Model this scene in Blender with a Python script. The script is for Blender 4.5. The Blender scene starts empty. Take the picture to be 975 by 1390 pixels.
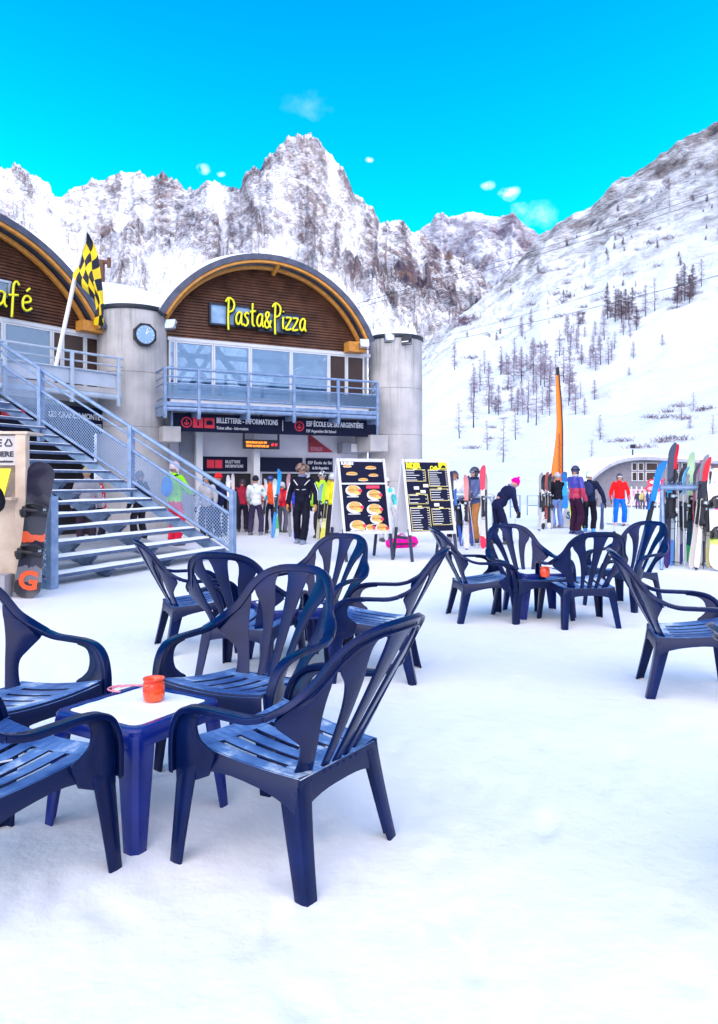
import bpy, bmesh, math, random
from mathutils import Vector, Matrix, Euler, noise
R = math.radians
F_PX, CX, HZ, CAM_H = 1010.0, 487.5, 651.0, 1.4
scene = bpy.context.scene
COL = scene.collection
TMP = bpy.data.scenes.new('workbench')
def tmp_dg():
    with bpy.context.temp_override(scene=TMP, view_layer=TMP.view_layers[0]): return bpy.context.evaluated_depsgraph_get()

# ------------------------------------------------------------------ materials
def mat(name, color, rough=.6, metal=0.0, var=.12, vscale=3.0, bump=0.0, bscale=30.0, spec=.5, coat=0.0, emis=None, estr=0.0,
        color2=None, contrast=(.35, .65), trans=0.0):
    m = bpy.data.materials.new(name); m.use_nodes = True
    nt = m.node_tree; N = nt.nodes; L = nt.links
    b = N['Principled BSDF']
    b.inputs['Roughness'].default_value = rough
    b.inputs['Metallic'].default_value = metal
    b.inputs['Specular IOR Level'].default_value = spec
    b.inputs['Coat Weight'].default_value = coat
    b.inputs['Transmission Weight'].default_value = trans
    tc = N.new('ShaderNodeTexCoord')
    nz = N.new('ShaderNodeTexNoise'); nz.inputs['Scale'].default_value = vscale; nz.inputs['Detail'].default_value = 6
    L.new(tc.outputs['Object'], nz.inputs['Vector'])
    cr = N.new('ShaderNodeValToRGB')
    cr.color_ramp.elements[0].position, cr.color_ramp.elements[1].position = contrast
    c1 = tuple(max(0, c*(1-var)) for c in color); c2 = tuple(min(1, c*(1+var)) for c in color)
    if color2: c1, c2 = color, color2
    cr.color_ramp.elements[0].color = (*c1, 1); cr.color_ramp.elements[1].color = (*c2, 1)
    L.new(nz.outputs['Fac'], cr.inputs['Fac']); L.new(cr.outputs['Color'], b.inputs['Base Color'])
    if bump:
        n2 = N.new('ShaderNodeTexNoise'); n2.inputs['Scale'].default_value = bscale; n2.inputs['Detail'].default_value = 5
        L.new(tc.outputs['Object'], n2.inputs['Vector'])
        bp = N.new('ShaderNodeBump'); bp.inputs['Strength'].default_value = bump; bp.inputs['Distance'].default_value = .02
        L.new(n2.outputs['Fac'], bp.inputs['Height']); L.new(bp.outputs['Normal'], b.inputs['Normal'])
    if emis:
        b.inputs['Emission Color'].default_value = (*emis, 1); b.inputs['Emission Strength'].default_value = estr
    return m
_mc = {}
def cm(color, rough=.6, kind='cloth', **k):
    key = (tuple(round(c, 3) for c in color), rough, kind)
    if key not in _mc:
        if kind == 'cloth': _mc[key] = mat('fabric', color, max(rough, .8), spec=.12, var=.18, vscale=6, bump=.35, bscale=22, **k)
        else: _mc[key] = mat(kind, color, rough, var=.06, vscale=8, **k)
    return _mc[key]

# ------------------------------------------------------------------ mesh builder
class MB:
    def __init__(s): s.v = []; s.f = []; s.m = []; s.uv = None
    def add(s, vs, fs, mi=0):
        o = len(s.v); s.v += [tuple(p) for p in vs]; s.f += [tuple(i+o for i in f) for f in fs]; s.m += [mi]*len(fs); return s
    def box(s, c, d, rot=None, mi=0):
        x, y, z = d[0]/2, d[1]/2, d[2]/2
        P = [Vector(p) for p in ((-x,-y,-z),(x,-y,-z),(x,y,-z),(-x,y,-z),(-x,-y,z),(x,-y,z),(x,y,z),(-x,y,z))]
        if rot is not None:
            M = rot if isinstance(rot, Matrix) else Euler(rot).to_matrix()
            P = [M @ p for p in P]
        return s.add([p+Vector(c) for p in P], [(0,3,2,1),(4,5,6,7),(0,1,5,4),(1,2,6,5),(2,3,7,6),(3,0,4,7)], mi)
    def bar(s, a, b, w, h, up=(0,0,1), mi=0):
        a, b = Vector(a), Vector(b); t = (b-a).normalized(); u = Vector(up)
        x = t.cross(u)
        if x.length < 1e-4: x = t.cross(Vector((1,0,0)))
        x.normalize(); u = x.cross(t)
        P = [p + x*i*w/2 + u*j*h/2 for p in (a, b) for i, j in ((-1,-1),(1,-1),(1,1),(-1,1))]
        return s.add(P, [(0,1,2,3),(7,6,5,4),(0,4,5,1),(1,5,6,2),(2,6,7,3),(3,7,4,0)], mi)
    def tube(s, pts, r, n=8, caps=True, mi=0, flat=1.0):
        pts = [Vector(p) for p in pts]; k = len(pts)
        rs = r if isinstance(r, (list, tuple)) else [r]*k
        vs, fs = [], []
        ref = None
        for i, p in enumerate(pts):
            t = (pts[min(i+1,k-1)]-pts[max(i-1,0)])
            if t.length < 1e-9: t = Vector((0,0,1))
            t.normalize()
            if ref is None:
                ref = t.orthogonal().normalized()
            ref = (ref - t*ref.dot(t))
            if ref.length < 1e-6: ref = t.orthogonal()
            ref.normalize(); q = t.cross(ref)
            for j in range(n):
                a = 2*math.pi*j/n
                vs.append(p + ref*math.cos(a)*rs[i] + q*math.sin(a)*rs[i]*flat)
        for i in range(k-1):
            for j in range(n):
                fs.append((i*n+j, i*n+(j+1)%n, (i+1)*n+(j+1)%n, (i+1)*n+j))
        if caps: fs += [tuple(range(n))[::-1], tuple(range((k-1)*n, k*n))]
        return s.add(vs, fs, mi)
    def ell(s, c, r, n=14, m=9, rot=None, mi=0):
        vs, fs = [], []
        M = Euler(rot).to_matrix() if rot is not None else None
        for i in range(1, m):
            th = math.pi*i/m
            for j in range(n):
                a = 2*math.pi*j/n
                p = Vector((r[0]*math.sin(th)*math.cos(a), r[1]*math.sin(th)*math.sin(a), r[2]*math.cos(th)))
                vs.append((M@p if M else p)+Vector(c))
        t = Vector((0,0,r[2])); t = M@t if M else t
        vs += [Vector(c)+t, Vector(c)-t]; T = (m-1)*n
        for i in range(m-2):
            for j in range(n): fs.append((i*n+j, (i+1)*n+j, (i+1)*n+(j+1)%n, i*n+(j+1)%n))
        for j in range(n):
            fs.append((T, j, (j+1)%n)); fs.append((T+1, (m-2)*n+(j+1)%n, (m-2)*n+j))
        return s.add(vs, fs, mi)
    def prism(s, poly, fn, depth, mi=0):
        """poly: 2D points; fn(u,v,w)->world, w in {0,depth}"""
        n = len(poly)
        vs = [fn(u, v, 0) for u, v in poly] + [fn(u, v, depth) for u, v in poly]
        fs = [tuple(range(n)), tuple(range(n, 2*n))[::-1]]
        fs += [(i, i+n, (i+1)%n+n, (i+1)%n) for i in range(n)]
        return s.add(vs, fs, mi)
    def strip(s, ina, outa, nrm, th, mi=0):
        """two 3D edge lists, solid of thickness th along nrm(list)"""
        k = len(ina); vs = []
        for i in range(k):
            n = Vector(nrm[i])*th/2; a, b = Vector(ina[i]), Vector(outa[i])
            vs += [a+n, b+n, b-n, a-n]
        fs = []
        for i in range(k-1):
            for j in range(4): fs.append((4*i+j, 4*i+(j+1)%4, 4*i+4+(j+1)%4, 4*i+4+j))
        fs += [(3,2,1,0), (4*k-4,4*k-3,4*k-2,4*k-1)]
        return s.add(vs, fs, mi)
    def build(s, name, mats, parent=None, smooth=False, bevel=0, loc=None, rot=None, fixn=True, subd=0, remesh=0, smoothit=0, wn=False):
        me = bpy.data.meshes.new(name); me.from_pydata(s.v, [], s.f)
        for mm in (mats if isinstance(mats, (list, tuple)) else [mats]): me.materials.append(mm)
        for p, mi in zip(me.polygons, s.m): p.material_index = mi
        if fixn:
            bm = bmesh.new(); bm.from_mesh(me); bmesh.ops.recalc_face_normals(bm, faces=bm.faces); bm.to_mesh(me); bm.free()
        me.update()
        o = bpy.data.objects.new(name, me)
        if not (bevel or remesh or subd): COL.objects.link(o)
        else:
            TMP.collection.objects.link(o)
            if remesh:
                md = o.modifiers.new('r', 'REMESH'); md.mode = 'VOXEL'; md.voxel_size = remesh; md.use_smooth_shade = True
                if smoothit:
                    md = o.modifiers.new('s', 'SMOOTH'); md.factor = .6; md.iterations = smoothit
            if bevel:
                md = o.modifiers.new('b', 'BEVEL'); md.width = bevel; md.segments = 2; md.limit_method = 'ANGLE'; md.angle_limit = R(40)
            if subd:
                md = o.modifiers.new('d', 'SUBSURF'); md.levels = subd
            dg = tmp_dg(); ne = bpy.data.meshes.new_from_object(o.evaluated_get(dg), depsgraph=dg)
            TMP.collection.objects.unlink(o); COL.objects.link(o); o.modifiers.clear(); o.data = ne; me = ne; me.name = name
            if remesh:
                me.materials.clear()
                for mm in (mats if isinstance(mats, (list, tuple)) else [mats]): me.materials.append(mm)
                for p in me.polygons: p.material_index = 0
        if smooth or remesh:
            me.polygons.foreach_set('use_smooth', [True]*len(me.polygons)); 
            if smooth == 'auto' or (bevel and smooth):
                try: me.set_sharp_from_angle(angle=R(35))
                except Exception: pass
        me.update()
        if parent: o.parent = parent
        if loc is not None: o.location = loc
        if rot is not None: o.rotation_euler = rot
        return o

def tag(o, label=None, cat=None, group=None, kind=None):
    if label: o['label'] = label
    if cat: o['category'] = cat
    if group: o['group'] = group
    if kind: o['kind'] = kind
    return o
def empty(name, loc=(0,0,0), rz=0, label=None, cat=None, group=None):
    o = bpy.data.objects.new(name, None); COL.objects.link(o); o.location = loc; o.rotation_euler = (0,0,rz); o.empty_display_size = .1
    return tag(o, label, cat, group)
_kids = {}
def kids(o):
    if o.name not in _kids: _kids[o.name] = [c for c in bpy.data.objects if c.parent == o]
    return _kids[o.name]
def copy_tree(o, parent=None):
    c = o.copy(); COL.objects.link(c); c.parent = parent
    for ch in kids(o): copy_tree(ch, c)
    return c
def smooth_path(P, n=6):
    P = [Vector(p) for p in P]; out = []
    for i in range(len(P)-1):
        p0 = P[max(i-1,0)]; p1 = P[i]; p2 = P[i+1]; p3 = P[min(i+2, len(P)-1)]
        for k in range(n):
            t = k/n
            out.append(.5*((2*p1)+(-p0+p2)*t+(2*p0-5*p1+4*p2-p3)*t*t+(-p0+3*p1-3*p2+p3)*t**3))
    out.append(P[-1]); return out
def text_mesh(body, size, extrude=.004, align='LEFT', bold=0.0, spacing=1.0):
    cu = bpy.data.curves.new('t', 'FONT'); cu.body = body; cu.size = size; cu.extrude = extrude; cu.offset = bold
    cu.align_x = align; cu.align_y = 'CENTER'; cu.space_character = spacing; cu.resolution_u = 3
    o = bpy.data.objects.new('t', cu); TMP.collection.objects.link(o)
    dg = tmp_dg()
    me = bpy.data.meshes.new_from_object(o.evaluated_get(dg), depsgraph=dg)
    bpy.data.objects.remove(o); return me
def put_text(body, size, origin, ux, uy, material, parent, name='lettering', width=None, **k):
    """text laid on plane with axes ux, uy (3D unit vectors) centred vertically on origin; scaled to width when given"""
    me = text_mesh(body, size, **k)
    me.materials.clear(); me.materials.append(material)
    xs = [v.co.x for v in me.vertices]
    sx = width/(max(xs)-min(xs)) if width else 1
    ux, uy = Vector(ux).normalized(), Vector(uy).normalized(); un = ux.cross(uy)
    for v in me.vertices:
        c = v.co.copy(); v.co = Vector(origin)+ux*c.x*sx+uy*c.y+un*c.z
    for p in me.polygons: p.material_index = 0
    o = bpy.data.objects.new(name, me); COL.objects.link(o)
    if parent:
        o.parent = parent; o.matrix_parent_inverse = (Matrix.Translation(parent.location) @ parent.rotation_euler.to_matrix().to_4x4()).inverted()
    return o
def under(o, parent):
    """parent o (built in world coordinates) to an empty, keeping it where it is"""
    o.parent = parent
    o.matrix_parent_inverse = (Matrix.Translation(parent.location) @ parent.rotation_euler.to_matrix().to_4x4()).inverted()
    return o

def gz(X, Y):
    d = math.hypot(X, Y)
    return -.022*max(0, d-24) if d < 90 else -.022*66
def gnd(x, y):
    """world point of the snow under photo pixel (x, y)"""
    Y = CAM_H*F_PX/(y-HZ)
    for _ in range(12):
        X = (x-CX)/F_PX*Y; Y = (CAM_H-gz(X, Y))*F_PX/(y-HZ)
    return Vector(((x-CX)/F_PX*Y, Y, gz(X, Y)))
def pix(x, y, Y): return Vector(((x-CX)/F_PX*Y, Y, CAM_H-(y-HZ)/F_PX*Y))

# ------------------------------------------------------------------ common materials
M = {}
M['plastic'] = mat('navy_plastic', (.0015,.008,.055), .22, var=.3, vscale=5, bump=.04, bscale=60, spec=.20)
M['blue_plastic'] = mat('blue_table_plastic', (.003,.014,.16), .25, var=.15, vscale=4, bump=.04, bscale=40, spec=.4)
M['frost'] = mat('frosted_plastic', (.06,.16,.36), .6, color2=(.75,.82,.9), contrast=(.38,.62), vscale=9, bump=.3, bscale=60)
M['red_glass'] = mat('red_candle_glass', (.75,.03,.01), .12, var=.1, coat=.4, color2=(.95,.10,.01), vscale=10)
M['concrete'] = mat('concrete', (.36,.35,.36), .85, color2=(.54,.52,.52), vscale=1.6, bump=.3, bscale=14, contrast=(.3,.7))
M['concrete_dark'] = mat('stained_concrete', (.10,.15,.14), .85, color2=(.26,.26,.25), vscale=2, bump=.2, bscale=14)
M['steel'] = mat('galvanised_steel', (.16,.25,.42), .42, metal=.35, color2=(.26,.36,.54), vscale=7, bump=.1, bscale=40)
M['steel_light'] = mat('pale_steel', (.42,.50,.60), .4, metal=.3, color2=(.52,.60,.70), vscale=6, bump=.08)
M['steel_dark'] = mat('dark_steel', (.025,.03,.045), .5, metal=.4, var=.2)
M['roof_metal'] = mat('roof_edge_metal', (.06,.07,.11), .45, metal=.3, color2=(.10,.11,.16), vscale=5, bump=.1)
M['glulam'] = mat('orange_glulam', (.50,.20,.03), .5, color2=(.62,.28,.05), vscale=8, bump=.1, bscale=30)
M['white_paint'] = mat('white_paint', (.72,.72,.74), .5, var=.05, vscale=2, bump=.05)
M['lilac_wall'] = mat('pale_wall', (.62,.60,.68), .6, color2=(.72,.70,.76), vscale=1.5, bump=.05)
M['frame_white'] = mat('window_frame', (.6,.62,.66), .4, var=.05)
M['black'] = mat('black_plastic', (.012,.012,.018), .4, var=.3)
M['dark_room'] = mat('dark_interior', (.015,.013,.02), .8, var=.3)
M['sign_navy'] = mat('navy_sign', (.006,.008,.032), .5, spec=.15, var=.1, vscale=1.0)
M['sign_white'] = mat('white_lettering', (.8,.8,.82), .5, var=.02)
M['sign_red'] = mat('red_pictogram', (.75,.02,.05), .45, var=.05)
M['yellow'] = mat('yellow_lettering', (.85,.80,.01), .4, var=.04)
M['yellow_cloth'] = mat('yellow_flag_cloth', (.85,.62,.01), .7, var=.06)
M['letter_back_black'] = mat('letter_edge', (.01,.012,.02), .5)  # black backing strokes behind the yellow letters
M['wood_pale'] = mat('pale_spruce', (.50,.38,.29), .7, color2=(.62,.50,.40), vscale=5, bump=.15, bscale=25)
M['wood_frame'] = mat('white_painted_wood', (.62,.63,.68), .55, var=.05, bump=.1, bscale=40)
M['easel_leg'] = mat('dark_easel_wood', (.02,.025,.06), .5, var=.2, bump=.1)
M['skin'] = mat('skin', (.52,.27,.19), .5, var=.08)
M['snow_cap'] = mat('settled_snow', (.82,.85,.88), .7, var=.03, vscale=2, bump=.4, bscale=8)

def glass_mat(name, tint, rough=.04, addr=.30):
    m = bpy.data.materials.new(name); m.use_nodes = True
    N = m.node_tree.nodes; L = m.node_tree.links; b = N['Principled BSDF']
    N.remove(b); b = N.new('ShaderNodeBsdfGlossy'); b.inputs['Color'].default_value = (*tint, 1); b.inputs['Roughness'].default_value = rough
    tr = N.new('ShaderNodeBsdfTransparent'); tr.inputs[0].default_value = (.75,.85,.9,1)
    fr = N.new('ShaderNodeFresnel'); fr.inputs[0].default_value = 2.2
    nz = N.new('ShaderNodeTexNoise'); nz.inputs['Scale'].default_value = .7
    tc = N.new('ShaderNodeTexCoord'); L.new(tc.outputs['Object'], nz.inputs['Vector'])
    bp = N.new('ShaderNodeBump'); bp.inputs['Strength'].default_value = .12; bp.inputs['Distance'].default_value = .1
    L.new(nz.outputs['Fac'], bp.inputs['Height']); L.new(bp.outputs['Normal'], b.inputs['Normal'])
    ad = N.new('ShaderNodeMath'); ad.operation = 'ADD'; ad.use_clamp = True; ad.inputs[1].default_value = addr
    mx = N.new('ShaderNodeMixShader'); L.new(fr.outputs[0], ad.inputs[0]); L.new(ad.outputs[0], mx.inputs[0])
    L.new(tr.outputs[0], mx.inputs[1]); L.new(b.outputs[0], mx.inputs[2])
    L.new(mx.outputs[0], N['Material Output'].inputs[0])
    return m
M['glass'] = glass_mat('window_glass', (.62,.78,.95))
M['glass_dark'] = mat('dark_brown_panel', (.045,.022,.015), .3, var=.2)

# perforated steel sheet (real see-through holes)
def perf_mat():
    m = bpy.data.materials.new('perforated_steel'); m.use_nodes = True
    N = m.node_tree.nodes; L = m.node_tree.links; b = N['Principled BSDF']
    b.inputs['Base Color'].default_value = (.20,.30,.48,1); b.inputs['Metallic'].default_value = .35; b.inputs['Roughness'].default_value = .45
    tc = N.new('ShaderNodeTexCoord'); vo = N.new('ShaderNodeTexVoronoi'); vo.inputs['Scale'].default_value = 1.0; vo.inputs['Randomness'].default_value = 0.0
    vo.voronoi_dimensions = '2D'
    mp = N.new('ShaderNodeMapping'); mp.inputs['Scale'].default_value = (22, 22, 22); mp.inputs['Rotation'].default_value = (0, 0, R(45))
    L.new(tc.outputs['UV'], mp.inputs[0]); L.new(mp.outputs[0], vo.inputs['Vector'])
    gt = N.new('ShaderNodeMath'); gt.operation = 'LESS_THAN'; gt.inputs[1].default_value = .40
    L.new(vo.outputs['Distance'], gt.inputs[0])
    tr = N.new('ShaderNodeBsdfTransparent'); mx = N.new('ShaderNodeMixShader')
    L.new(gt.outputs[0], mx.inputs[0]); L.new(b.outputs[0], mx.inputs[1]); L.new(tr.outputs[0], mx.inputs[2])
    L.new(mx.outputs[0], N['Material Output'].inputs[0]); return m
M['perf'] = perf_mat()

# ------------------------------------------------------------------ snow and terrain
def snow_mat(near=True):
    m = bpy.data.materials.new('snow'); m.use_nodes = True
    N = m.node_tree.nodes; L = m.node_tree.links; b = N['Principled BSDF']
    b.inputs['Roughness'].default_value = .55; b.inputs['Specular IOR Level'].default_value = .25
    tc = N.new('ShaderNodeTexCoord')
    n1 = N.new('ShaderNodeTexNoise'); n1.inputs['Scale'].default_value = .55; n1.inputs['Detail'].default_value = 8
    cr = N.new('ShaderNodeValToRGB'); cr.color_ramp.elements[0].position = .3; cr.color_ramp.elements[1].position = .7
    cr.color_ramp.elements[0].color = (.78,.80,.85,1); cr.color_ramp.elements[1].color = (.87,.87,.88,1)
    L.new(tc.outputs['Object'], n1.inputs['Vector']); L.new(n1.outputs['Fac'], cr.inputs[0]); L.new(cr.outputs[0], b.inputs['Base Color'])
    n2 = N.new('ShaderNodeTexNoise'); n2.inputs['Scale'].default_value = 9; n2.inputs['Detail'].default_value = 9; n2.inputs['Roughness'].default_value = .62
    n3 = N.new('ShaderNodeTexMusgrave') if hasattr(bpy.types, 'ShaderNodeTexMusgrave') else N.new('ShaderNodeTexVoronoi')
    n3.inputs['Scale'].default_value = 3.2
    L.new(tc.outputs['Object'], n2.inputs['Vector']); L.new(tc.outputs['Object'], n3.inputs['Vector'])
    mm = N.new('ShaderNodeMath'); mm.operation = 'MULTIPLY_ADD'; mm.inputs[1].default_value = .35
    L.new(n3.outputs[0], mm.inputs[0]); L.new(n2.outputs['Fac'], mm.inputs[2])
    bp = N.new('ShaderNodeBump'); bp.inputs['Strength'].default_value = .30; bp.inputs['Distance'].default_value = .028
    L.new(mm.outputs[0], bp.inputs['Height']); L.new(bp.outputs['Normal'], b.inputs['Normal'])
    return m
M['snow'] = snow_mat()

def mountain_mat(name, scale, rock1, rock2, slope_lo, slope_hi, nscale, bscale, bdist, snowc=(.84,.86,.9), streak=1.0, zt=0.0, bs=1.0, nk=.9, xk=0.0, n3k=.5, low=0.0):
    """snow on gentle faces, rock on steep ones, with a broken edge"""
    m = bpy.data.materials.new(name); m.use_nodes = True
    N = m.node_tree.nodes; L = m.node_tree.links; b = N['Principled BSDF']
    b.inputs['Roughness'].default_value = .8; b.inputs['Specular IOR Level'].default_value = .15
    tc = N.new('ShaderNodeTexCoord'); ge = N.new('ShaderNodeNewGeometry')
    n1 = N.new('ShaderNodeTexNoise'); n1.inputs['Scale'].default_value = nscale; n1.inputs['Detail'].default_value = 12; n1.inputs['Roughness'].default_value = .68
    n2 = N.new('ShaderNodeTexNoise'); n2.inputs['Scale'].default_value = bscale; n2.inputs['Detail'].default_value = 12; n2.inputs['Roughness'].default_value = .7
    n3 = N.new('ShaderNodeTexNoise'); n3.inputs['Scale'].default_value = nscale*.35; n3.inputs['Detail'].default_value = 4
    mp = N.new('ShaderNodeMapping'); mp.inputs['Scale'].default_value = (1,1,streak)
    L.new(tc.outputs['Object'], mp.inputs[0])
    for n in (n1, n2): L.new(mp.outputs[0], n.inputs['Vector'])
    L.new(tc.outputs['Object'], n3.inputs['Vector'])
    bp = N.new('ShaderNodeBump'); bp.inputs['Strength'].default_value = bs; bp.inputs['Distance'].default_value = bdist
    L.new(n2.outputs['Fac'], bp.inputs['Height'])
    sx = N.new('ShaderNodeSeparateXYZ'); L.new(bp.outputs['Normal'], sx.inputs[0])
    # value = nz + (noise-.5)*k
    a = N.new('ShaderNodeMath'); a.operation = 'MULTIPLY_ADD'; a.inputs[1].default_value = nk; L.new(n1.outputs['Fac'], a.inputs[0]); L.new(sx.outputs['Z'], a.inputs[2])
    a2 = N.new('ShaderNodeMath'); a2.operation = 'MULTIPLY_ADD'; a2.inputs[1].default_value = n3k; L.new(n3.outputs['Fac'], a2.inputs[0]); L.new(a.outputs[0], a2.inputs[2])
    mr = N.new('ShaderNodeMapRange'); mr.inputs[1].default_value = slope_lo; mr.inputs[2].default_value = slope_hi
    sp = N.new('ShaderNodeSeparateXYZ'); L.new(ge.outputs['Position'], sp.inputs[0])
    a3 = N.new('ShaderNodeMath'); a3.operation = 'MULTIPLY_ADD'; a3.inputs[1].default_value = -zt; L.new(sp.outputs['Z'], a3.inputs[0]); L.new(a2.outputs[0], a3.inputs[2])
    a4 = N.new('ShaderNodeMath'); a4.operation = 'MULTIPLY_ADD'; a4.inputs[1].default_value = -xk; L.new(sp.outputs['X'], a4.inputs[0]); L.new(a3.outputs[0], a4.inputs[2])
    if low:
        ml = N.new('ShaderNodeMapRange'); ml.inputs[1].default_value = 340; ml.inputs[2].default_value = 200; ml.inputs[4].default_value = .42; L.new(sp.outputs['Z'], ml.inputs[0])
        a5 = N.new('ShaderNodeMath'); a5.operation = 'ADD'; L.new(a4.outputs[0], a5.inputs[0]); L.new(ml.outputs[0], a5.inputs[1]); a4 = a5
    if low:
        atn = N.new('ShaderNodeAttribute'); atn.attribute_name = 'gully'; mg = N.new('ShaderNodeMapRange'); mg.inputs[1].default_value = .0; mg.inputs[2].default_value = 1.5; mg.inputs[3].default_value = .36; mg.inputs[4].default_value = -.20
        L.new(atn.outputs['Fac'], mg.inputs[0]); a6 = N.new('ShaderNodeMath'); a6.operation = 'ADD'; L.new(a4.outputs[0], a6.inputs[0]); L.new(mg.outputs[0], a6.inputs[1]); a4 = a6
    L.new(a4.outputs[0], mr.inputs[0])
    cr = N.new('ShaderNodeValToRGB'); cr.color_ramp.elements[0].color = (*rock1,1); cr.color_ramp.elements[1].color = (*rock2,1)
    cr.color_ramp.elements[0].position = .4; cr.color_ramp.elements[1].position = .6
    L.new(n2.outputs['Fac'], cr.inputs[0])
    mx = N.new('ShaderNodeMixRGB'); L.new(mr.outputs[0], mx.inputs[0]); L.new(cr.outputs[0], mx.inputs[1]); mx.inputs[2].default_value = (*snowc,1)
    L.new(mx.outputs[0], b.inputs['Base Color']); L.new(bp.outputs['Normal'], b.inputs['Normal'])
    return m

def interp(tab, x):
    if x <= tab[0][0]: return tab[0][1]
    for (a, b), (c, d) in zip(tab, tab[1:]):
        if x <= c: return b+(d-b)*(x-a)/(c-a)
    return tab[-1][1]
def px2tab(pts, extra_lo=(), extra_hi=()):
    t = []
    for x, y in pts:
        az = math.atan((x-CX)/F_PX); t.append((math.degrees(az), (HZ-y)/F_PX*math.cos(az)))
    return list(extra_lo)+t+list(extra_hi)

def fbm(x, y, s, H=1.0, oct=6): return noise.fractal(Vector((x*s, y*s, 3.7)), H, 2.0, oct)
def ridged(x, y, s, oct=7, z=1.3): return noise.ridged_multi_fractal(Vector((x*s, y*s, z)), .95, 2.1, oct, 1.0, 2.0)

# --- right-hand slope: rises from the plaza edge to a ridge that also stands outside the frame, between the village and the sun
HILL = px2tab([(420,600),(500,540),(560,486),(590,452),(620,425),(660,392),(690,370),(715,345),(735,322),(770,302),(800,288),(830,262),(870,238),(910,208),(940,190),(975,168)],
              extra_hi=[(29,.52),(34,.66),(42,.76),(55,.80),(75,.80),(95,.80),(115,.76),(135,.62),(155,.42),(175,.22),(190,.1)])
HR0, HR1 = 82.0, 430.0
def hill_r(az): return HR1 + 60*math.sin(az*.06) + 90*max(0, (20-az)/20)
def hill_z(az, r):
    if az < -2: return gz(r*math.sin(R(az)), r*math.cos(R(az)))-.3
    ra = hill_r(az); t = interp(HILL, az); X = r*math.sin(R(az)); Y = r*math.cos(R(az))
    zr = t*ra + CAM_H
    v = (r-HR0)/(ra-HR0)
    if v < 0: return gz(X, Y)
    if v <= 1: base = zr*(.80*v**1.25 + .20*v**3)
    else: base = zr*(1-.9*(v-1))
    e = min(1, v*5)
    zz = gz(X, Y)*(1-min(1, v*8)) + base
    up = max(0, min(1, (v-.5)*2.4))
    zz += e*(fbm(X, Y, .012)*5.0 + fbm(X+50, Y, .05)*1.0)
    zz += up*(ridged(X, Y, .03)*4.5 - 5.0)*min(1, abs(t)*3) + up*fbm(X, Y, .13, .8)*1.6
    return zz
def build_polar(name, azs, rs_fn, zfn, material, nj, attr=None):
    mb = MB(); ni = len(azs)
    for az in azs:
        s, c = math.sin(R(az)), math.cos(R(az))
        for j in range(nj):
            r = rs_fn(az, j/(nj-1)); mb.v.append((r*s, r*c, zfn(az, r)))
    for i in range(ni-1):
        for j in range(nj-1):
            a = i*nj+j; mb.f.append((a, a+nj, a+nj+1, a+1)); mb.m.append(0)
    o = mb.build(name, material, smooth=True, fixn=False)
    if attr:
        at = o.data.attributes.new('gully', 'FLOAT', 'POINT'); vals = []
        for az in azs:
            for j in range(nj): r = rs_fn(az, j/(nj-1)); vals.append(attr(az, r))
        at.data.foreach_set('value', vals)
    return tag(o, kind='structure')
azs = [-6+i*.11 for i in range(int(36/.11))] + [30+i*1.6 for i in range(int(162/1.6))]
M['hill'] = mountain_mat('hillside_snow_and_rock', 1, (.035,.03,.04), (.15,.12,.12), 1.12, 1.14, .045, .16, 1.8, snowc=(.72,.75,.81), streak=1.6, zt=.0026, bs=.8, nk=1.1)
build_polar('hillside', azs, lambda az, t: HR0-6+(hill_r(az)*1.5-HR0+6)*t, hill_z, M['hill'], 230)

# --- far sunlit range
PEAK = px2tab([(-120,262),(-60,240),(0,226),(20,224),(38,232),(52,238),(66,250),(80,264),(98,256),(120,245),(138,243),(150,238),(172,232),(186,227),(205,240),(222,238),(244,247),(262,258),(278,249),(292,241),(306,248),(318,254),(325,259),(333,238),(344,228),(352,232),(360,216),(371,209),(380,196),(392,184),(404,179),(418,184),(428,181),(438,193),(446,206),(457,216),(464,228),(474,240),(483,262),(494,268),(505,283),(515,296),(528,300),(541,294),(552,306),(566,312),(580,322),(598,338),(616,343),(632,352),(655,372),(680,398),(705,420),(760,455)],
              extra_lo=[(-75,.2),(-60,.33),(-45,.4),(-38,.38)])
def peak_r(az): return 1500+120*math.sin(az*.25)
PR0 = 520.0
def gully(az, r, k=1.0):
    q = noise.noise(Vector((az*.5*k, r*.004, 8)))*1.6
    return ridged(az*.62*k+q*.5, r*.0016, 1.0, 4, 9.0)
def bowl(az, v):
    return sum(a*math.exp(-((az-ga)/wa)**2-((v-gv)/wv_)**2) for (ga, gv, wa, wv_, a) in ((-5.8,.72,1.5,.12,1),(-7.2,.60,1.3,.12,1),(-13.5,.70,2.4,.08,1),(-1.2,.50,1.3,.14,1),(-23,.72,2.4,.12,1),(4.5,.28,4.5,.22,1.1),(-.5,.84,.8,.08,.8)))
def peak_attr(az, r):
    v = (r-PR0)/(peak_r(az)-PR0); return gully(az, r)-1.9*bowl(az, v)
def peak_z(az, r):
    ra = peak_r(az); t = interp(PEAK, az); X, Y = r*math.sin(R(az)), r*math.cos(R(az))
    v = (r-PR0)/(ra-PR0)
    k = max(0, min(1, v))**7; t = t*k+(1-k)*sum(interp(PEAK, az+d) for d in (-7,-4,-2,0,2,4,7))/7
    zr = t*ra+CAM_H
    if v <= 1:
        vv = max(0, v); base = zr*(.42*vv**.8 + .58*vv**2.4) - 10
    else: base = zr*(1-1.1*(v-1))
    env = max(0, min(1, v*2.5))*(1-.90*max(0, min(1, (v-.62)/.36))**1.5)
    env *= 1-.94*min(1, bowl(az, v))
    q = Y*.35
    zz = base + env*((gully(az, r)-1.0)*30 + (ridged(X, q, .0065)-1.1)*46 + (ridged(X+300, Y, .019, z=5.1)-1.1)*17) + max(0,min(1,v*2))*(fbm(X, Y, .05, .7, 7)*9)
    return zz
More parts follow.
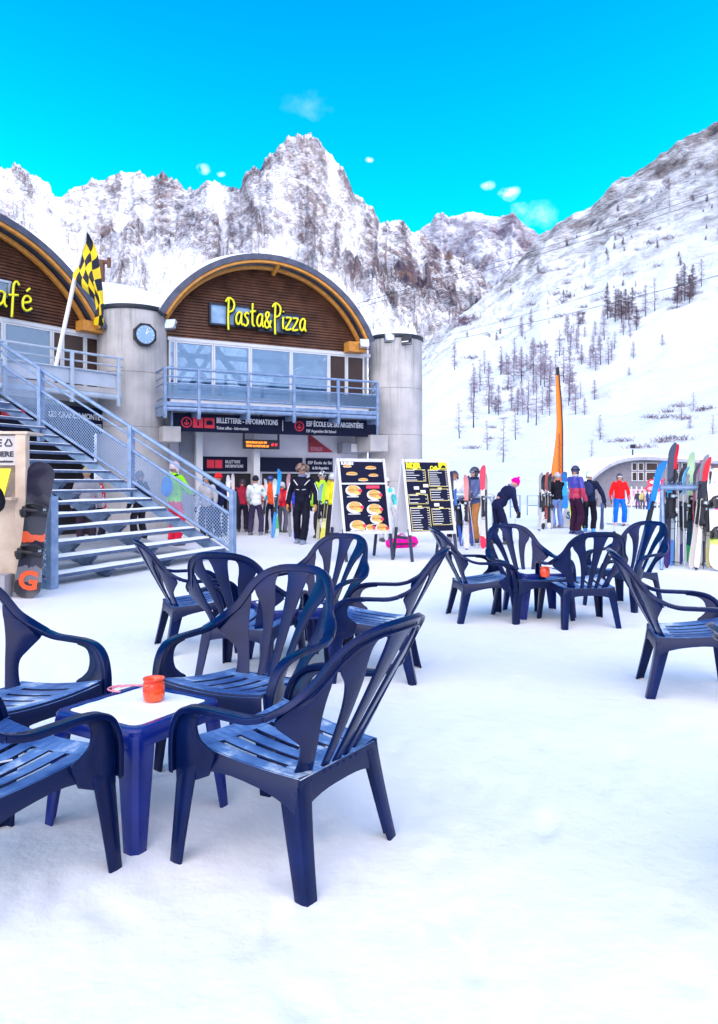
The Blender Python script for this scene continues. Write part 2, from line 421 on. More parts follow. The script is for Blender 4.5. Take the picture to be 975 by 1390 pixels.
azs = [-30+i*.062 for i in range(int(48/.062))]; azs = [-75+i*1.5 for i in range(30)]+azs
M['peak'] = mountain_mat('sunlit_rock_and_snow', 1, (.020,.020,.046), (.095,.062,.062), 1.64, 1.665, .020, .05, 9.0, streak=.6, xk=.00042, low=1.0, n3k=1.1, snowc=(.66,.70,.80), nk=1.0)
build_polar('mountain_range', azs, lambda az, t: PR0+(peak_r(az)*1.12-PR0)*t**.85, peak_z, M['peak'], 330, attr=peak_attr)
FAR = px2tab([(500,400),(540,345),(560,322),(572,306),(585,300),(592,288),(601,282),(610,292),(622,290),(634,287),(650,286),(664,290),(676,293),(688,288),(696,285),(704,292),(712,304),(724,312),(740,322),(770,350),(820,400)])
def far_z(az, r):
    ra = 2500; t = interp(FAR, az); X, Y = r*math.sin(R(az)), r*math.cos(R(az)); v = (r-1500)/(ra-1500)
    zr = t*ra; base = zr*(.35+.65*max(0,v)**1.7) if v <= 1 else zr*(1-1.2*(v-1))
    env = max(0, min(1, v*3))*(1-.88*max(0, min(1, (v-.6)/.38))**1.5)
    return base + env*((ridged(X, Y*.4, .005)-1.1)*70+(ridged(X, Y, .016)-1.1)*24) + fbm(X, Y, .04, .7, 6)*8
M['far'] = mountain_mat('haze_tinted_rock_and_snow', 1, (.03,.030,.075), (.10,.065,.08), 1.66, 1.69, .014, .03, 14.0, streak=.6, n3k=1.0, snowc=(.62,.67,.80), nk=1.0)  # bluish rock and snow colours carry the haze of distance
build_polar('distant_mountain', [1+i*.075 for i in range(int(19/.075))], lambda az, t: 1500+1400*t, far_z, M['far'], 150)

# --- plaza snow: one sheet, finer near the camera, with trodden unevenness
def ground():
    mb = MB(); rs = [0.0]+[.5*1.028**i for i in range(215)]; rs = [r for r in rs if r < 84] + [84, 120, 400, 900]
    na = 420
    random.seed(4)
    prints = [(random.uniform(-2.5,3.2), random.uniform(1.9,7.5), random.uniform(.06,.13), random.uniform(0,6.3)) for _ in range(260)]
    cells = {}
    for p in prints:
        for i in (-1,0,1):
            for j in (-1,0,1): cells.setdefault((int(p[0]//.4)+i, int(p[1]//.4)+j), []).append(p)
    def h(x, y):
        d = math.hypot(x, y)
        z = gz(x, y)
        if d < 60:
            z += noise.noise(Vector((x*.35, y*.35, 0)))*.03*min(1, d/4) + noise.noise(Vector((x*1.7, y*1.7, 4)))*.010 + noise.fractal(Vector((x*6, y*6, 9)), .8, 2, 4)*.004
            for (px, py, s, a) in cells.get((int(x//.4), int(y//.4)), ()):
                u = (x-px)*math.cos(a)+(y-py)*math.sin(a); w = -(x-px)*math.sin(a)+(y-py)*math.cos(a)
                q = (u/s)**2+(w/(s*.42))**2
                if q < 4: z -= .017*math.exp(-q*1.4) - .004*math.exp(-((math.sqrt(q)-1.2)**2)*6)
        return z
    for r in rs:
        for k in range(na):
            # denser azimuths ahead of the camera
            a = -math.pi+2*math.pi*k/na; a = a-.62*math.sin(a)
            x, y = r*math.sin(a), r*math.cos(a); mb.v.append((x, y, h(x, y) if r < 90 else gz(x, y)-(.8 if r > 100 else 0)))
    for i in range(len(rs)-1):
        for k in range(na):
            a = i*na+k; b = i*na+(k+1)%na; mb.f.append((a, b, b+na, a+na)); mb.m.append(0)
    o = mb.build('snow_ground', M['snow'], smooth=True, fixn=False); tag(o, kind='structure')
ground()
# ------------------------------------------------------------------ stacking plastic armchair
def back_y(x, z): return -.215 - .55*(z-.385) + .95*x*x
def back_n(x, z): 
    n = Vector((-1.9*x, 1, .55)); return n.normalized()
def chair_strip(mb, pairs, th=.012, n=5):
    """pairs of (x_in, x_out, z_in, z_out) on the curved back shell"""
    A = smooth_path([(p[0], 0, p[2]) for p in pairs], n); B = smooth_path([(p[1], 0, p[3]) for p in pairs], n)
    ia, ob, nn = [], [], []
    for a, b in zip(A, B):
        ia.append((a.x, back_y(a.x, a.z), a.z)); ob.append((b.x, back_y(b.x, b.z), b.z)); nn.append(back_n((a.x+b.x)/2, (a.z+b.z)/2))
    mb.strip(ia, ob, nn, th)
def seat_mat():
    m = bpy.data.materials.new('frost_sheen_seat_plastic'); m.use_nodes = True; N = m.node_tree.nodes; L = m.node_tree.links; b = N['Principled BSDF']
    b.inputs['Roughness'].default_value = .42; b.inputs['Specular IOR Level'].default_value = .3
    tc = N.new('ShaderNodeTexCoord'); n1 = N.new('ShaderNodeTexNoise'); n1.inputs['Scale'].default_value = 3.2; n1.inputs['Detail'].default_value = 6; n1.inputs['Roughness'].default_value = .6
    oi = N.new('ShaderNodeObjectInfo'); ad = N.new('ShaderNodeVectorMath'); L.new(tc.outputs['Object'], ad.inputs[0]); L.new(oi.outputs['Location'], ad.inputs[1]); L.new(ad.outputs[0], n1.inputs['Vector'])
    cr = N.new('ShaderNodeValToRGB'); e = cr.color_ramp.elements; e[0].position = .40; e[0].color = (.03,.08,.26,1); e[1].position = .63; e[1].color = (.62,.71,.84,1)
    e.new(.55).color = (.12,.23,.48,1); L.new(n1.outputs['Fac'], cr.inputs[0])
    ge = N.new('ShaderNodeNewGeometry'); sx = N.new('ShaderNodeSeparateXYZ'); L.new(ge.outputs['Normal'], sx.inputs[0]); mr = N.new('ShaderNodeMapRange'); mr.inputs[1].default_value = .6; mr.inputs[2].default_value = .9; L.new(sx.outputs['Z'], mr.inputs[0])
    mx = N.new('ShaderNodeMixRGB'); L.new(mr.outputs[0], mx.inputs[0]); mx.inputs[1].default_value = (.002,.008,.05,1); L.new(cr.outputs[0], mx.inputs[2]); L.new(mx.outputs[0], b.inputs['Base Color'])  # pale blue on up-facing faces: frost, with the sky sheen painted in
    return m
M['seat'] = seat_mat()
def make_chair():
    P = M['plastic']; root = empty('plastic_armchair')
    # backrest: rim, three slats and two wings, all in one curved shell
    mb = MB()
    rim = [(.356,-.19,.630),(.328,None,.672),(.290,None,.718),(.266,None,.775),(.243,None,.830),(.197,None,.882),(.13,None,.910),(.06,None,.918)]
    rimp = [(x, back_y(x, z) if y is None else y, z) for x, y, z in rim]
    full = rimp + [(-x, y, z) for x, y, z in reversed(rimp)]
    pts = smooth_path(full, 5); k = len(pts)
    vs, fs = [], []
    prof = [(-.5,.3),(-.42,.5),(.42,.5),(.5,.3),(.5,-.5),(.36,-.5),(.32,-.1),(-.32,-.1),(-.36,-.5),(-.5,-.5)]
    for i, p in enumerate(pts):
        t = (pts[min(i+1,k-1)]-pts[max(i-1,0)]).normalized(); n = back_n(p.x, p.z)
        s = min(1, max(0, (p.z-.630)/.10)); n = (n*s + Vector((0,.25,1))*(1-s)).normalized()
        wv = t.cross(n).normalized(); n = wv.cross(t)
        wd = .046+.012*(1-s); td = .026
        for a, b in prof: vs.append(p + wv*a*wd + n*b*td)
    m = len(prof)
    for i in range(k-1):
        for j in range(m): fs.append((i*m+j, i*m+(j+1)%m, (i+1)*m+(j+1)%m, (i+1)*m+j))
    fs += [tuple(range(m))[::-1], tuple(range((k-1)*m, k*m))]
    mb.add(vs, fs)
    chair_strip(mb, [(-.020,.020,.36,.36),(-.024,.024,.50,.50),(-.034,.034,.68,.68),(-.048,.048,.80,.80),(-.062,.062,.87,.87),(-.085,.085,.912,.912)])
    for s in (-1, 1):
        chair_strip(mb, [(s*.048,s*.080,.36,.36),(s*.060,s*.098,.50,.50),(s*.078,s*.130,.64,.63),(s*.098,s*.168,.74,.72),(s*.118,s*.212,.80,.775),(s*.128,s*.235,.865,.83),(s*.10,s*.20,.91,.875)])
        chair_strip(mb, [(s*.118,s*.200,.36,.36),(s*.142,s*.205,.43,.43),(s*.172,s*.232,.52,.505),(s*.196,s*.290,.59,.555),(s*.212,s*.352,.65,.608),(s*.222,s*.345,.70,.645),(s*.226,s*.300,.73,.69),(s*.238,s*.268,.775,.74)])
    # ribs below the slats, behind the seat
    for x in (-.10,-.064,-.02,.02,.064,.10): mb.tube([(x, -.232, .385), (x, -.222, .335)], [.010, .004], 6)
    back = mb.build('backrest', P, root, smooth='auto', bevel=.0035)
    # seat with slots, front roll and skirts
    mb = MB()
    def sz(x, y): return .392 + .046*((y+.2)/.46) + .25*x*x - .018*math.cos(max(-1.57, min(1.57, y*5)))
    def hw(y): return .238 + .046*((y+.22)/.5)
    N_ = 6; ys = [.185-.305*i/9 for i in range(10)]
    def seat_strip(x0, x1, yl):
        ia = [(x0*hw(y), y, sz(x0*hw(y), y)) for y in yl]; ob = [(x1*hw(y), y, sz(x1*hw(y), y)) for y in yl]
        mb.strip(ia, ob, [(0,0,1)]*len(yl), .008)
    edges = [-1+2*i/N_ for i in range(N_+1)]; g = .048
    for i in range(N_):
        seat_strip(edges[i]+(g if i else 0), edges[i+1]-(g if i < N_-1 else 0), ys)
    for yl in ([.282,.276,.265,.25,.235,.21,.185], [-.12,-.15,-.19,-.225]):
        xs = [-1+2*i/14 for i in range(15)]
        for a, b in zip(xs, xs[1:]):
            ia = [(a*hw(y), y, sz(a*hw(y), y)-(.016 if y > .28 else .005 if y > .27 else 0)) for y in yl]; ob = [(b*hw(y), y, sz(b*hw(y), y)-(.016 if y > .28 else .005 if y > .27 else 0)) for y in yl]
            mb.strip(ia, ob, [(0,0,1)]*len(yl), .008)
    for s in (-1, 1):   # side skirts with the arched lower edge
        yy = [.285,.24,.19,.14,.09,.04,-.02,-.08,-.12,-.16,-.20,-.235]
        lo = [.29,.315,.345,.362,.366,.364,.356,.345,.335,.322,.303,.283]
        top = [(s*(hw(y)+.006), y, sz(hw(y), y)+.004) for y in yy]; bot = [(s*(hw(y)+.022), y, z) for y, z in zip(yy, lo)]
        mb.strip(top, bot, [(s,0,.15)]*len(yy), .009)
    xs = [-1+2*i/12 for i in range(13)]
    mb.strip([(x*.280,.284,sz(x*.28,.28)-.012) for x in xs], [(x*.290,.294,.365-.07*abs(x)**3) for x in xs], [(0,1,0)]*13, .009)
    mb.strip([(x*.236,-.230,.392) for x in xs], [(x*.252,-.240,.322-.05*abs(x)**3) for x in xs], [(0,1,0)]*13, .009)
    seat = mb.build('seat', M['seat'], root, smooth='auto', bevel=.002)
    for s in (-1, 1):
        # armrest: rounded cap strip with a flange that widens down into the front leg
        mb = MB()
        path = smooth_path([(s*.356,-.19,.630),(s*.366,-.12,.614),(s*.368,-.02,.612),(s*.364,.10,.610),(s*.354,.185,.594),(s*.342,.242,.554),(s*.332,.274,.490),(s*.324,.288,.410),(s*.318,.292,.34)], 5)
        k = len(path); vs, fs = [], []
        for i, p in enumerate(path):
            t = (path[min(i+1,k-1)]-path[max(i-1,0)]).normalized(); wv = Vector((1,0,0)); wv = (wv-t*wv.dot(t)).normalized(); n = t.cross(wv)*-1
            if n.z < 0 and abs(n.z) > .3: n = -n
            if n.y < 0 and abs(n.z) <= .3: n = -n
            wd = .054-.012*i/k; td = .024
            for a, b in prof: vs.append(p + wv*a*wd*s + n*b*td)
        for i in range(k-1):
            for j in range(m): fs.append((i*m+j, i*m+(j+1)%m, (i+1)*m+(j+1)%m, (i+1)*m+j))
        fs += [tuple(range(m))[::-1], tuple(range((k-1)*m, k*m))]
        mb.add(vs, fs)
        out = smooth_path([(s*.364,.04,.604),(s*.358,.12,.600),(s*.348,.185,.582),(s*.339,.232,.548),(s*.328,.264,.49),(s*.319,.279,.41),(s*.312,.285,.33),(s*.308,.285,.28)], 4)
        inn = smooth_path([(s*.360,.04,.592),(s*.350,.11,.584),(s*.338,.148,.562),(s*.328,.165,.525),(s*.318,.162,.485),(s*.308,.135,.455),(s*.297,.105,.425),(s*.295,.14,.345)], 4)
        mb.strip(out, inn, [(s,0,.2)]*len(out), .012)
        mb.build('armrest', P, root, smooth='auto', bevel=.0025)
        # front leg: angle section, wide at the top
        for (tx, ty, tz, bx, by, w1, w2, d1, d2, nm) in ((.310,.285,.375,.335,.300,.078,.047,.100,.054,1), (.252,-.234,.375,.285,-.305,.080,.050,.086,.054,-1)):
            mb = MB(); th = .011
            def sec(x, y, w_, d_):
                # outer corner at (x,y), plates run inwards
                sy = nm
                return [(s*x, y), (s*(x-w_), y+.004*sy), (s*(x-w_), y-sy*th), (s*(x-th-.012), y-sy*th), (s*(x-th), y-sy*(th+.012)), (s*(x-th), y-sy*d_), (s*x, y-sy*d_), (s*(x+.003), y-sy*d_*.5)]
            lv = []
            for q in range(9):
                t = q/8; tt = t**.75
                x = tx+(bx-tx)*t; y = ty+(by-ty)*(t**1.15); w_ = w1+(w2-w1)*tt; d_ = d1+(d2-d1)*tt
                z = tz*(1-t)
                lv.append([(a, b, z) for a, b in sec(x, y, w_, d_)])
            vs = [p for l_ in lv for p in l_]; fs = []
            for q in range(8):
                for j in range(8): fs.append((q*8+j, q*8+(j+1)%8, q*8+8+(j+1)%8, q*8+8+j))
            fs += [tuple(range(8)), tuple(range(64, 72))[::-1]]
            mb.add(vs, fs); mb.build('leg', P, root, smooth='auto', bevel=.002)
    return root

def snow_print(x, y, r):
    pass
G = 'dark blue plastic armchairs on the snow'
CH = [  # X, Y, heading, label
 (-.262,2.85,56,'navy plastic armchair nearest the camera, back turned, right of the red cup'),
 (-.556,3.69,153,'navy plastic armchair behind the red cup, facing the camera across the nearest table'),
 (-1.295,2.60,-30,'navy plastic armchair cut by the left edge, slotted seat in front of the low table'),
 (-1.614,3.42,241,'navy plastic armchair at the far left, one curved arm reaching the nearest table'),
 (-.785,5.33,-16,'navy plastic armchair with its back to the camera, left of the second table'),
 (-1.36,6.22,-66,'navy plastic armchair seen from the side by the foot of the stairs'),
 (-.36,6.10,150,'navy plastic armchair facing the camera, farthest one around the second table'),
 (.13,5.35,82,'navy plastic armchair in profile facing left, behind the nearest chair back'),
 (1.225,7.48,-84,'navy plastic armchair facing right, left one of the group around the far table'),
 (1.72,7.50,197,'navy plastic armchair facing the camera behind the far table, below the pink-hatted skier'),
 (2.145,7.22,5,'navy plastic armchair with its back to the camera in front of the far table'),
 (2.93,8.20,125,'navy plastic armchair right of the far table, below the skier in red'),
 (2.20,4.96,-104,'navy plastic armchair in profile facing right, cut by the right edge of the photo'),
 (1.66,2.32,-97,'navy plastic armchair showing only a rounded back corner at the right edge'),
]
proto = make_chair()
for i, (x, y, a, lab) in enumerate(CH):
    o = proto if i == 0 else copy_tree(proto)
    o.location = (x, y, -.014); o.rotation_euler = (0, 0, R(a)); tag(o, lab, 'chair', G)

# ------------------------------------------------------------------ low tables
def make_table(cx, cy, a, label, snowy, seed):
    root = empty('low_table', (cx, cy, -.005), R(a), label, 'table', 'blue plastic tables'); P = M['blue_plastic']
    h, w = .46, (.235 if seed == 1 else .26)
    mb = MB()
    def rr(w_, r_, n=5):
        pts = []
        for q, (sx, sy) in enumerate(((1,1),(-1,1),(-1,-1),(1,-1))):
            for k in range(n+1):
                t = math.pi/2*(q+k/n); pts.append((sx*(w_-r_)+r_*math.cos(t), sy*(w_-r_)+r_*math.sin(t)))
        return pts
    rings = [(w+.012,.05,h-.075),(w+.012,.05,h-.012),(w+.004,.05,h),(w-.03,.04,h),(w-.034,.04,h-.006),(.001,.0005,h-.006)]
    n = len(rr(1,.1)); vs = []
    for (w_, r_, z) in rings: vs += [(x, y, z) for x, y in rr(w_, r_)]
    # underside
    vs += [(x, y, h-.07) for x, y in rr(w, .05)] + [(x, y, h-.02) for x, y in rr(w-.008, .05)]
    fs = []
    for i in range(len(rings)-1):
        for j in range(n): fs.append((i*n+j, i*n+(j+1)%n, (i+1)*n+(j+1)%n, (i+1)*n+j))
    b = len(rings)*n
    for j in range(n): fs.append((j, b+j, b+(j+1)%n, (j+1)%n)); fs.append((b+j, b+n+j, b+n+(j+1)%n, b+(j+1)%n))
    fs.append(tuple(range(b+n, b+2*n)))
    mb.add(vs, fs); mb.build('table_top', P, root, smooth='auto', bevel=.002)
    for sx, sy in ((1,1),(-1,1),(-1,-1),(1,-1)):
        mb = MB(); lv = []
        for q in range(7):
            t = q/6; z = (h-.03)*(1-t); o_ = w+.008+.028*t; ww = .105-.045*t; th = .012
            s2 = [(o_, o_-.02), (o_-.02, o_), (o_-ww, o_), (o_-ww, o_-th), (o_-.03, o_-th), (o_-th, o_-.03), (o_-th, o_-ww), (o_, o_-ww)]
            lv += [(sx*x, sy*y, z) for x, y in s2]
        fs = []
        for q in range(6):
            for j in range(8): fs.append((q*8+j, q*8+(j+1)%8, q*8+8+(j+1)%8, q*8+8+j))
        fs += [tuple(range(8)), tuple(range(48, 56))[::-1]]
        mb.add(lv, fs); mb.build('leg', P, root, smooth='auto', bevel=.002)
    if snowy:
        mb = MB(); n1 = 26; vs = []
        for i in range(n1+1):
            for j in range(n1+1):
                x = (i/n1*2-1)*(w-.034); y = (j/n1*2-1)*(w-.034)
                e = max(abs(x), abs(y))/(w-.034)
                r_ = math.hypot(max(0, abs(x)-w+.075), max(0, abs(y)-w+.075))
                z = .010*(1-e**8)+ .003*noise.noise(Vector((x*14, y*14, seed)))
                if r_ > .04: z = -.004
                vs.append((x, y, h-.003+max(-.002, z)))
        fs = [(i*(n1+1)+j, (i+1)*(n1+1)+j, (i+1)*(n1+1)+j+1, i*(n1+1)+j+1) for i in range(n1) for j in range(n1)]
        mb.add(vs, fs); o = mb.build('settled_snow', M['snow_cap'], None, smooth=True, fixn=False); under_local(o, root)
    return root
def under_local(o, root): o.parent = root
T1 = make_table(-.925, 3.13, 59, 'low blue plastic table covered in snow under the red cup, nearest the camera', True, 1)
T2 = make_table(-.52, 5.65, 20, 'low blue plastic table half hidden behind the backs of the nearer chairs', True, 2)
T3 = make_table(1.86, 7.72, 8, 'low blue plastic table in the middle of the far group of chairs', True, 3)
def cup(x, y, z, name, label, s=1.0):
    root = empty(name, (x, y, z), 0, label, 'cup', 'red cups on the tables')
    mb = MB(); prof2 = [(0,0),(.034,0),(.043,.008),(.046,.03),(.045,.075),(.040,.083),(.046,.092),(.046,.096),(.042,.094),(.036,.083),(.038,.03),(.0,.022)]
    n = 28; vs = []
    for r_, z_ in prof2: vs += [(r_*s*math.cos(2*math.pi*j/n), r_*s*math.sin(2*math.pi*j/n), z_*s) for j in range(n)]
    fs = [(i*n+j, i*n+(j+1)%n, (i+1)*n+(j+1)%n, (i+1)*n+j) for i in range(len(prof2)-1) for j in range(n)]
    mb.add(vs, fs); mb.build('cup_body', M['red_glass'], root, smooth=True)
    mb = MB(); mb.tube([(0,0,.026*s),(0,0,.062*s)], .033*s, 20); mb.build('wax', cm((.75,.25,.12), .5, 'candle_wax'), root, smooth='auto')
def tabtop(x, y, h=.463): 
    Y = (CAM_H-h)*F_PX/(y-HZ); return (x-CX)/F_PX*Y, Y
x, y = tabtop(209, 951); cup(x, y, .464, 'candle_cup', 'red glass candle cup on the snowy table nearest the camera')
x, y = tabtop(740, 783); cup(x, y, .462, 'candle_cup', 'small orange-red candle cup on the far table among the chairs', 1.0)
mb = MB(); 
for k in range(3):
    p = [(.07*math.cos(a*.3+k)-.02*k, .05*math.sin(a*.3+k), 0) for a in range(10)]; mb.tube(p, .004, 5)
x, y = tabtop(181, 938); tag(mb.build('ribbon', cm((.8,.25,.3), .5, 'ribbon'), loc=(x, y, .475), smooth=True), 'curl of faded red ribbon lying on the snowy table beside the red cup', 'ribbon')
# small pole of white straw on the left chair seat
mb = MB(); mb.tube([(0,0,0),(.085,.05,.002)], .0035, 6)
tag(mb.build('drinking_straw', M['white_paint'], loc=(-1.30,2.56,.415)), 'white drinking straw left on the slotted seat at the left edge', 'straw')

# ------------------------------------------------------------------ building planes
class Pl:
    def __init__(s, o, e):
        s.o = Vector((o[0], o[1], 0)); s.e = Vector((e[0], e[1], 0)).normalized(); s.d = Vector((-s.e.y, s.e.x, 0))
    def w(s, a, z, t=0): return s.o + s.e*a + s.d*t + Vector((0,0,z))
    def pz(s, x, y, t=0):
        k = (x-CX)/F_PX; o = s.o + s.d*t
        a = (k*o.y-o.x)/(s.e.x-k*s.e.y); Y = o.y+a*s.e.y
        return a, CAM_H-(y-HZ)/F_PX*Y
    def box(s, mb, a0, a1, z0, z1, t0, t1, mi=0):
        P = [s.w(a, z, t) for z in (z0, z1) for a, t in ((a0,t0),(a1,t0),(a1,t1),(a0,t1))]
        return mb.add(P, [(0,3,2,1),(4,5,6,7),(0,1,5,4),(1,2,6,5),(2,3,7,6),(3,0,4,7)], mi)
def circ3(a, b, c):
    (x1,y1),(x2,y2),(x3,y3) = a, b, c
    D = 2*(x1*(y2-y3)+x2*(y3-y1)+x3*(y1-y2))
    ux = ((x1*x1+y1*y1)*(y2-y3)+(x2*x2+y2*y2)*(y3-y1)+(x3*x3+y3*y3)*(y1-y2))/D
    uy = ((x1*x1+y1*y1)*(x3-x2)+(x2*x2+y2*y2)*(x1-x3)+(x3*x3+y3*y3)*(x2-x1))/D
    return ux, uy, math.hypot(x1-ux, y1-uy)
def arc_band(mb, pl, cx, cz, r0, r1, a0, a1, t0, t1, n=56, mi=0):
    vs = []
    for i in range(n+1):
        a = a0+(a1-a0)*i/n
        for r_, t in ((r0,t0),(r1,t0),(r1,t1),(r0,t1)): vs.append(pl.w(cx+r_*math.cos(a), cz+r_*math.sin(a), t))
    fs = [(4*i+j, 4*i+(j+1)%4, 4*i+4+(j+1)%4, 4*i+4+j) for i in range(n) for j in range(4)]
    fs += [(0,1,2,3), (4*n+3,4*n+2,4*n+1,4*n)]
    return mb.add(vs, fs, mi)
M['plank'] = mat('dark_red_brown_planks', (.055,.022,.014), .5, color2=(.12,.050,.028), vscale=3, bump=.15, bscale=20)
M['shutter'] = mat('roller_shutter', (.35,.36,.42), .5, var=.08)
STROKE = {
 'P': (.62, [[(.22,-.25),(.20,.3),(.24,1.0)],[(.02,.86),(.2,1.02),(.48,.98),(.62,.80),(.52,.56),(.24,.46)]]),
 'a': (.48, [[(.44,.44),(.30,.52),(.10,.38),(.06,.14),(.20,.02),(.36,.16),(.44,.46)],[(.44,.46),(.42,.12),(.52,.0)]]),
 's': (.40, [[(.40,.46),(.24,.52),(.12,.40),(.30,.24),(.32,.08),(.16,-.02),(.0,.06)]]),
 't': (.38, [[(.20,.92),(.17,.4),(.20,.06),(.34,.02)],[(.0,.56),(.4,.62)]]),
 '&': (.52, [[(.50,.0),(.16,.40),(.16,.58),(.30,.62),(.36,.50),(.06,.18),(.14,.0),(.34,.04),(.50,.30)]]),
 'i': (.22, [[(.12,.50),(.10,.2),(.14,.0)],[(.13,.70),(.14,.73)]]),
 'z': (.44, [[(.02,.48),(.22,.50),(.40,.46),(.20,.22),(.0,.02),(.22,.0),(.42,.04)]]),
 'C': (.60, [[(.56,.80),(.42,.98),(.2,.90),(.06,.56),(.12,.16),(.34,.0),(.60,.14)]]),
 'f': (.46, [[(.46,.86),(.36,.98),(.24,.84),(.20,.3),(.16,-.34)],[(.04,.44),(.42,.50)]]),
 'e': (.46, [[(.06,.26),(.36,.34),(.38,.48),(.22,.54),(.08,.36),(.10,.08),(.26,.0),(.44,.12)],[(.22,.70),(.36,.84)]]),
}
def handwriting(pl, word, a0, a1, z0, h, t, parent):
    tot = sum(STROKE[c][0] for c in word)+.07*(len(word)-1); sc = (a1-a0)/tot
    front, backm = MB(), MB(); x = a0
    for i, c in enumerate(word):
        wd, st = STROKE[c]
        for s_ in st:
            P = smooth_path([(x+u*sc, z0+v*h, 0) for u, v in s_], 5)
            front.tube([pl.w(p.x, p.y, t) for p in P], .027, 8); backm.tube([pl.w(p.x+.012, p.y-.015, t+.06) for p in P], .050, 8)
        x += (wd+.07)*sc
    under(front.build('lettering', M['yellow'], None, smooth=True), parent); under(backm.build('letter_backing', M['letter_back_black'], None, smooth=True), parent)

def hall(pl, name, label, arc_px, tov, plank_z, win_px, depth, s_lo, s_hi, winz, dark_from):
    root = empty(name, tuple(pl.w(0,0,0)), 0, label, 'building')
    A = [pl.pz(x, y, tov) for x, y in arc_px]; cx, cz, rr = circ3(*A)
    a_end = math.atan2(A[2][1]-cz, A[2][0]-cx); a_beg = math.pi-a_end if len(arc_px) == 4 else math.atan2(A[0][1]-cz, A[0][0]-cx)
    roof = MB(); arc_band(roof, pl, cx, cz, rr-.15, rr, a_end, a_beg, tov, depth, 72)
    ro = under(roof.build('roof', M['roof_metal'], None, smooth='auto', bevel=.0), root)
    sn = MB(); n1, n2 = 70, 30; vs = []
    for i in range(n1+1):
        a = a_end+.02+(a_beg-a_end-.04)*i/n1
        for j in range(n2+1):
            t = tov+.16+(depth-tov-.2)*j/n2; e = min(1, j/2, (n2-j)/2, i/2, (n1-i)/2)
            r_ = rr+.004+e*(.19*max(.15, math.sin(a))**.6+.025*noise.noise(Vector((a*5, t, 0)))); vs.append(pl.w(cx+r_*math.cos(a), cz+r_*math.sin(a), t))
    sn.add(vs, [(i*(n2+1)+j, (i+1)*(n2+1)+j, (i+1)*(n2+1)+j+1, i*(n2+1)+j+1) for i in range(n1) for j in range(n2)])
    under(sn.build('roof_snow', M['snow_cap'], None, smooth=True), ro)
    for (q, th_, t0, t1) in ((.152,.075,tov+.03,tov+.13),(.225,.09,-.20,-.08)):
        b = MB(); arc_band(b, pl, cx, cz, rr-q-th_, rr-q, a_end+.01, a_beg-.01, t0, t1, 64); under(b.build('roof_beam', M['glulam'], None, bevel=.006, smooth=True), ro)
    b = MB()
    for k in (4,):
        a = a_end+(a_beg-a_end)*(k+.4)/9; r_ = rr-.12
        b.bar(pl.w(cx+(r_-.08)*math.cos(a), cz+(r_-.08)*math.sin(a), tov+.12), pl.w(cx+(r_-.25)*math.cos(a), cz+(r_-.25)*math.sin(a), -.05), .09, .10)
    under(b.build('rafter', M['glulam'], None), ro)
    # boarded gable: overlapping horizontal planks
    g = MB(); z = plank_z; ri = rr-.19; ph = .075
    while z < cz+ri-.03:
        zm = max(z, z+ph)-cz; half = math.sqrt(max(.0001, ri*ri-max(0, zm)**2)) if zm > 0 else ri
        a0, a1 = max(cx-half, s_lo), min(cx+half, s_hi)
        P = [pl.w(a, zz, tt) for a in (a0, a1) for zz, tt in ((z,-.052),(z+ph,-.012),(z+ph,.06),(z,.06))]
        g.add(P, [(0,1,2,3),(7,6,5,4),(0,4,5,1),(1,5,6,2),(2,6,7,3),(3,7,4,0)]); z += ph
    under(g.build('plank_gable', M['plank'], None), root)
    # window band
    z0, z1 = winz
    fr = MB()
    pl.box(fr, s_lo, s_hi, z1-.02, z1+.07, -.05, .1); pl.box(fr, s_lo, s_hi, z0-.08, z0, -.05, .1)
    ss = [pl.pz(x, 480, 0)[0] for x in win_px]
    for i, (a, b_) in enumerate(zip(ss, ss[1:])):
        f2 = MB(); w_ = .045
        pl.box(f2, a+.004, a+w_, z0+.002, z1-.022, -.04, .08); pl.box(f2, b_-w_, b_-.004, z0+.002, z1-.022, -.04, .08)
        pl.box(f2, a+w_, b_-w_, z0+.002, z0+w_, -.035, .07); pl.box(f2, a+w_, b_-w_, z1-w_-.022, z1-.022, -.035, .07)
        wo = under(f2.build('window', M['frame_white'], None), root)
        p = MB(); pl.box(p, a+w_, b_-w_, z0+w_, z1-w_-.022, .0, .02)
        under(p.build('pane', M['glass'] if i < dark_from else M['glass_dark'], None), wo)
    under(fr.build('window_rail', M['frame_white'], None), root)
    # interior: floor, steel struts, far glazed end
    it = MB(); pl.box(it, s_lo, s_hi, z0-.25, z0-.1, .12, depth-.3); under(it.build('floor_slab', M['concrete'], None), root)
    st = MB(); mid = (s_lo+s_hi)/2
    for t in (.5, 3.0):
        for k in (-1, 1):
            st.bar(pl.w(mid+k*.3, z0-.1, t), pl.w(mid+k*2.3, z1+.9, t), .14, .14); st.bar(pl.w(mid+k*2.5, z0-.1, t), pl.w(mid+k*.9, z1+.9, t), .12, .12)
        st.bar(pl.w(s_lo+.1, z1-.28, t), pl.w(s_hi-.1, z1-.28, t), .10, .12)
    for k in range(7): 
        a = s_lo+(s_hi-s_lo)*k/6; st.bar(pl.w(a, z0-.1, depth-.4), pl.w(a, z1+.3, depth-.4), .1, .1)
    st.bar(pl.w(s_lo, (z0+z1)/2+.1, depth-.4), pl.w(s_hi, (z0+z1)/2+.1, depth-.4), .08, .08)
    under(st.build('steel_truss', mat('blue_truss_paint', (.03,.06,.13), .5), None), root)
    return root, (cx, cz, rr)

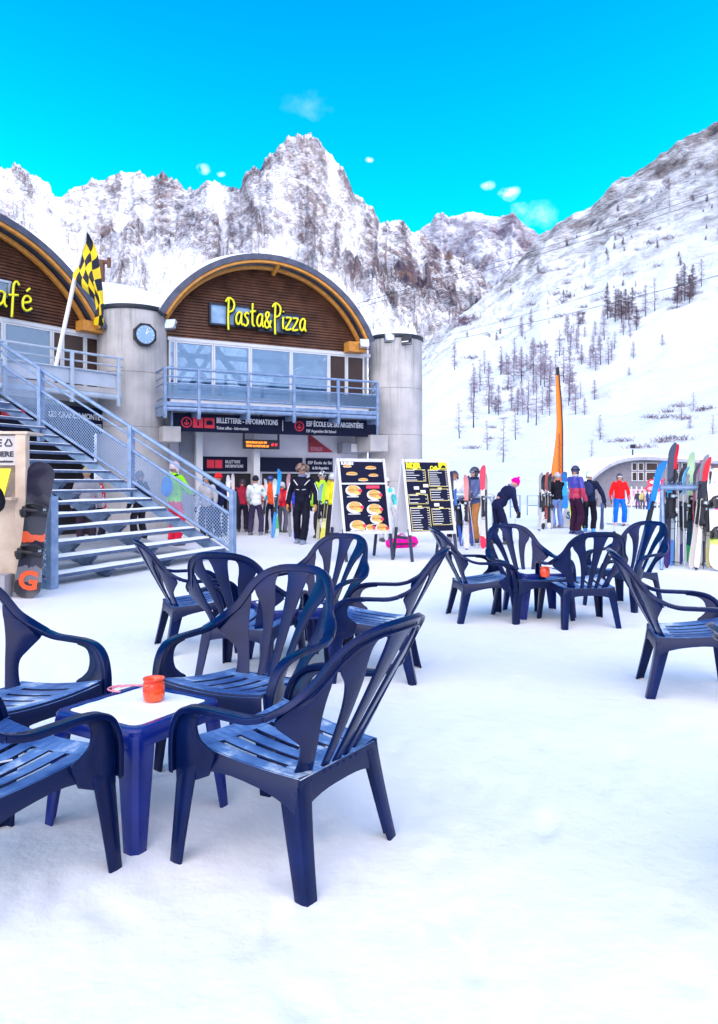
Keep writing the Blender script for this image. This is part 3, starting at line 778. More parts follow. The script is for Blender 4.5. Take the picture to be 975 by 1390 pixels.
MAIN = Pl((-4.844, 19.0), (.269, .14)); LEFT = Pl((-8.036, 16.65), (1.452, 1.95))
sR = MAIN.pz(500, 500)[0]
wz1 = MAIN.pz(232, 461)[1]
hall_main, arcM = hall(MAIN, 'restaurant_hall', 'concrete and dark plank hall with a snow-topped barrel roof, above the ticket office signs', [(217,421),(355,344),(509,463)], -.55, wz1+.06,
     [229,238,289.5,339.5,395,446,470,494], 8.0, -.05, sR+.05, (3.55, wz1), 5)
# ground floor, tower columns, slabs
def cyl(c, r_, z0, z1, n=40): 
    mb = MB(); mb.tube([(c[0], c[1], z0), (c[0], c[1], z1)], r_, n); return mb
def streaked():
    m = mat('rain_streaked_concrete', (.36,.35,.36), .85, color2=(.54,.52,.52), vscale=1.6, bump=.3, bscale=14, contrast=(.3,.7)); N = m.node_tree.nodes; L = m.node_tree.links; b = N['Principled BSDF']
    tc = N.new('ShaderNodeTexCoord'); mp = N.new('ShaderNodeMapping'); mp.inputs['Scale'].default_value = (5,5,.25); L.new(tc.outputs['Object'], mp.inputs[0])
    n = N.new('ShaderNodeTexNoise'); n.inputs['Scale'].default_value = 1.6; n.inputs['Detail'].default_value = 8; n.inputs['Roughness'].default_value = .65; L.new(mp.outputs[0], n.inputs['Vector'])
    sx = N.new('ShaderNodeSeparateXYZ'); L.new(tc.outputs['Object'], sx.inputs[0]); mr = N.new('ShaderNodeMapRange'); mr.inputs[1].default_value = 2.5; mr.inputs[2].default_value = 5.6; mr.inputs[3].default_value = .15; mr.inputs[4].default_value = .75; L.new(sx.outputs['Z'], mr.inputs[0])
    cr = N.new('ShaderNodeMapRange'); cr.inputs[1].default_value = .50; cr.inputs[2].default_value = .72; L.new(n.outputs['Fac'], cr.inputs[0]); mu = N.new('ShaderNodeMath'); mu.operation = 'MULTIPLY'; L.new(cr.outputs[0], mu.inputs[0]); L.new(mr.outputs[0], mu.inputs[1])
    src = b.inputs['Base Color'].links[0].from_socket; mx = N.new('ShaderNodeMixRGB'); L.new(mu.outputs[0], mx.inputs[0]); L.new(src, mx.inputs[1]); mx.inputs[2].default_value = (.12,.16,.14,1); L.new(mx.outputs[0], b.inputs['Base Color']); return m
M['streaked'] = streaked()
cL = pix(181, 500, 19.05); cR = pix(537, 500, 22.2)
for (c, r_, ztop) in ((cL, .88, 5.60), (cR, .80, 5.50)):
    col = under(cyl(c, r_, -.3, ztop).build('tower_column', M['streaked'], None, smooth='auto', bevel=.012), hall_main)
    for zj in (1.35, 2.7, 4.05): under(cyl(c, r_+.004, zj, zj+.012).build('formwork_joint', M['concrete_dark'], None, smooth='auto'), col)
    under(cyl(c, r_+.035, ztop+.002, ztop+.11).build('parapet_cap', M['steel_dark'], None, smooth='auto', bevel=.01), col)
    mb = MB(); mb.ell((c[0], c[1], ztop+.10), (r_*.97, r_*.97, .14), 28, 8); under(mb.build('snow_cover', M['snow_cap'], None, smooth=True), col)
mb = MB(); MAIN.box(mb, .02, sR, 3.16, 3.30, -.02, 7.6); under(mb.build('upper_floor', M['concrete_dark'], None), hall_main)
mb = MB(); MAIN.box(mb, .02, sR, 3.302, 3.47, -.03, .10); under(mb.build('sill_wall', M['white_paint'], None), hall_main)
mb = MB(); MAIN.box(mb, -.05, .08, 0-.3, 5.3, .3, 7.7); MAIN.box(mb, sR-.03, sR+.12, -.3, 5.3, .3, 7.7); under(mb.build('side_wall', M['concrete'], None), hall_main)
gt = .55
def frect(mb, x0, y0, x1, y1, t, th=.03):
    a0, z1 = MAIN.pz(x0, y0, t); a1, z0 = MAIN.pz(x1, y1, t); MAIN.box(mb, a0, a1, min(z0,z1), max(z0,z1), t, t+th)
    return a0, a1, min(z0,z1), max(z0,z1)
g0 = MB(); MAIN.box(g0, .09, sR-.04, 1.62, 3.15, gt, gt+.12); MAIN.box(g0, .09, sR-.04, -.3, .75, gt, gt+.12)
for x in (272, 348, 414, 455):
    a = MAIN.pz(x, 600, gt)[0]; MAIN.box(g0, a-.09, a+.09, .75, 1.62, gt+.002, gt+.118)
under(g0.build('ground_floor_wall', M['lilac_wall'], None), hall_main)
for x0, x1 in ((276, 343), (353, 410), (418, 451), (459, 497)):
    a0 = MAIN.pz(x0, 600, gt)[0]; a1 = MAIN.pz(x1, 600, gt)[0]
    f2 = MB(); MAIN.box(f2, a0, a1, .752, .80, gt-.03, gt+.08); MAIN.box(f2, a0, a1, 1.57, 1.618, gt-.03, gt+.08)
    MAIN.box(f2, a0, a0+.05, .80, 1.57, gt-.03, gt+.08); MAIN.box(f2, a1-.05, a1, .80, 1.57, gt-.03, gt+.08)
    wo = under(f2.build('ticket_window', M['frame_white'], None), hall_main)
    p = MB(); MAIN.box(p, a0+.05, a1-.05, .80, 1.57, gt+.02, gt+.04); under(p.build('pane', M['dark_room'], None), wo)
sh = MB(); a0, z1 = MAIN.pz(243, 585, gt); a1, z0 = MAIN.pz(271, 640, gt); 
for k in range(26):
    z = .35+k*.09; P = [MAIN.w(a, zz, tt) for a in (a0, a1) for zz, tt in ((z,gt-.05),(z+.088,gt-.02),(z+.088,gt-.004),(z,gt-.004))]
    sh.add(P, [(0,1,2,3),(7,6,5,4),(0,4,5,1),(1,5,6,2),(2,6,7,3),(3,7,4,0)])
under(sh.build('roller_shutter', M['shutter'], None), hall_main)
pil = MB()
for x in (271, 349): 
    a = MAIN.pz(x, 650, gt-.3)[0]; MAIN.box(pil, a-.09, a+.09, -.2, 3.1, gt-.3, gt-.12)
under(pil.build('pillar', M['white_paint'], None, bevel=.008), hall_main)
for x0, y0, x1, y1 in ((222,578,246,600),(503,590,527,613)):
    b = MB(); a0, z1 = MAIN.pz(x0, y0, -.75); a1, z0 = MAIN.pz(x1, y1, -.75); MAIN.box(b, a0, a1, z0, z1, -.75, .2); under(b.build('corbel', M['concrete'], None, bevel=.02), hall_main)
# middle snow roof between the two halls, with a little mast
mb = MB(); ni, nj = 40, 22; vs = []
for i in range(ni+1):
    a = -3.6+5.0*i/ni
    for j in range(nj+1):
        t = .15+7*j/nj; q = j/nj
        z = 5.62+1.95*math.sin(math.pi/2*min(1, q*1.15))*(.86+.14*math.cos((a+.9)*.9))+.05*noise.noise(Vector((a, t, 2))); vs.append(MAIN.w(a, z, t))
mb.add(vs, [(i*(nj+1)+j, (i+1)*(nj+1)+j, (i+1)*(nj+1)+j+1, i*(nj+1)+j+1) for i in range(ni) for j in range(nj)])
under(mb.build('valley_roof_snow', M['snow_cap'], None, smooth=True), hall_main)
mb = MB(); p0 = pix(138, 385, 24.5); p1 = pix(138, 353, 24.5); mb.tube([p0-Vector((0,0,.4)), p1], .11, 8); mb.tube([pix(128,355,24.5), pix(149,356,24.5)], .07, 8); mb.tube([pix(148,350,24.5), pix(148,363,24.5)], .07, 8)
tag(mb.build('roof_mast', mat('rusty_iron', (.12,.05,.03), .7, bump=.2), None, smooth='auto'), 'rust brown T-shaped vent pipe sticking out of the roof snow', 'pipe')
# gable windows behind the restaurant lettering
for x0, y0, x1, y1 in ((286,413,342,444),(352,424,406,453)):
    f2 = MB(); a0, z1 = MAIN.pz(x0, y0, -.08); a1, z0 = MAIN.pz(x1, y1, -.08); z0 = min(z0, z1-.45)
    MAIN.box(f2, a0-.05, a1+.05, z0-.05, z0, -.13, .05); MAIN.box(f2, a0-.05, a1+.05, z1, z1+.05, -.13, .05); MAIN.box(f2, a0-.05, a0, z0, z1, -.13, .05); MAIN.box(f2, a1, a1+.05, z0, z1, -.13, .05)
    wo = under(f2.build('gable_window', M['steel_dark'], None), hall_main); p = MB(); MAIN.box(p, a0, a1, z0, z1, -.09, -.07); under(p.build('pane', mat('sky_reflecting_pane', (.20,.32,.5), .08, var=.5, vscale=2, spec=1.0), None), wo)
# balcony
bt = -1.15
bal = MB(); bx = [224, 270, 337, 399, 459, 512]; bs = [MAIN.pz(x, 540, bt)[0] for x in bx]
zf = MAIN.pz(224, 545, bt)[1]; zr = MAIN.pz(224, 499, bt)[1]
MAIN.box(bal, bs[0]-.05, bs[-1]+.05, zf-.10, zf, bt-.04, -.04); ob = bal.build('balcony', M['steel'], None, bevel=.01); under(ob, hall_main)
rl = MB(); pts = [MAIN.w(bs[0], 0, bt), MAIN.w(bs[-1], 0, bt), MAIN.w(bs[-1]+.35, 0, -.25)]; ptl = [MAIN.w(bs[0], 0, -.1)]
for z, r_ in ((zr,.032),(zr-.20,.02),(zr-.36,.02),(zf+.10,.02)):
    for a, b in ((ptl[0], pts[0]), (pts[0], pts[1]), (pts[1], pts[2])): rl.tube([a+Vector((0,0,z)), b+Vector((0,0,z))], r_, 8)
rl.tube([MAIN.w(bs[0], zf-.16, bt+.02), MAIN.w(bs[-1]+.05, zf-.16, bt+.02)], .06, 10)
under(rl.build('railing', M['steel'], None, smooth='auto'), ob)
for s_ in bs+[None]:
    p = MB(); a, t = (s_, bt) if s_ is not None else (bs[-1]+.33, -.3)
    MAIN.box(p, a-.035, a+.035, zf-.22, zr-.02, t-.05, t+.03)
    if s_ is not None: p.add([MAIN.w(a+d_, z, t_) for d_ in (-.04,.04) for z, t_ in ((zf-.11,t-.06),(zf-.11,-.1),(zf-.30,-.1),(zf-.34,t+.05),(zf-.40,t-.03),(zf-.3,t-.06))], [(0,1,2,3,4,5),(11,10,9,8,7,6)]+[(i,i+6,(i+1)%6+6,(i+1)%6) for i in range(6)])
    under(p.build('baluster', M['steel'], None, bevel=.006), ob)
M['fascia_panel'] = glass_mat('cloudy_balcony_panel', (.30,.38,.5), .15)
for a, b in zip(bs, bs[1:]):
    p = MB(); MAIN.box(p, a+.05, b-.05, zf+.12, zr-.39, bt-.008, bt+.008); under(p.build('balcony_panel', M['fascia_panel'], None), ob)
p = MB(); 
P = [MAIN.w(bs[-1]+.02, 0, bt), MAIN.w(bs[-1]+.33, 0, -.3)]
p.bar(P[0]+Vector((0,0,(zf+.12+zr-.39)/2)), P[1]+Vector((0,0,(zf+.12+zr-.39)/2)), .016, zr-zf-.51); under(p.build('balcony_panel', M['fascia_panel'], None), ob)

# ---- café hall on the left
lz = LEFT.pz(100, 452)[1]
hall_left, arcL = hall(LEFT, 'cafe_hall', 'dark plank hall with orange roof arches, cut by the left edge above the stairs', [(0,289),(75,343),(146,444),None][:3]+[] , -.8, lz+.05,
     [-150,-90,-40,4,70,84,115,134], 9.0, LEFT.pz(-160,480)[0], LEFT.pz(135,480)[0], (3.62, lz), 4) if False else (None, None)
A3 = [LEFT.pz(x, y, -.55) for x, y in ((0,289),(75,343),(146,444))]
_c = circ3(*A3)
# reflect the right end to get the whole arch
def px_of(pl, a, z, t):
    w_ = pl.w(a, z, t); return (CX+F_PX*w_.x/w_.y, HZ-F_PX*(w_.z-CAM_H)/w_.y)
endl = (2*_c[0]-A3[2][0], A3[2][1])
_px = [px_of(LEFT, *endl, -.55), (75,343), (146,444)]
hall_left, arcL = hall(LEFT, 'cafe_hall', 'dark plank hall with orange roof arches, cut by the left edge above the stairs', _px, -.55, lz+.05,
     [-150,-90,-40,4,70,84,115,134], 9.0, LEFT.pz(-160,480)[0], LEFT.pz(135,480)[0], (3.62, lz), 4)
sl0, sl1 = LEFT.pz(-160,480)[0], LEFT.pz(135,480)[0]
mb = MB(); LEFT.box(mb, sl0, sl1, 3.16, 3.30, -.02, 8); under(mb.build('upper_floor', M['concrete_dark'], None), hall_left)
mb = MB(); LEFT.box(mb, sl0, sl1, 3.302, 3.52, -.03, .10); under(mb.build('sill_wall', M['white_paint'], None), hall_left)
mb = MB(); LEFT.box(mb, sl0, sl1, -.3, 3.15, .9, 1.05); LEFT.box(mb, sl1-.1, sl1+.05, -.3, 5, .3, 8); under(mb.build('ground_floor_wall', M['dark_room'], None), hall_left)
f2 = MB(); a0, z1 = LEFT.pz(-30, 376, -.08); a1, z0 = LEFT.pz(11, 402, -.08)
LEFT.box(f2, a0-.05, a1+.06, z0-.05, z0, -.13, .05); LEFT.box(f2, a0-.05, a1+.06, z1, z1+.05, -.13, .05); LEFT.box(f2, a1, a1+.06, z0, z1, -.13, .05)
wo = under(f2.build('gable_window', M['steel_light'], None), hall_left); p = MB(); LEFT.box(p, a0, a1, z0, z1, -.09, -.07); under(p.build('pane', M['glass'], None), wo)
bo = MB(); a0, z1 = LEFT.pz(112, 428, -.35); a1, z0 = LEFT.pz(140, 452, -.35); LEFT.box(bo, a0, a1, z0-.02, z1-.1, -.4, -.06); under(bo.build('beam_shoe', M['glulam'], None, bevel=.01), hall_left)
bo = MB(); a0, z1 = MAIN.pz(474, 463, -.4); a1, z0 = MAIN.pz(497, 477, -.4); MAIN.box(bo, a0, a1, z0-.04, z1, -.42, -.06); under(bo.build('beam_shoe', M['glulam'], None, bevel=.01), hall_main)
# its balcony: sweeps from the window front to the column
bl = MB(); Q = [(-120,418,.0),(0,470,0),(95,500,0),(158,520,0)]
def lb(x, t=-1.1): return LEFT.pz(x, 500, t)[0]
bsx = [-100, 4, 95, 158]; bss = [lb(x) for x in bsx]; zfl = LEFT.pz(95, 522, -1.1)[1]; zrl = LEFT.pz(95, 477, -1.1)[1]
LEFT.box(bl, bss[0], bss[-1]+.12, zfl-.12, zfl, -1.14, -.04); ob = under(bl.build('balcony', M['concrete'], None, bevel=.01), hall_left)
mb = MB(); LEFT.box(mb, bss[0], bss[-1]+.1, zfl+.03, zfl+.40, -1.13, -1.10); under(mb.build('balcony_panel', mat('pale_fascia', (.46,.52,.62), .5, var=.06), None), ob)
rl = MB()
for z, r_ in ((zrl,.03),(zrl-.20,.02),(zrl-.38,.02)): rl.tube([LEFT.w(bss[0], z, -1.16), LEFT.w(bss[-1]+.14, z, -1.16)], r_, 8)
rl.tube([LEFT.w(bss[0], zfl-.18, -1.1), LEFT.w(bss[-1]+.12, zfl-.18, -1.1)], .07, 10)
under(rl.build('railing', M['steel_light'], None, smooth='auto'), ob)
for a in bss:
    p = MB(); LEFT.box(p, a-.035, a+.035, zfl-.40, zrl-.02, -1.22, -1.15); under(p.build('baluster', M['steel_light'], None, bevel=.005), ob)

# ---- signs
sg = empty('restaurant_sign', tuple(MAIN.w(2.5, 5.5, -.2)), 0, 'handwritten yellow Pasta&Pizza lettering on the plank gable', 'sign')
a0, zb = MAIN.pz(306, 440, -.22); a1, _ = MAIN.pz(415, 448, -.22)
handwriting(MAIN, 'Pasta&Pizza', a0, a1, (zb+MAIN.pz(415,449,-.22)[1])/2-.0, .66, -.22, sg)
sg = empty('cafe_sign', tuple(LEFT.w(0, 5.5, -.2)), 0, 'handwritten yellow Café lettering cut by the left edge', 'sign')
a1, zb = LEFT.pz(44, 423, -.22); a0 = LEFT.pz(-33, 423, -.22)[0]
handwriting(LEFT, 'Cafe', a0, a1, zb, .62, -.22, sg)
# long navy ticket office band
bt2 = -.62
def pl_sign(pl, name, label, x0, y0, x1, y1, t, material, th=.08, cat='sign'):
    a0, z1 = pl.pz(x0, y0, t); a1, z0 = pl.pz(x1, y1, t); z0 = pl.pz(x0, y0+(y1-y0), t)[1] if False else z0
    return a0, a1, z0, z1
a0, zt = MAIN.pz(235, 560, bt2); a1, _ = MAIN.pz(511, 573, bt2); zb = MAIN.pz(235, 585, bt2)[1]
sg = empty('ticket_office_sign', tuple(MAIN.w(a0, zb, bt2)), 0, 'long navy sign band reading Billetterie Informations and Ecole de Ski below the balcony', 'sign')
mb = MB(); MAIN.box(mb, a0, a1, zb, zt, bt2, bt2+.10); under(mb.build('sign_panel', M['sign_navy'], None, bevel=.006), sg)
mb = MB(); MAIN.box(mb, a0-.05, a0-.003, zb-.02, zt+.02, bt2-.01, bt2+.12); MAIN.box(mb, a1+.003, a1+.05, zb-.02, zt+.02, bt2-.01, bt2+.12); under(mb.build('end_cap', M['steel'], None), sg)
ez = Vector((0,0,1)); zh = zt-zb; zm = (zt+zb)/2; ft = bt2-.006
def mtxt(s_, x0, x1, zc, size, m, par, t=ft, pl=MAIN, **k):
    p0 = pl.pz(x0, 570, t)[0]; p1 = pl.pz(x1, 570, t)[0]
    return put_text(s_, size, pl.w(p0, zc, t), pl.e, ez, m, par, width=p1-p0, **k)
mtxt('BILLETTERIE - INFORMATIONS', 294, 377, zm+.07, .19, M['sign_white'], sg, bold=.004)
mtxt('Ticket office - Information', 294, 337, zm-.12, .11, M['sign_white'], sg)
mtxt('ESF ÉCOLE DE SKI ARGENTIÈRE', 416, 493, zm+.07, .19, M['sign_white'], sg, bold=.004)
mtxt('ESF Argentière Ski School', 416, 456, zm-.12, .11, M['sign_white'], sg)
def pictogram(x, kind, par, pl=MAIN, t=ft):
    a = pl.pz(x, 570, t)[0]; b = MB(); d = MB()
    if kind == 'circle':
        n = 28; 
        for q in range(n):
            u, v = 2*math.pi*q/n, 2*math.pi*(q+1)/n
            P = [pl.w(a+r_*math.cos(w_), zm+r_*math.sin(w_), tt) for tt in (t-.004, t+.004) for r_, w_ in ((.135,u),(.135,v),(.108,v),(.108,u))]
            b.add(P, [(0,1,2,3),(7,6,5,4),(0,4,5,1),(2,6,7,3)])
        b.bar(pl.w(a, zm+.07, t), pl.w(a, zm-.05, t), .03, .006, up=pl.d)
        b.bar(pl.w(a, zm-.07, t), pl.w(a-.06, zm-.005, t), .026, .006, up=pl.d); b.bar(pl.w(a, zm-.07, t), pl.w(a+.06, zm-.005, t), .026, .006, up=pl.d)
    else:
        pl.box(b, a-.13, a+.13, zm-.13, zm+.13, t-.004, t+.004)
        if kind == 'info':
            pl.box(d, a-.02, a+.02, zm-.08, zm+.03, t-.010, t-.0045); pl.box(d, a-.02, a+.02, zm+.05, zm+.085, t-.010, t-.0045)
        else:
            pl.box(d, a-.08, a+.08, zm-.05, zm+.05, t-.010, t-.0045); d.bar(pl.w(a-.04, zm+.03, t-.012), pl.w(a+.03, zm+.085, t-.012), .02, .006, up=pl.d)
    o = under(b.build('pictogram', M['sign_red'], None), par)
    if d.v: under(d.build('symbol', M['sign_navy'], None), par)
pictogram(253.5, 'circle', sg); pictogram(269, 'info', sg); pictogram(284.5, 'ticket', sg); pictogram(406.5, 'circle', sg)
mb = MB(); a = MAIN.pz(384, 570, ft)[0]; MAIN.box(mb, a-.006, a+.006, zm-.14, zm+.14, ft-.003, ft+.003); under(mb.build('divider', M['sign_white'], None), sg)
# LED board
dl = -.15; a0, z1 = MAIN.pz(331, 588, dl); a1, z0 = MAIN.pz(380, 610, dl)
sg = empty('display_board', tuple(MAIN.w(a0, z0, dl)), 0, 'black hanging display board with two lines of orange dot text', 'display')
mb = MB(); MAIN.box(mb, a0, a1, z0, z0+.25, dl, dl+.10); MAIN.box(mb, a0, a0+.04, z0+.25, z1+.0, dl+.02, dl+.08); MAIN.box(mb, a1-.04, a1, z0+.25, z1, dl+.02, dl+.08); MAIN.box(mb, a0, a1, z1, z1+.04, dl+.02, dl+.08)
MAIN.box(mb, (a0+a1)/2-.02, (a0+a1)/2+.02, z1+.04, 3.16, dl+.03, dl+.07)
under(mb.build('casing', M['black'], None, bevel=.004), sg)
M['led'] = mat('orange_led', (.6,.15,.02), .5, emis=(1,.28,.02), estr=1.6); M['led_red'] = mat('red_led', (.6,.02,.02), .5, emis=(1,.03,.05), estr=1.4)
mtxt('BIENVENUE AUX GM', 334, 362, z0+.17, .085, M['led'], sg, t=dl-.004); mtxt('TEMPS OUVERTURE LIS', 334, 365, z0+.075, .085, M['led'], sg, t=dl-.004)
mtxt('# #', 368.5, 376.5, z0+.125, .11, M['led_red'], sg, t=dl-.004)
# wall signs above the counters
for nm, lab, x0, x1, lines in (('counter_sign', 'navy Billetterie Informations panel above the left ticket window', 275, 336, (('BILLETTERIE', 306, 326, .06), ('INFORMATIONS', 306, 330, -.06))),
                       ('counter_sign', 'blank navy panel above the middle ticket window', 354, 411, ()),
                       ('counter_sign', 'navy ESF École de Ski panel above the right ticket window', 416, 452, (('ESF École de Ski', 418, 450, .06), ('de Ski Argentière', 424, 446, -.09)))):
    t = gt-.10; a0 = MAIN.pz(x0, 620, t)[0]; a1 = MAIN.pz(x1, 620, t)[0]; z1 = MAIN.pz(x0, 618, t)[1]; z1 = 1.4+.62; z0 = z1-.40
    sg = empty(nm, tuple(MAIN.w(a0, z0, t)), 0, lab, 'sign', 'panels above the ticket windows')
    mb = MB(); MAIN.box(mb, a0, a1, z0, z1, t, t+.05); under(mb.build('sign_panel', M['sign_navy'], None, bevel=.004), sg)
    for s_, u0, u1, dz in lines: mtxt(s_, u0, u1, (z0+z1)/2+dz, .12, M['sign_white'], sg, t=t-.005)
    if x0 == 275:
        b = MB()
        for xx in (286, 297): a = MAIN.pz(xx, 620, t)[0]; MAIN.box(b, a-.10, a+.10, (z0+z1)/2-.11, (z0+z1)/2+.11, t-.006, t-.001)
        under(b.build('pictogram', M['sign_red'], None), sg)
# red triangle poster
t = gt-.02; P3 = [MAIN.pz(419, 589, t), MAIN.pz(419, 614, t), MAIN.pz(452, 614, t)]
mb = MB(); mb.prism(P3, lambda u, v, w_: MAIN.w(u, v, t-.03+w_), .025)
o = mb.build('triangular_poster', mat('dark_red_print', (.30,.01,.03), .5, var=.3, vscale=6), None); tag(o, 'dark red triangular poster on the pale wall under the sign band', 'poster')
mb = MB(); MAIN.box(mb, MAIN.pz(421,600,t)[0], MAIN.pz(437,600,t)[0], P3[1][1]+.04, P3[1][1]+.16, t-.036, t-.031); mb.build('picture', mat('faded_picture', (.45,.12,.18), .5, var=.4, vscale=20), o)
# air conditioner
t = .1; a0, z1 = MAIN.pz(465, 600, t); a1, z0 = MAIN.pz(497, 616, t)
ac = empty('air_conditioner', tuple(MAIN.w(a0, z0, t)), 0, 'white air conditioning box mounted under the right end of the sign band', 'air conditioner')
mb = MB(); MAIN.box(mb, a0, a1, z0, z1, t, t+.35); under(mb.build('casing', mat('grey_casing', (.25,.27,.32), .5), None, bevel=.01), ac)
mb = MB(); MAIN.box(mb, a0+.28, a1-.03, z0+.05, z1-.04, t-.02, t-.002); under(mb.build('grille', M['white_paint'], None, bevel=.004), ac)
# clock
ck = pix(200, 453, cL.y-.93); 
clk = empty('wall_clock', tuple(ck), 0, 'octagonal dark clock on the left concrete column', 'clock')
dirc = Vector((ck.x-cL.x, ck.y-cL.y, 0)).normalized(); sidec = Vector((-dirc.y, dirc.x, 0)); ctr = Vector((cL.x, cL.y, 0))+dirc*.90+Vector((0,0,ck.z))
def disc(r_, n, d0, d1, ph=0):
    mb = MB(); mb.prism([(r_*math.cos(2*math.pi*(i+ph)/n), r_*math.sin(2*math.pi*(i+ph)/n)) for i in range(n)], lambda u, v, w_: ctr+sidec*u+ez*v+dirc*(d0+w_), d1-d0); return mb
under(disc(.30, 8, -.02, .09, .5).build('clock_case', M['black'], None, bevel=.012), clk)
under(disc(.225, 32, .091, .10).build('clock_face', mat('pale_dial', (.25,.42,.62), .3, var=.15), None), clk)
hd = MB()
for ang, ln, w_ in ((50, .12, .022), (75, .18, .016)):
    a = R(ang); hd.bar(ctr+dirc*.108, ctr+dirc*.108+sidec*math.cos(a)*ln+ez*math.sin(a)*ln, w_, .006, up=dirc)
for q in range(12):
    a = 2*math.pi*q/12; u = sidec*math.cos(a)+ez*math.sin(a); hd.bar(ctr+dirc*.104+u*.17, ctr+dirc*.104+u*.205, .014, .004, up=dirc)
under(hd.build('clock_hand', M['sign_white'], None), clk)
# floodlights
for (x, y, Y, lab) in ((495,466,20.9,'white floodlight bolted to the right end of the roof arch'), (552,460,21.3,'black floodlight on the rim of the right concrete column'), (529,457,21.4,'small white floodlight on the rim of the right concrete column'), (232,440,18.4,'small grey floodlight beside the clock column')):
    p = pix(x, y, Y); r0 = empty('floodlight', tuple(p), R(random.Random(x).uniform(-30,30)), lab, 'floodlight', 'floodlights on the hall')
    mb = MB(); mb.box((0,0,0), (.26,.12,.22), (R(-25),0,0)); mb.build('lamp_housing', M['black'] if x in (552,) else M['steel_light'], r0, bevel=.015)
    mb = MB(); mb.box((0,-.064,-.028), (.21,.012,.17), (R(-25),0,0)); mb.build('lens', M['white_paint'], r0)
    mb = MB(); mb.tube([(-.15,0,0),(-.15,.02,-.16),(.15,.02,-.16),(.15,0,0)], .014, 6); mb.build('bracket', M['steel_dark'], r0)
# sign under the café balcony
t = -.35; a0 = LEFT.pz(60, 560, t)[0]; a1 = LEFT.pz(150, 560, t)[0]; z1 = LEFT.pz(120, 553, t)[1]; z0 = LEFT.pz(120, 588, t)[1]
sg = empty('lift_sign', tuple(LEFT.w(a0, z0, t)), 0, 'navy Grands Montets sign half hidden behind the stair railing', 'sign')
mb = MB(); LEFT.box(mb, a0, a1, z0, z1, t, t+.08); under(mb.build('sign_panel', M['sign_navy'], None, bevel=.004), sg)
mtxt('LES GRANDS MONTETS', 66, 143, (z0+z1)/2+.08, .19, M['sign_white'], sg, t=t-.006, pl=LEFT, bold=.004); mtxt('3275 m', 128, 143, (z0+z1)/2-.13, .12, M['sign_white'], sg, t=t-.006, pl=LEFT)
sg = empty('lift_sign', tuple(LEFT.w(0, 1.5, 0)), 0, 'dark panel with red squares seen between the upper stair treads', 'sign')
t = -.1; mb = MB(); LEFT.box(mb, LEFT.pz(-30,560,t)[0], LEFT.pz(40,560,t)[0], 2.4, 3.1, t, t+.06); under(mb.build('sign_panel', M['sign_navy'], None), sg)
mb = MB()
for x in (9, 27): a = LEFT.pz(x, 560, t)[0]; LEFT.box(mb, a-.13, a+.13, 2.75, 3.0, t-.012, t-.002)
under(mb.build('pictogram', M['sign_red'], None), sg)

# ------------------------------------------------------------------ chequered flag
fl = empty('chequered_flag', tuple(LEFT.w(1.6, 3.2, -1.25)), 0, 'yellow and black chequered flag hanging from a slanted pole by the stairs', 'flag')
fY = 15.8
pa, pb = pix(76, 497, fY), pix(118, 303, fY)
mb = MB(); mb.tube([pa, pb], .045, 10); mb.ell(pb, (.06,.06,.06)); under(mb.build('flagpole', M['white_paint'], None, smooth='auto'), fl)
def flag_mat():
    m = bpy.data.materials.new('chequered_cloth'); m.use_nodes = True; N = m.node_tree.nodes; L = m.node_tree.links
    c = N.new('ShaderNodeTexChecker'); c.inputs['Color1'].default_value = (.85,.62,.01,1); c.inputs['Color2'].default_value = (.008,.009,.02,1); c.inputs['Scale'].default_value = 1
    u = N.new('ShaderNodeTexCoord'); mp = N.new('ShaderNodeMapping'); mp.inputs['Scale'].default_value = (7, 6, 1); L.new(u.outputs['UV'], mp.inputs[0]); L.new(mp.outputs[0], c.inputs[0])
    L.new(c.outputs[0], N['Principled BSDF'].inputs['Base Color']); N['Principled BSDF'].inputs['Roughness'].default_value = .7; return m
nu, nv = 26, 44
me = bpy.data.meshes.new('flag_cloth'); vs = []
top = [(119,312),(124,330),(134,368),(141,396),(139,418),(141,440)]   # fly side outline
for j in range(nv+1):
    v = j/nv; P = pb.lerp(pa, .04+.34*v)
    # fly end hangs down: each row droops more the further it is from the pole
    for i in range(nu+1):
        u = i/nu
        # drooping width grows down the hoist
        dx = .44*math.sin(u*1.45)+.03*math.sin(u*9+v*3); dz = -u*(1.95-.92*v)+.10*math.sin(u*3.1); dy = .20*math.sin(u*5+v*5.0)*(.3+u)**.6 + .05*math.sin(v*11+u*3)
        vs.append((P.x+dx, P.y+dy, P.z+dz))
me.from_pydata(vs, [], [(j*(nu+1)+i, j*(nu+1)+i+1, (j+1)*(nu+1)+i+1, (j+1)*(nu+1)+i) for j in range(nv) for i in range(nu)])
uv = me.uv_layers.new(name='UVMap')
for lp in me.loops:
    i = lp.vertex_index % (nu+1); j = lp.vertex_index//(nu+1); uv.data[lp.index].uv = (i/nu, j/nv*.66)
me.polygons.foreach_set('use_smooth', [True]*len(me.polygons)); me.materials.append(flag_mat())
fo = bpy.data.objects.new('flag_cloth', me); COL.objects.link(fo); under(fo, fl)

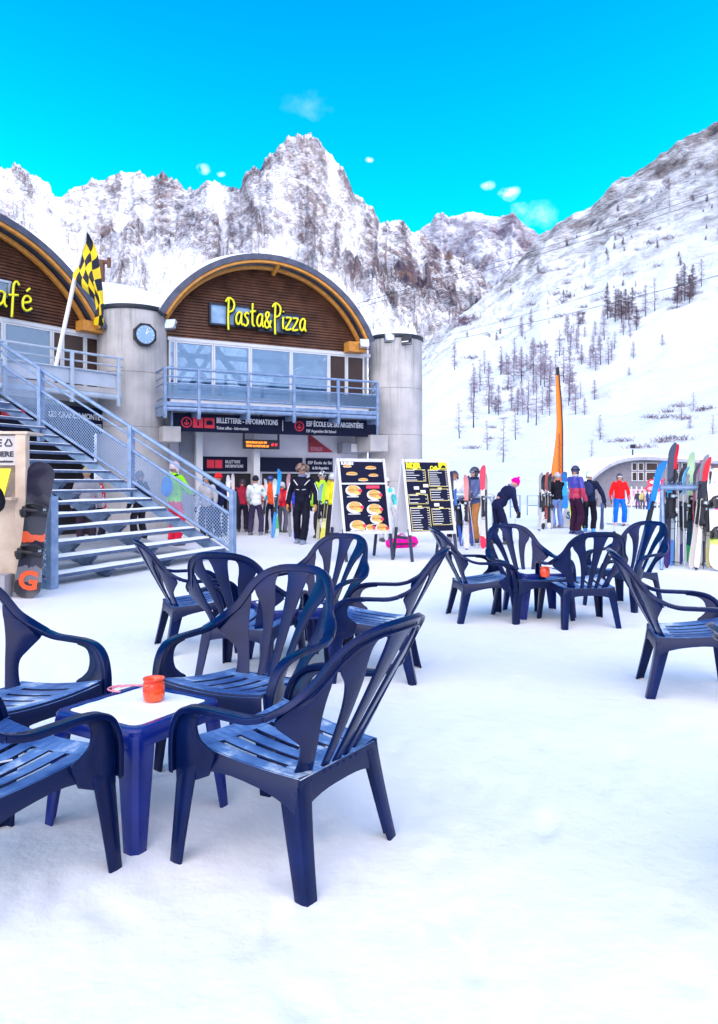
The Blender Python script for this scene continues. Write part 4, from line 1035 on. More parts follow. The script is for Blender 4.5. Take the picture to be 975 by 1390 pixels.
# ------------------------------------------------------------------ outdoor stairs
S0, S1 = gnd(71, 801), gnd(316, 756); W_ = (S1-S0); WL = W_.length; wv = W_.normalized(); up_d = Vector((-wv.y, wv.x, 0))
RUN, RISE, NST = .32, .176, 17
st = empty('outdoor_staircase', tuple(S0), 0, 'wide galvanised steel staircase with open treads rising to the left', 'staircase')
def sp(f, a, z): return S0 + wv*(WL*f) + up_d*a + Vector((0,0,z))
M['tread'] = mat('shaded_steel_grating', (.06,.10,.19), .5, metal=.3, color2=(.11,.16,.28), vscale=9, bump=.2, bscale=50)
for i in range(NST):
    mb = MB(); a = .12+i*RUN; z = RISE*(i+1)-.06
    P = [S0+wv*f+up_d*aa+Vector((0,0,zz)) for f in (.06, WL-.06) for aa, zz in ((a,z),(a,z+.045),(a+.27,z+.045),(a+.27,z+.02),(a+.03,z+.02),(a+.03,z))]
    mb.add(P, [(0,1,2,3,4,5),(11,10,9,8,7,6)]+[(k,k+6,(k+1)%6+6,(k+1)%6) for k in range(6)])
    tr = under(mb.build('tread', M['tread'], None), st)
    mb = MB(); n = 60; vs = []
    rnd = random.Random(i)
    for k in range(n+1):
        f = .08+(WL-.16)*k/n; h = (.028 if i < 6 else .012)*(.7+.6*noise.noise(Vector((f*2.3, i*3.1, 0)))+.3)
        for aa, hh in ((.004,.046),(.02,.046+h*.8),(.13,.046+h),(.25,.046+h*.7),(.266,.046)): vs.append(S0+wv*f+up_d*(a+aa)+Vector((0,0,z+hh)))
    mb.add(vs, [(5*k+j, 5*k+j+1, 5*k+6+j, 5*k+5+j) for k in range(n) for j in range(4)])
    under(mb.build('tread_snow', M['snow_cap'], None, smooth=True), tr)
for f in (.0, .30, .63, 1.0):
    mb = MB(); a0, a1 = .0, .12+NST*RUN
    off = -.16 if f in (0., 1.) else -.24
    hh = .2 if f in (0.,1.) else .12
    P = []
    for df in (-.03,.03):
        for aa in (a0, a1):
            zz = RISE*aa/RUN
            P += [S0+wv*(WL*f+df)+up_d*aa+Vector((0,0,zz+off+hh)), S0+wv*(WL*f+df)+up_d*aa+Vector((0,0,zz+off-.02))]
    mb.add(P, [(0,1,3,2),(4,6,7,5),(0,4,5,1),(2,3,7,6),(0,2,6,4),(1,5,7,3)])
    if f not in (0., 1.):
        for i in range(NST):
            a = .12+i*RUN; z = RISE*(i+1)-.07
            P = [S0+wv*(WL*f+d_)+up_d*aa+Vector((0,0,z+zz)) for d_ in (-.05,.05) for aa, zz in ((.0+a,0),(a+.27,0),(a+.2,-.10),(a+.12,-.10))]
            mb.add(P, [(0,1,2,3),(7,6,5,4),(0,4,5,1),(1,5,6,2),(2,6,7,3),(3,7,4,0)])
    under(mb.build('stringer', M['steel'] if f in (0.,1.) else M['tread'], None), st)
mb = MB(); nu2, nv2 = 40, 16; vs = []
for i in range(nu2+1):
    f = i/nu2
    for j in range(nv2+1):
        a = -.15+2.9*j/nv2; z = max(0, RISE/RUN*(a-.05))*.62*max(0, 1-max(0,a-1.5)/1.3)*(.85+.3*noise.noise(Vector((f*5, a*2, 1))))*min(1, f*12, (1-f)*12)-.01
        vs.append(S0+wv*(WL*f)+up_d*a+Vector((0,0,z-.05)))
mb.add(vs, [(i*(nv2+1)+j, (i+1)*(nv2+1)+j, (i+1)*(nv2+1)+j+1, i*(nv2+1)+j+1) for i in range(nu2) for j in range(nv2)])
tag(mb.build('snow_bank', M['snow'], None, smooth=True), kind='structure')
def railing(f, posts, aend, mesh_panel=True):
    sl = RISE/RUN
    for k, a in enumerate(posts):
        mb = MB(); zb = sl*a; c0 = S0+wv*(WL*f)+up_d*a
        mb.bar(c0+Vector((0,0,max(0,zb-.30))), c0+Vector((0,0,zb+1.19)), .13, .09, up=up_d); under(mb.build('post', M['steel'], None, bevel=.012), st)
    for h, r_, nm in ((1.17,.040,'handrail'),(1.00,.022,'middle_rail'),(.74,.030,'panel_rail'),(.14,.030,'panel_rail')):
        mb = MB(); mb.tube([S0+wv*(WL*f)+up_d*0+Vector((0,0,h)), S0+wv*(WL*f)+up_d*aend+Vector((0,0,h+sl*aend))], r_, 10); under(mb.build(nm, M['steel'], None, smooth='auto'), st)
    for a, b in zip(posts, posts[1:]+[aend]):
        q = [S0+wv*(WL*f)+up_d*aa+Vector((0,0,h+sl*aa)) for aa, h in ((a+.05,.16),(b-.05,.16),(b-.05,.72),(a+.05,.72))]
        me = bpy.data.meshes.new('mesh_panel'); me.from_pydata(q, [], [(0,1,2,3)]); uvl = me.uv_layers.new(name='UVMap')
        for li, (u, v) in enumerate(((a,0),(b,0),(b,.56),(a,.56))): uvl.data[li].uv = (u, v+sl*u)
        me.materials.append(M['perf']); o = bpy.data.objects.new('mesh_panel', me); COL.objects.link(o); under(o, st)
        md = o.modifiers.new('s', 'SOLIDIFY'); md.thickness = .002
railing(1.0, [0, 2.25, 4.5], .12+NST*RUN+.2); railing(0.0, [0, 2.25, 4.5], .12+NST*RUN+.2)
mb = MB(); a = .12+NST*RUN; z = RISE*NST
P = [S0+wv*f+up_d*aa+Vector((0,0,zz)) for f in (0, WL+.1) for aa, zz in ((a,z),(a+2.2,z),(a+2.2,z-.12),(a,z-.12))]
mb.add(P, [(0,1,2,3),(7,6,5,4),(0,4,5,1),(1,5,6,2),(2,6,7,3),(3,7,4,0)]); under(mb.build('landing', M['steel'], None), st)
for f in (.02, .5, .98):
    mb = MB(); c0 = S0+wv*(WL*f)+up_d*(a+.3); mb.tube([c0, c0+Vector((0,0,z-.12))], .06, 10); under(mb.build('support_column', M['steel_light'], None, smooth='auto'), st)

# ------------------------------------------------------------------ recycling booth and snowboard
bY = 8.85
bo = empty('recycling_booth', (pix(0,700,bY).x, bY, 0), 0, 'pale wooden recycling booth with notices at the left edge', 'booth')
xr = pix(38, 700, bY).x; xl = xr-1.5
mb = MB(); mb.box((xr-.065, bY, .97), (.125,.11,1.94)); under(mb.build('corner_post', M['wood_pale'], None, bevel=.006), bo)
mb = MB(); mb.box((xl, bY, .97), (.125,.11,1.94)); under(mb.build('corner_post', M['wood_pale'], None, bevel=.006), bo)
for k in range(5):
    mb = MB(); x0 = xl+.07+(xr-.13-xl-.07)*k/5; x1 = xl+.07+(xr-.13-xl-.07)*(k+1)/5
    mb.box(((x0+x1)/2, bY+.01, .72), (x1-x0-.006, .03, .88)); under(mb.build('board', M['wood_pale'], None, bevel=.003), bo)
mb = MB(); mb.box(((xl+xr)/2-.03, bY-.06, 1.175), (xr-xl-.13, .30, .03)); under(mb.build('shelf', M['wood_pale'], None, bevel=.004), bo)
mb = MB(); mb.box(((xl+xr)/2-.07, bY+.30, .95), (xr-xl-.14, .03, 1.86)); mb.box(((xl+xr)/2, bY+.15, 1.955), (xr-xl+.05, .45, .03)); under(mb.build('back_board', M['wood_pale'], None), bo)
mb = MB(); mb.box(((xl+xr)/2-.09, bY-.12, .14), (xr-xl-.16, .2, .30)); under(mb.build('base_box', mat('grey_plinth', (.38,.36,.40), .7, bump=.1), None, bevel=.01), bo)
ns = MB(); ns.box(((xl+xr)/2-.065, bY-.02, 1.745), (xr-xl-.14, .02, .35)); nso = under(ns.build('notice_board', mat('grey_white_notice', (.50,.47,.47), .6, color2=(.60,.56,.54)), None), bo)
INK = mat('dark_ink', (.03,.03,.05), .6)
def btxt(s_, xr_, z, size, w_, m=INK): return put_text(s_, size, (xr_-w_, bY-.033, z), (1,0,0), ez, m, bo, width=w_, bold=.003)
btxt('BATTERIE', xr-.30, 1.83, .12, .60); btxt('RECYCLE HERE', xr-.16, 1.70, .085, .62); btxt('piles et accumulateurs', xr-.16, 1.615, .03, .34)
mb = MB(); c = Vector((xr-.215, bY-.034, 1.83))
for q in range(3):
    a0_, a1_ = R(90+120*q), R(90+120*(q+1)); p0 = c+Vector((math.cos(a0_),0,math.sin(a0_)))*.06; p1 = c+Vector((math.cos(a1_),0,math.sin(a1_)))*.06
    mb.bar(p0.lerp(p1,.12), p0.lerp(p1,.88), .016, .006, up=(0,1,0))
under(mb.build('symbol', INK, None), bo)
mb = MB(); P = [pix(x, y, bY-.08) for x, y in ((-20,636),(15,636),(5,676),(-20,680))]; mb.add(P+[p+Vector((0,.01,0)) for p in P], [(0,1,2,3),(7,6,5,4),(0,4,5,1),(1,5,6,2),(2,6,7,3),(3,7,4,0)])
yo = mb.build('leaflet', mat('yellow_paper', (.85,.78,.03), .6, var=.05), None); tag(yo, 'yellow leaflet leaning on the shelf of the wooden recycling booth', 'leaflet')
# planks behind leaflet (tilted)
mb = MB(); mb.bar(pix(26, 640, bY+.12), pix(8, 676, bY+.12), .03, .14, up=(0,1,0)); under(mb.build('brace', M['wood_pale'], None), bo)

def board_outline(L_, w_, waist=.85, n=30, pt=1.0):
    """half widths along a board of length L_"""
    out = []
    for i in range(n+1):
        u = .5-.5*math.cos(math.pi*i/n); x = (u-.5)*2
        hw_ = w_/2*(waist+(1-waist)*min(1, abs(x)/.75)**2)
        e = (1-abs(x))/.16
        if e < 1: hw_ *= math.sqrt(max(0, 1-(1-e)**2))*pt+(1-pt)*e
        out.append((u*L_, max(hw_, .002)))
    return out
def make_board_mesh(L_, w_, th, tip, material, name, parent, waist=.85, both=True, base=None):
    """board standing on its tail: z along length, x width, y thickness; running surface towards +y"""
    out = board_outline(L_, w_, waist, 34); vs = []; ms = []
    for z, h in out:
        b = 0
        if z > L_*.86: b = ((z-L_*.86)/(L_*.14))**2*tip
        elif both and z < L_*.10: b = ((L_*.10-z)/(L_*.10))**2*tip*.6
        vs += [(-h, -th/2-b, z), (h, -th/2-b, z), (h, th/2-b, z), (-h, th/2-b, z)]
    n = len(out); mb = MB(); fs = []; mi = []
    for i in range(n-1):
        for j in range(4): fs.append((4*i+j, 4*i+(j+1)%4, 4*i+4+(j+1)%4, 4*i+4+j))
    fs += [(3,2,1,0), (4*n-4,4*n-3,4*n-2,4*n-1)]
    mb.add(vs, fs); mb.m = [(1 if (k < 4*(n-1) and k % 4 == 2) else 0) for k in range(len(fs))]
    return mb.build(name, [material, base or M['steel_dark']], parent, smooth='auto')
def band_mat(name, cols, stops, scale=1.0, rough=.25, noisek=.10, ax='Z'):
    if name in ('ski_graphic',): noisek = .16
    """graphics along the length of a ski or board"""
    m = bpy.data.materials.new(name); m.use_nodes = True; N = m.node_tree.nodes; L = m.node_tree.links
    tc = N.new('ShaderNodeTexCoord'); sx = N.new('ShaderNodeSeparateXYZ'); L.new(tc.outputs['Object'], sx.inputs[0])
    nz = N.new('ShaderNodeTexNoise'); nz.inputs['Scale'].default_value = 11; nz.inputs['Detail'].default_value = 3; L.new(tc.outputs['Object'], nz.inputs['Vector'])
    a = N.new('ShaderNodeMath'); a.operation = 'MULTIPLY_ADD'; a.inputs[1].default_value = noisek; L.new(nz.outputs['Fac'], a.inputs[0])
    b = N.new('ShaderNodeMath'); b.operation = 'MULTIPLY'; b.inputs[1].default_value = 1/scale; L.new(sx.outputs[ax], b.inputs[0]); L.new(b.outputs[0], a.inputs[2])
    cr = N.new('ShaderNodeValToRGB'); cr.color_ramp.interpolation = 'CONSTANT'
    e = cr.color_ramp.elements
    while len(e) < len(cols): e.new(.5)
    for k, (c, s_) in enumerate(zip(cols, stops)): e[k].position = s_; e[k].color = (*c, 1)
    L.new(a.outputs[0], cr.inputs[0]); L.new(cr.outputs[0], N['Principled BSDF'].inputs['Base Color'])
    N['Principled BSDF'].inputs['Roughness'].default_value = rough; N['Principled BSDF'].inputs['Coat Weight'].default_value = .3
    return m
def lean(o, base, top_dir, face):
    """stand o (built along +z, front -y) at base with its length along top_dir and front towards face"""
    z = Vector(top_dir).normalized(); y = -Vector(face); y = (y-z*y.dot(z)).normalized(); x = y.cross(z)
    o.matrix_world = Matrix.Translation(base) @ Matrix((x, y, z)).transposed().to_4x4()
def snowboard(base, top, face, label, cols, stops, w_=.28, binding=True, group=None, fig=None):
    base, top = Vector(base), Vector(top); L_ = (top-base).length
    o = bpy.data.objects.new('snowboard', None); COL.objects.link(o); tag(o, label, 'snowboard', group)
    m = band_mat('snowboard_graphic', cols, stops, L_)
    make_board_mesh(L_, w_, .014, .05, m, 'deck', o, .84)
    if binding:
        for zc in (L_*.34, L_*.64):
            mb = MB(); mb.box((0,-.022,zc), (.26,.03,.12)); mb.tube([(-.12,-.03,zc-.06),(-.14,-.10,zc-.05),(-.13,-.17,zc),(-.05,-.20,zc+.02),(.05,-.20,zc+.02),(.10,-.12,zc),(.12,-.03,zc)], .020, 8)
            mb.tube([(-.10,-.04,zc+.05),(-.08,-.13,zc+.08),(.0,-.17,zc+.10),(.08,-.12,zc+.08),(.11,-.04,zc+.05)], .022, 8)
            mb.box((-.09,-.12,zc-.01), (.05,.16,.13)); mb.build('binding', M['black'], o, smooth='auto', bevel=.006)
            s2 = MB(); s2.box((.10,-.05,zc+.04), (.03,.05,.05)); s2.build('buckle', M['steel_light'], o)
    if fig:
        for s_, c_, z_, sz in fig:
            me = text_mesh(s_, sz, .002, 'CENTER', .012); me.materials.clear(); me.materials.append(mat('board_logo', c_, .35, var=.05))
            for v in me.vertices: v.co = Vector((v.co.x, -.011-v.co.z, z_+v.co.y))
            g_ = bpy.data.objects.new('board_emblem', me); COL.objects.link(g_); g_.parent = o
            for p in me.polygons: p.material_index = 0
    lean(o, base, top-base, face); return o
snowboard(gnd(36, 813)+Vector((0,0,.01)), pix(58, 627, 8.72), (.15,-1,0), 'black snowboard with bindings and an orange letter G near its tail, leaning by the booth',
          [(.02,.02,.035),(.16,.16,.19),(.02,.018,.04),(.75,.10,.03),(.03,.03,.045),(.015,.012,.03)], [0,.17,.28,.46,.52,.80], .30, fig=[('G', (.9,.10,.02), .20, .30)])

# ------------------------------------------------------------------ food menu easels
def easel(cx, cy, phi, name, label, h, w_, paint):
    r0 = empty(name, (cx, cy, gz(cx, cy)), phi, label, 'menu board', 'A-frame menu boards')
    tilt = R(13); zc0, zc1 = h*.255, h
    def fp(u, v, side=1, o_=0): 
        # v height along leg
        return Vector((u, side*(-(h-v)*math.tan(tilt)-.01-o_), v))
    for side, nm in ((1,'front'),(-1,'back')):
        for s_ in (-1, 1):
            mb = MB(); mb.bar(fp(s_*(w_/2-.03), -.0, side, -.03), fp(s_*(w_/2-.03), zc0+.1, side, -.03), .05, .035, up=(0,1,0)); mb.build('leg', M['easel_leg'], r0, bevel=.004)
        mb = MB()
        for s_ in (-1, 1): mb.bar(fp(s_*(w_/2-.028), zc0, side), fp(s_*(w_/2-.028), zc1, side), .040, .03, up=(0,1,0))
        mb.bar(fp(-w_/2+.056, zc1-.028, side), fp(w_/2-.056, zc1-.028, side), .03, .056); mb.bar(fp(-w_/2+.056, zc0+.028, side), fp(w_/2-.056, zc0+.028, side), .03, .056)
        mb.build('board_frame', M['wood_frame'], r0, bevel=.004)
        mb = MB(); P = [fp(-w_/2+.05, zc0+.05, side, -.006), fp(w_/2-.05, zc0+.05, side, -.006), fp(w_/2-.05, zc1-.05, side, -.006), fp(-w_/2+.05, zc1-.05, side, -.006)]
        q = [p+Vector((0,side*.012,0)) for p in P]; mb.add(P+q, [(0,1,2,3),(7,6,5,4),(0,4,5,1),(1,5,6,2),(2,6,7,3),(3,7,4,0)])
        mb.build('menu_panel', M['sign_navy'] if side == 1 else M['wood_frame'], r0)
    mb = MB(); mb.bar((-w_/2+.02, -.25*h*.9*math.tan(tilt)*2.2, h*.22), (-w_/2+.02, .25*h*.9*math.tan(tilt)*2.2, h*.22), .02, .05); mb.build('spreader', M['easel_leg'], r0)
    ux = Vector((1,0,0)); uy = (fp(0,1)-fp(0,0)).normalized(); un = ux.cross(uy)
    def P2(u, v, o_=.006): return fp(u, v) + un*o_
    paint(r0, P2, ux, uy, un, w_, zc0, zc1)
    return r0
M['bun'] = mat('bun', (.62,.30,.07), .6, color2=(.78,.45,.14), vscale=25); M['filling'] = mat('filling', (.65,.08,.03), .6, color2=(.25,.45,.05), vscale=40); M['fries'] = mat('fries', (.85,.6,.12), .6, var=.2, vscale=40)
M['price'] = mat('price_dot', (.8,.04,.10), .5, var=.05); M['cream'] = mat('plate', (.75,.70,.66), .5, var=.1, vscale=20); M['gold'] = mat('menu_gold', (.78,.66,.22), .5)
def local_mesh(mb, name, m, parent, **k): return mb.build(name, m, parent, **k)
def paint_food(r0, P2, ux, uy, un, w_, z0, z1):
    bun, fil, fr, pr, cr, tx = MB(), MB(), MB(), MB(), MB(), MB()
    def flat(mb, pts, off): 
        n = len(pts); a = [P2(u, v, off) for u, v in pts]; b = [p-un*.004 for p in a]
        mb.add(a+b, [tuple(range(n)), tuple(range(n,2*n))[::-1]]+[(i,i+n,(i+1)%n+n,(i+1)%n) for i in range(n)])
    def ell2(mb, u, v, a, b, off, lo=0, hi=360, n=18): flat(mb, [(u+a*math.cos(R(lo+(hi-lo)*k/n)), v+b*math.sin(R(lo+(hi-lo)*k/n))) for k in range(n+(0 if hi-lo == 360 else 1))], off)
    H = z1-z0; X = w_*.22
    items = [(-.30*w_,.90,.6,0),(.18*w_,.88,.8,0),(-.22*w_,.80,.8,0),(.22*w_,.78,.7,0),(.0,.72,.7,0),(-X,.58,1.1,1),(X*.9,.52,1.05,1),(-X,.36,1.15,1),(X*.8,.33,1.1,1),(-X*.9,.12,1.1,1),(X*.9,.20,.9,1),(X*.2,.09,.6,1),(X*1.3,.08,.9,1)]
    for u, v, s_, big in items:
        zc = z0+H*v; a = .118*s_
        if big:
            ell2(cr, u, zc-.01, a*1.15, a*.75, .006); ell2(bun, u, zc+.012, a*.85, a*.55, .010, 0, 180); flat(fil, [(u-a*.9,zc-.012),(u+a*.9,zc-.012),(u+a*.85,zc+.012),(u-a*.85,zc+.012)], .012)
            ell2(bun, u, zc-.012, a*.8, a*.35, .010, 180, 360); 
            for k in range(7): flat(fr, [(u+a*(.2+k*.11), zc-a*.62),(u+a*(.27+k*.11), zc-a*.62),(u+a*(.30+k*.12), zc-a*(.25-.08*(k%3))),(u+a*(.22+k*.12), zc-a*(.25-.08*(k%3)))], .014)
            ell2(pr, u+a*.98, zc-a*.1, .032, .032, .016)
            flat(tx, [(u-a,zc-a*.95),(u+a*.7,zc-a*.95),(u+a*.7,zc-a*.85),(u-a,zc-a*.85)], .006)
        else:
            ell2(bun, u, zc, a*1.1, a*.30, .010); flat(fil, [(u-a,zc-.004),(u+a,zc-.004),(u+a,zc+.006),(u-a,zc+.006)], .013); ell2(cr, u, zc-.012, a*1.15, a*.22, .008)
    flat(tx, [(-w_/2+.05, z0+H*.655),(w_/2-.05, z0+H*.655),(w_/2-.05, z0+H*.675),(-w_/2+.05, z0+H*.675)], .008)
    flat(cr, [(-w_*.35, z0+H*.045),(w_*.45, z0+H*.045),(w_*.45, z0+H*.06),(-w_*.35, z0+H*.06)], .006)
    flat(pr, [(w_*.05, z0+H*.60),(w_*.32, z0+H*.60),(w_*.32, z0+H*.64),(w_*.05, z0+H*.64)], .007)
    for mb, nm, m in ((bun,'food_print',M['bun']),(fil,'burger_filling',M['filling']),(fr,'fries_picture',M['fries']),(pr,'price_mark',M['price']),(cr,'plate_picture',M['cream']),(tx,'menu_print',M['sign_white'])): local_mesh(mb, nm, m, r0)
    me = text_mesh('BURGERS', .07, .002, 'LEFT', .003); me.materials.clear(); me.materials.append(M['sign_white'])
    for v in me.vertices: v.co = P2(-w_*.42, z1-.09)+ux*v.co.x*.8+uy*v.co.y+un*v.co.z
    o = bpy.data.objects.new('menu_heading', me); COL.objects.link(o); o.parent = r0
def paint_menu(r0, P2, ux, uy, un, w_, z0, z1):
    gold, panel, ln, ye, pic = MB(), MB(), MB(), MB(), MB(); H = z1-z0
    def flat(mb, u0, v0, u1, v1, off): 
        a = [P2(u, v, off) for u, v in ((u0,v0),(u1,v0),(u1,v1),(u0,v1))]; b = [p-un*.003 for p in a]; mb.add(a+b, [(0,1,2,3),(7,6,5,4),(0,4,5,1),(1,5,6,2),(2,6,7,3),(3,7,4,0)])
    for (u0,v0,u1,v1,nl) in ((-.45,.70,-.03,.86,5),(.03,.63,.45,.86,8),(-.43,.40,-.03,.53,3),(.03,.44,.45,.60,5),(-.42,.05,-.02,.36,10),(.02,.12,.44,.34,7)):
        a0_, a1_ = u0*w_, u1*w_; b0, b1 = z0+H*v0, z0+H*v1; t = .008
        for q in ((a0_,b0,a1_,b0+t),(a0_,b1-t,a1_,b1),(a0_,b0,a0_+t,b1),(a1_-t,b0,a1_,b1)): flat(gold, *q, .008)
        flat(gold, (a0_+a1_)/2-.04, b1-.004, (a0_+a1_)/2+.04, b1+.022, .011)
        for k in range(nl):
            z = b0+.02+(b1-b0-.045)*k/max(1, nl-1); rr_ = random.Random(k+int(u0*50)+nl); L_ = rr_.uniform(.35,.65)
            flat(ln, a0_+.02, z, a0_+.02+(a1_-a0_)*L_, z+.009, .007); flat(ln, a1_-.05, z, a1_-.02, z+.009, .007)
    for (u, v) in ((-.25,.61),(-.05,.64),(.14,.385),(-.12,.56)): flat(pic, u*w_-.05, z0+H*v-.025, u*w_+.05, z0+H*v+.03, .012)
    me = text_mesh('RIDER', .13, .003, 'LEFT', .008); me.materials.clear(); me.materials.append(M['yellow'])
    for v in me.vertices: v.co = P2(-w_*.42, z1-.12)+ux*v.co.x*.78+uy*v.co.y+un*v.co.z
    o = bpy.data.objects.new('menu_heading', me); COL.objects.link(o); o.parent = r0
    me = text_mesh('Café', .10, .003, 'LEFT', .004); me.materials.clear(); me.materials.append(M['yellow'])
    for v in me.vertices: v.co = P2(w_*.08, z1-.16)+ux*v.co.x*.8+uy*v.co.y+un*(v.co.z+.003)
    o = bpy.data.objects.new('menu_heading', me); COL.objects.link(o); o.parent = r0
    flat(ye, w_*.27, z1-.17, w_*.44, z1-.06, .008)
    for mb, nm, m in ((gold,'menu_frame',M['gold']),(ln,'menu_print',M['sign_white']),(ye,'emblem',M['yellow']),(pic,'menu_picture',M['cream'])): local_mesh(mb, nm, m, r0)
    d = MB(); q = [(.30,-.16),(.42,-.16),(.41,-.12),(.36,-.10),(.33,-.13)]; a = [P2(u*w_, z1+v, .012) for u, v in q]; d.add(a+[p-un*.003 for p in a], [(0,1,2,3,4)]); local_mesh(d, 'emblem_mark', M['sign_navy'], r0)
e1 = gnd(490, 762); easel(e1.x, e1.y+.45, R(24), 'menu_easel', 'white-framed menu easel with burger pictures', 1.77, .94, paint_food)
e2 = gnd(580, 762); easel(e2.x, e2.y+.45, R(22), 'menu_easel', 'menu easel with gold-framed lists and a yellow Rider Café heading', 1.76, .93, paint_menu)

# ------------------------------------------------------------------ skis, poles and racks
def ski(base, top, face, label, cols, stops, w_=.10, tip=.10, group='skis standing in the racks', bind=True):
    base, top = Vector(base), Vector(top); L_ = (top-base).length
    o = bpy.data.objects.new('ski', None); COL.objects.link(o); tag(o, label, 'ski', group)
    make_board_mesh(L_, w_, .016, tip, band_mat('ski_graphic', cols, stops, L_, noisek=.06), 'ski_board', o, .72, False)
    if bind:
        mb = MB(); z = L_*.42; mb.box((0,-.03,z), (.065,.045,.10)); mb.box((0,-.04,z+.30), (.07,.06,.08)); mb.box((0,-.02,z+.15), (.06,.02,.42)); mb.box((0,-.07,z-.01), (.06,.04,.05)); mb.tube([(-.05,-.06,z-.03),(-.05,-.12,z-.12),(.05,-.12,z-.12),(.05,-.06,z-.03)], .006, 5)
        mb.build('binding', M['black'], o, bevel=.004); m2 = MB(); m2.box((0,-.085,z+.30), (.04,.03,.04)); m2.build('toe_piece', M['steel_light'], o)
    lean(o, base, top-base, face); return o
def pole(base, top, label, col=(.6,.62,.66), grip=(.02,.02,.03), group='ski poles'):
    base, top = Vector(base), Vector(top); L_ = (top-base).length
    o = bpy.data.objects.new('ski_pole', None); COL.objects.link(o); tag(o, label, 'ski pole', group)
    mb = MB(); mb.tube([(0,0,0),(0,0,.03),(0,0,L_-.10)], [.003,.008,.009], 7); mb.build('shaft', cm(col, .3, 'pole_shaft'), o, smooth='auto')
    mb = MB(); mb.tube([(0,0,L_-.13),(0,0,L_-.05),(0,0,L_)], [.015,.018,.020], 8); mb.tube([(0,.015,L_-.01),(.05,.03,L_-.10),(.03,.03,L_-.20),(0,.015,L_-.06)], .006, 5); mb.build('grip', cm(grip, .6, 'pole_grip'), o, smooth='auto')
    mb = MB(); mb.tube([(0,0,.06),(0,0,.07)], [.045,.03], 10); mb.build('basket', M['black'], o, smooth='auto')
    lean(o, base, top-base, (.2,-1,0)); return o
def tp(x, y, Y): return pix(x, y, Y)
# right rack: A-legs, crossbar and what leans on it
RY = 11.9
rk = empty('ski_rack', tuple(gnd(925, 770)), 0, 'grey tubular ski rack loaded with skis at the right edge', 'ski rack')
zbar = CAM_H-(662-HZ)/F_PX*RY
xa, xb = pix(897, 662, RY).x, pix(1090, 662, RY).x
mb = MB(); mb.tube([(xa, RY+.02, zbar), (xb, RY+.02, zbar)], .045, 10); under(mb.build('crossbar', M['steel'], None, smooth='auto'), rk)
mb = MB(); n = 34
for k in range(n): x = xa+(xb-xa)*k/n; mb.tube([(x, RY, zbar+.04), (x+.02, RY-.10, zbar+.10), (x+.045, RY, zbar+.04)], .008, 5)
under(mb.build('ski_hook', M['steel'], None, smooth='auto'), rk)
for x in (xa+.03, xb-.05):
    for s_ in (-1, 1):
        mb = MB(); mb.tube([(x, RY+.02, zbar-.02), (x-.0, RY+.02+s_*.05, .55), (x+s_*.14, RY+.05+s_*.35, .0)], .03, 8); under(mb.build('rack_leg', M['steel'], None, smooth='auto'), rk)
SK = [ # base px, top px, Ybase, Ytop, colours, stops, width, label
 ((866,772),(898,626),11.2,11.95,[(.02,.04,.12),(.0,.02,.05),(.0,.20,.75)],[0,.45,.62],.13,'broad bright blue ski tip leaning right at the left end of the right rack'),
 ((905,771),(912,602),11.5,11.9,[(.03,.01,.12),(.02,.02,.04),(.01,.35,.7),(.02,.02,.03),(.05,.06,.10)],[0,.3,.62,.72,.8],.11,'dark ski with a light blue middle, first of the upright pair in the right rack'),
 ((912,768),(916,604),11.6,11.9,[(.10,.28,.65),(.45,.55,.65),(.03,.03,.05),(.75,.01,.04)],[0,.3,.68,.86],.10,'ski with a red tip beside the dark pair in the right rack'),
 ((936,766),(938,615),11.6,11.95,[(.05,.5,.15),(.02,.10,.15),(.45,.65,.42)],[0,.25,.52],.115,'wide ski fading from dark teal to pale green in the right rack'),
 ((938,772),(957,618),11.35,11.9,[(.75,.2,.3),(.7,.65,.6),(.03,.03,.04),(.3,.3,.36)],[0,.06,.66,.85],.10,'black and cream ski leaning right in the right rack'),
 ((945,774),(960,622),11.3,11.85,[(.02,.02,.03),(.65,.60,.5),(.02,.02,.03),(.8,.01,.02)],[0,.1,.7,.88],.09,'ski with a small red tip crossing the cream one'),
 ((958,764),(950,625),11.6,12.0,[(.05,.15,.45),(.02,.02,.05),(.35,.1,.2)],[0,.35,.8],.10,'navy ski behind the crossed pair in the right rack'),
 ((925,762),(922,640),11.9,12.1,[(.02,.02,.06),(.3,.35,.45)],[0,.6],.09,'dark grey ski half hidden in the middle of the right rack'),
 ((966,770),(966,640),11.4,11.9,[(.7,.05,.12),(.02,.02,.05),(.4,.45,.5)],[0,.12,.6],.10,'ski with a pink tail at the far right of the right rack'),
]
for b, t, y0, y1, cols, stops, w_, lab in SK:
    g = gnd(*b); g.y = g.y; ski(g, tp(t[0], t[1], max(g.y+.25, y1)), (.1+random.Random(b[0]).uniform(-.3,.3),-1,0), lab, cols, stops, w_)
snowboard(gnd(978, 775), tp(972, 637, 11.9), (-.2,-1,0), 'white snowboard with a pink round emblem cut by the right edge', [(.7,.72,.75),(.55,.7,.1),(.7,.72,.76),(.75,.76,.8)], [0,.3,.4,.7], .30, fig=[('G', (.75,.02,.30), 1.05, .22)])
for k, (b, t) in enumerate((((915,768),(918,640)),((922,769),(921,655)),((928,765),(927,648)),((948,770),(956,632)),((955,772),(965,640)),((941,762),(933,650)))):
    g = gnd(*b); pole(g, tp(t[0], t[1], g.y+.18), 'thin ski pole stuck in the snow among the skis of the right rack', (.55,.58,.62) if k % 2 else (.05,.05,.06), (.6,.02,.05) if k == 2 else (.02,.02,.03), 'poles in the right ski rack')
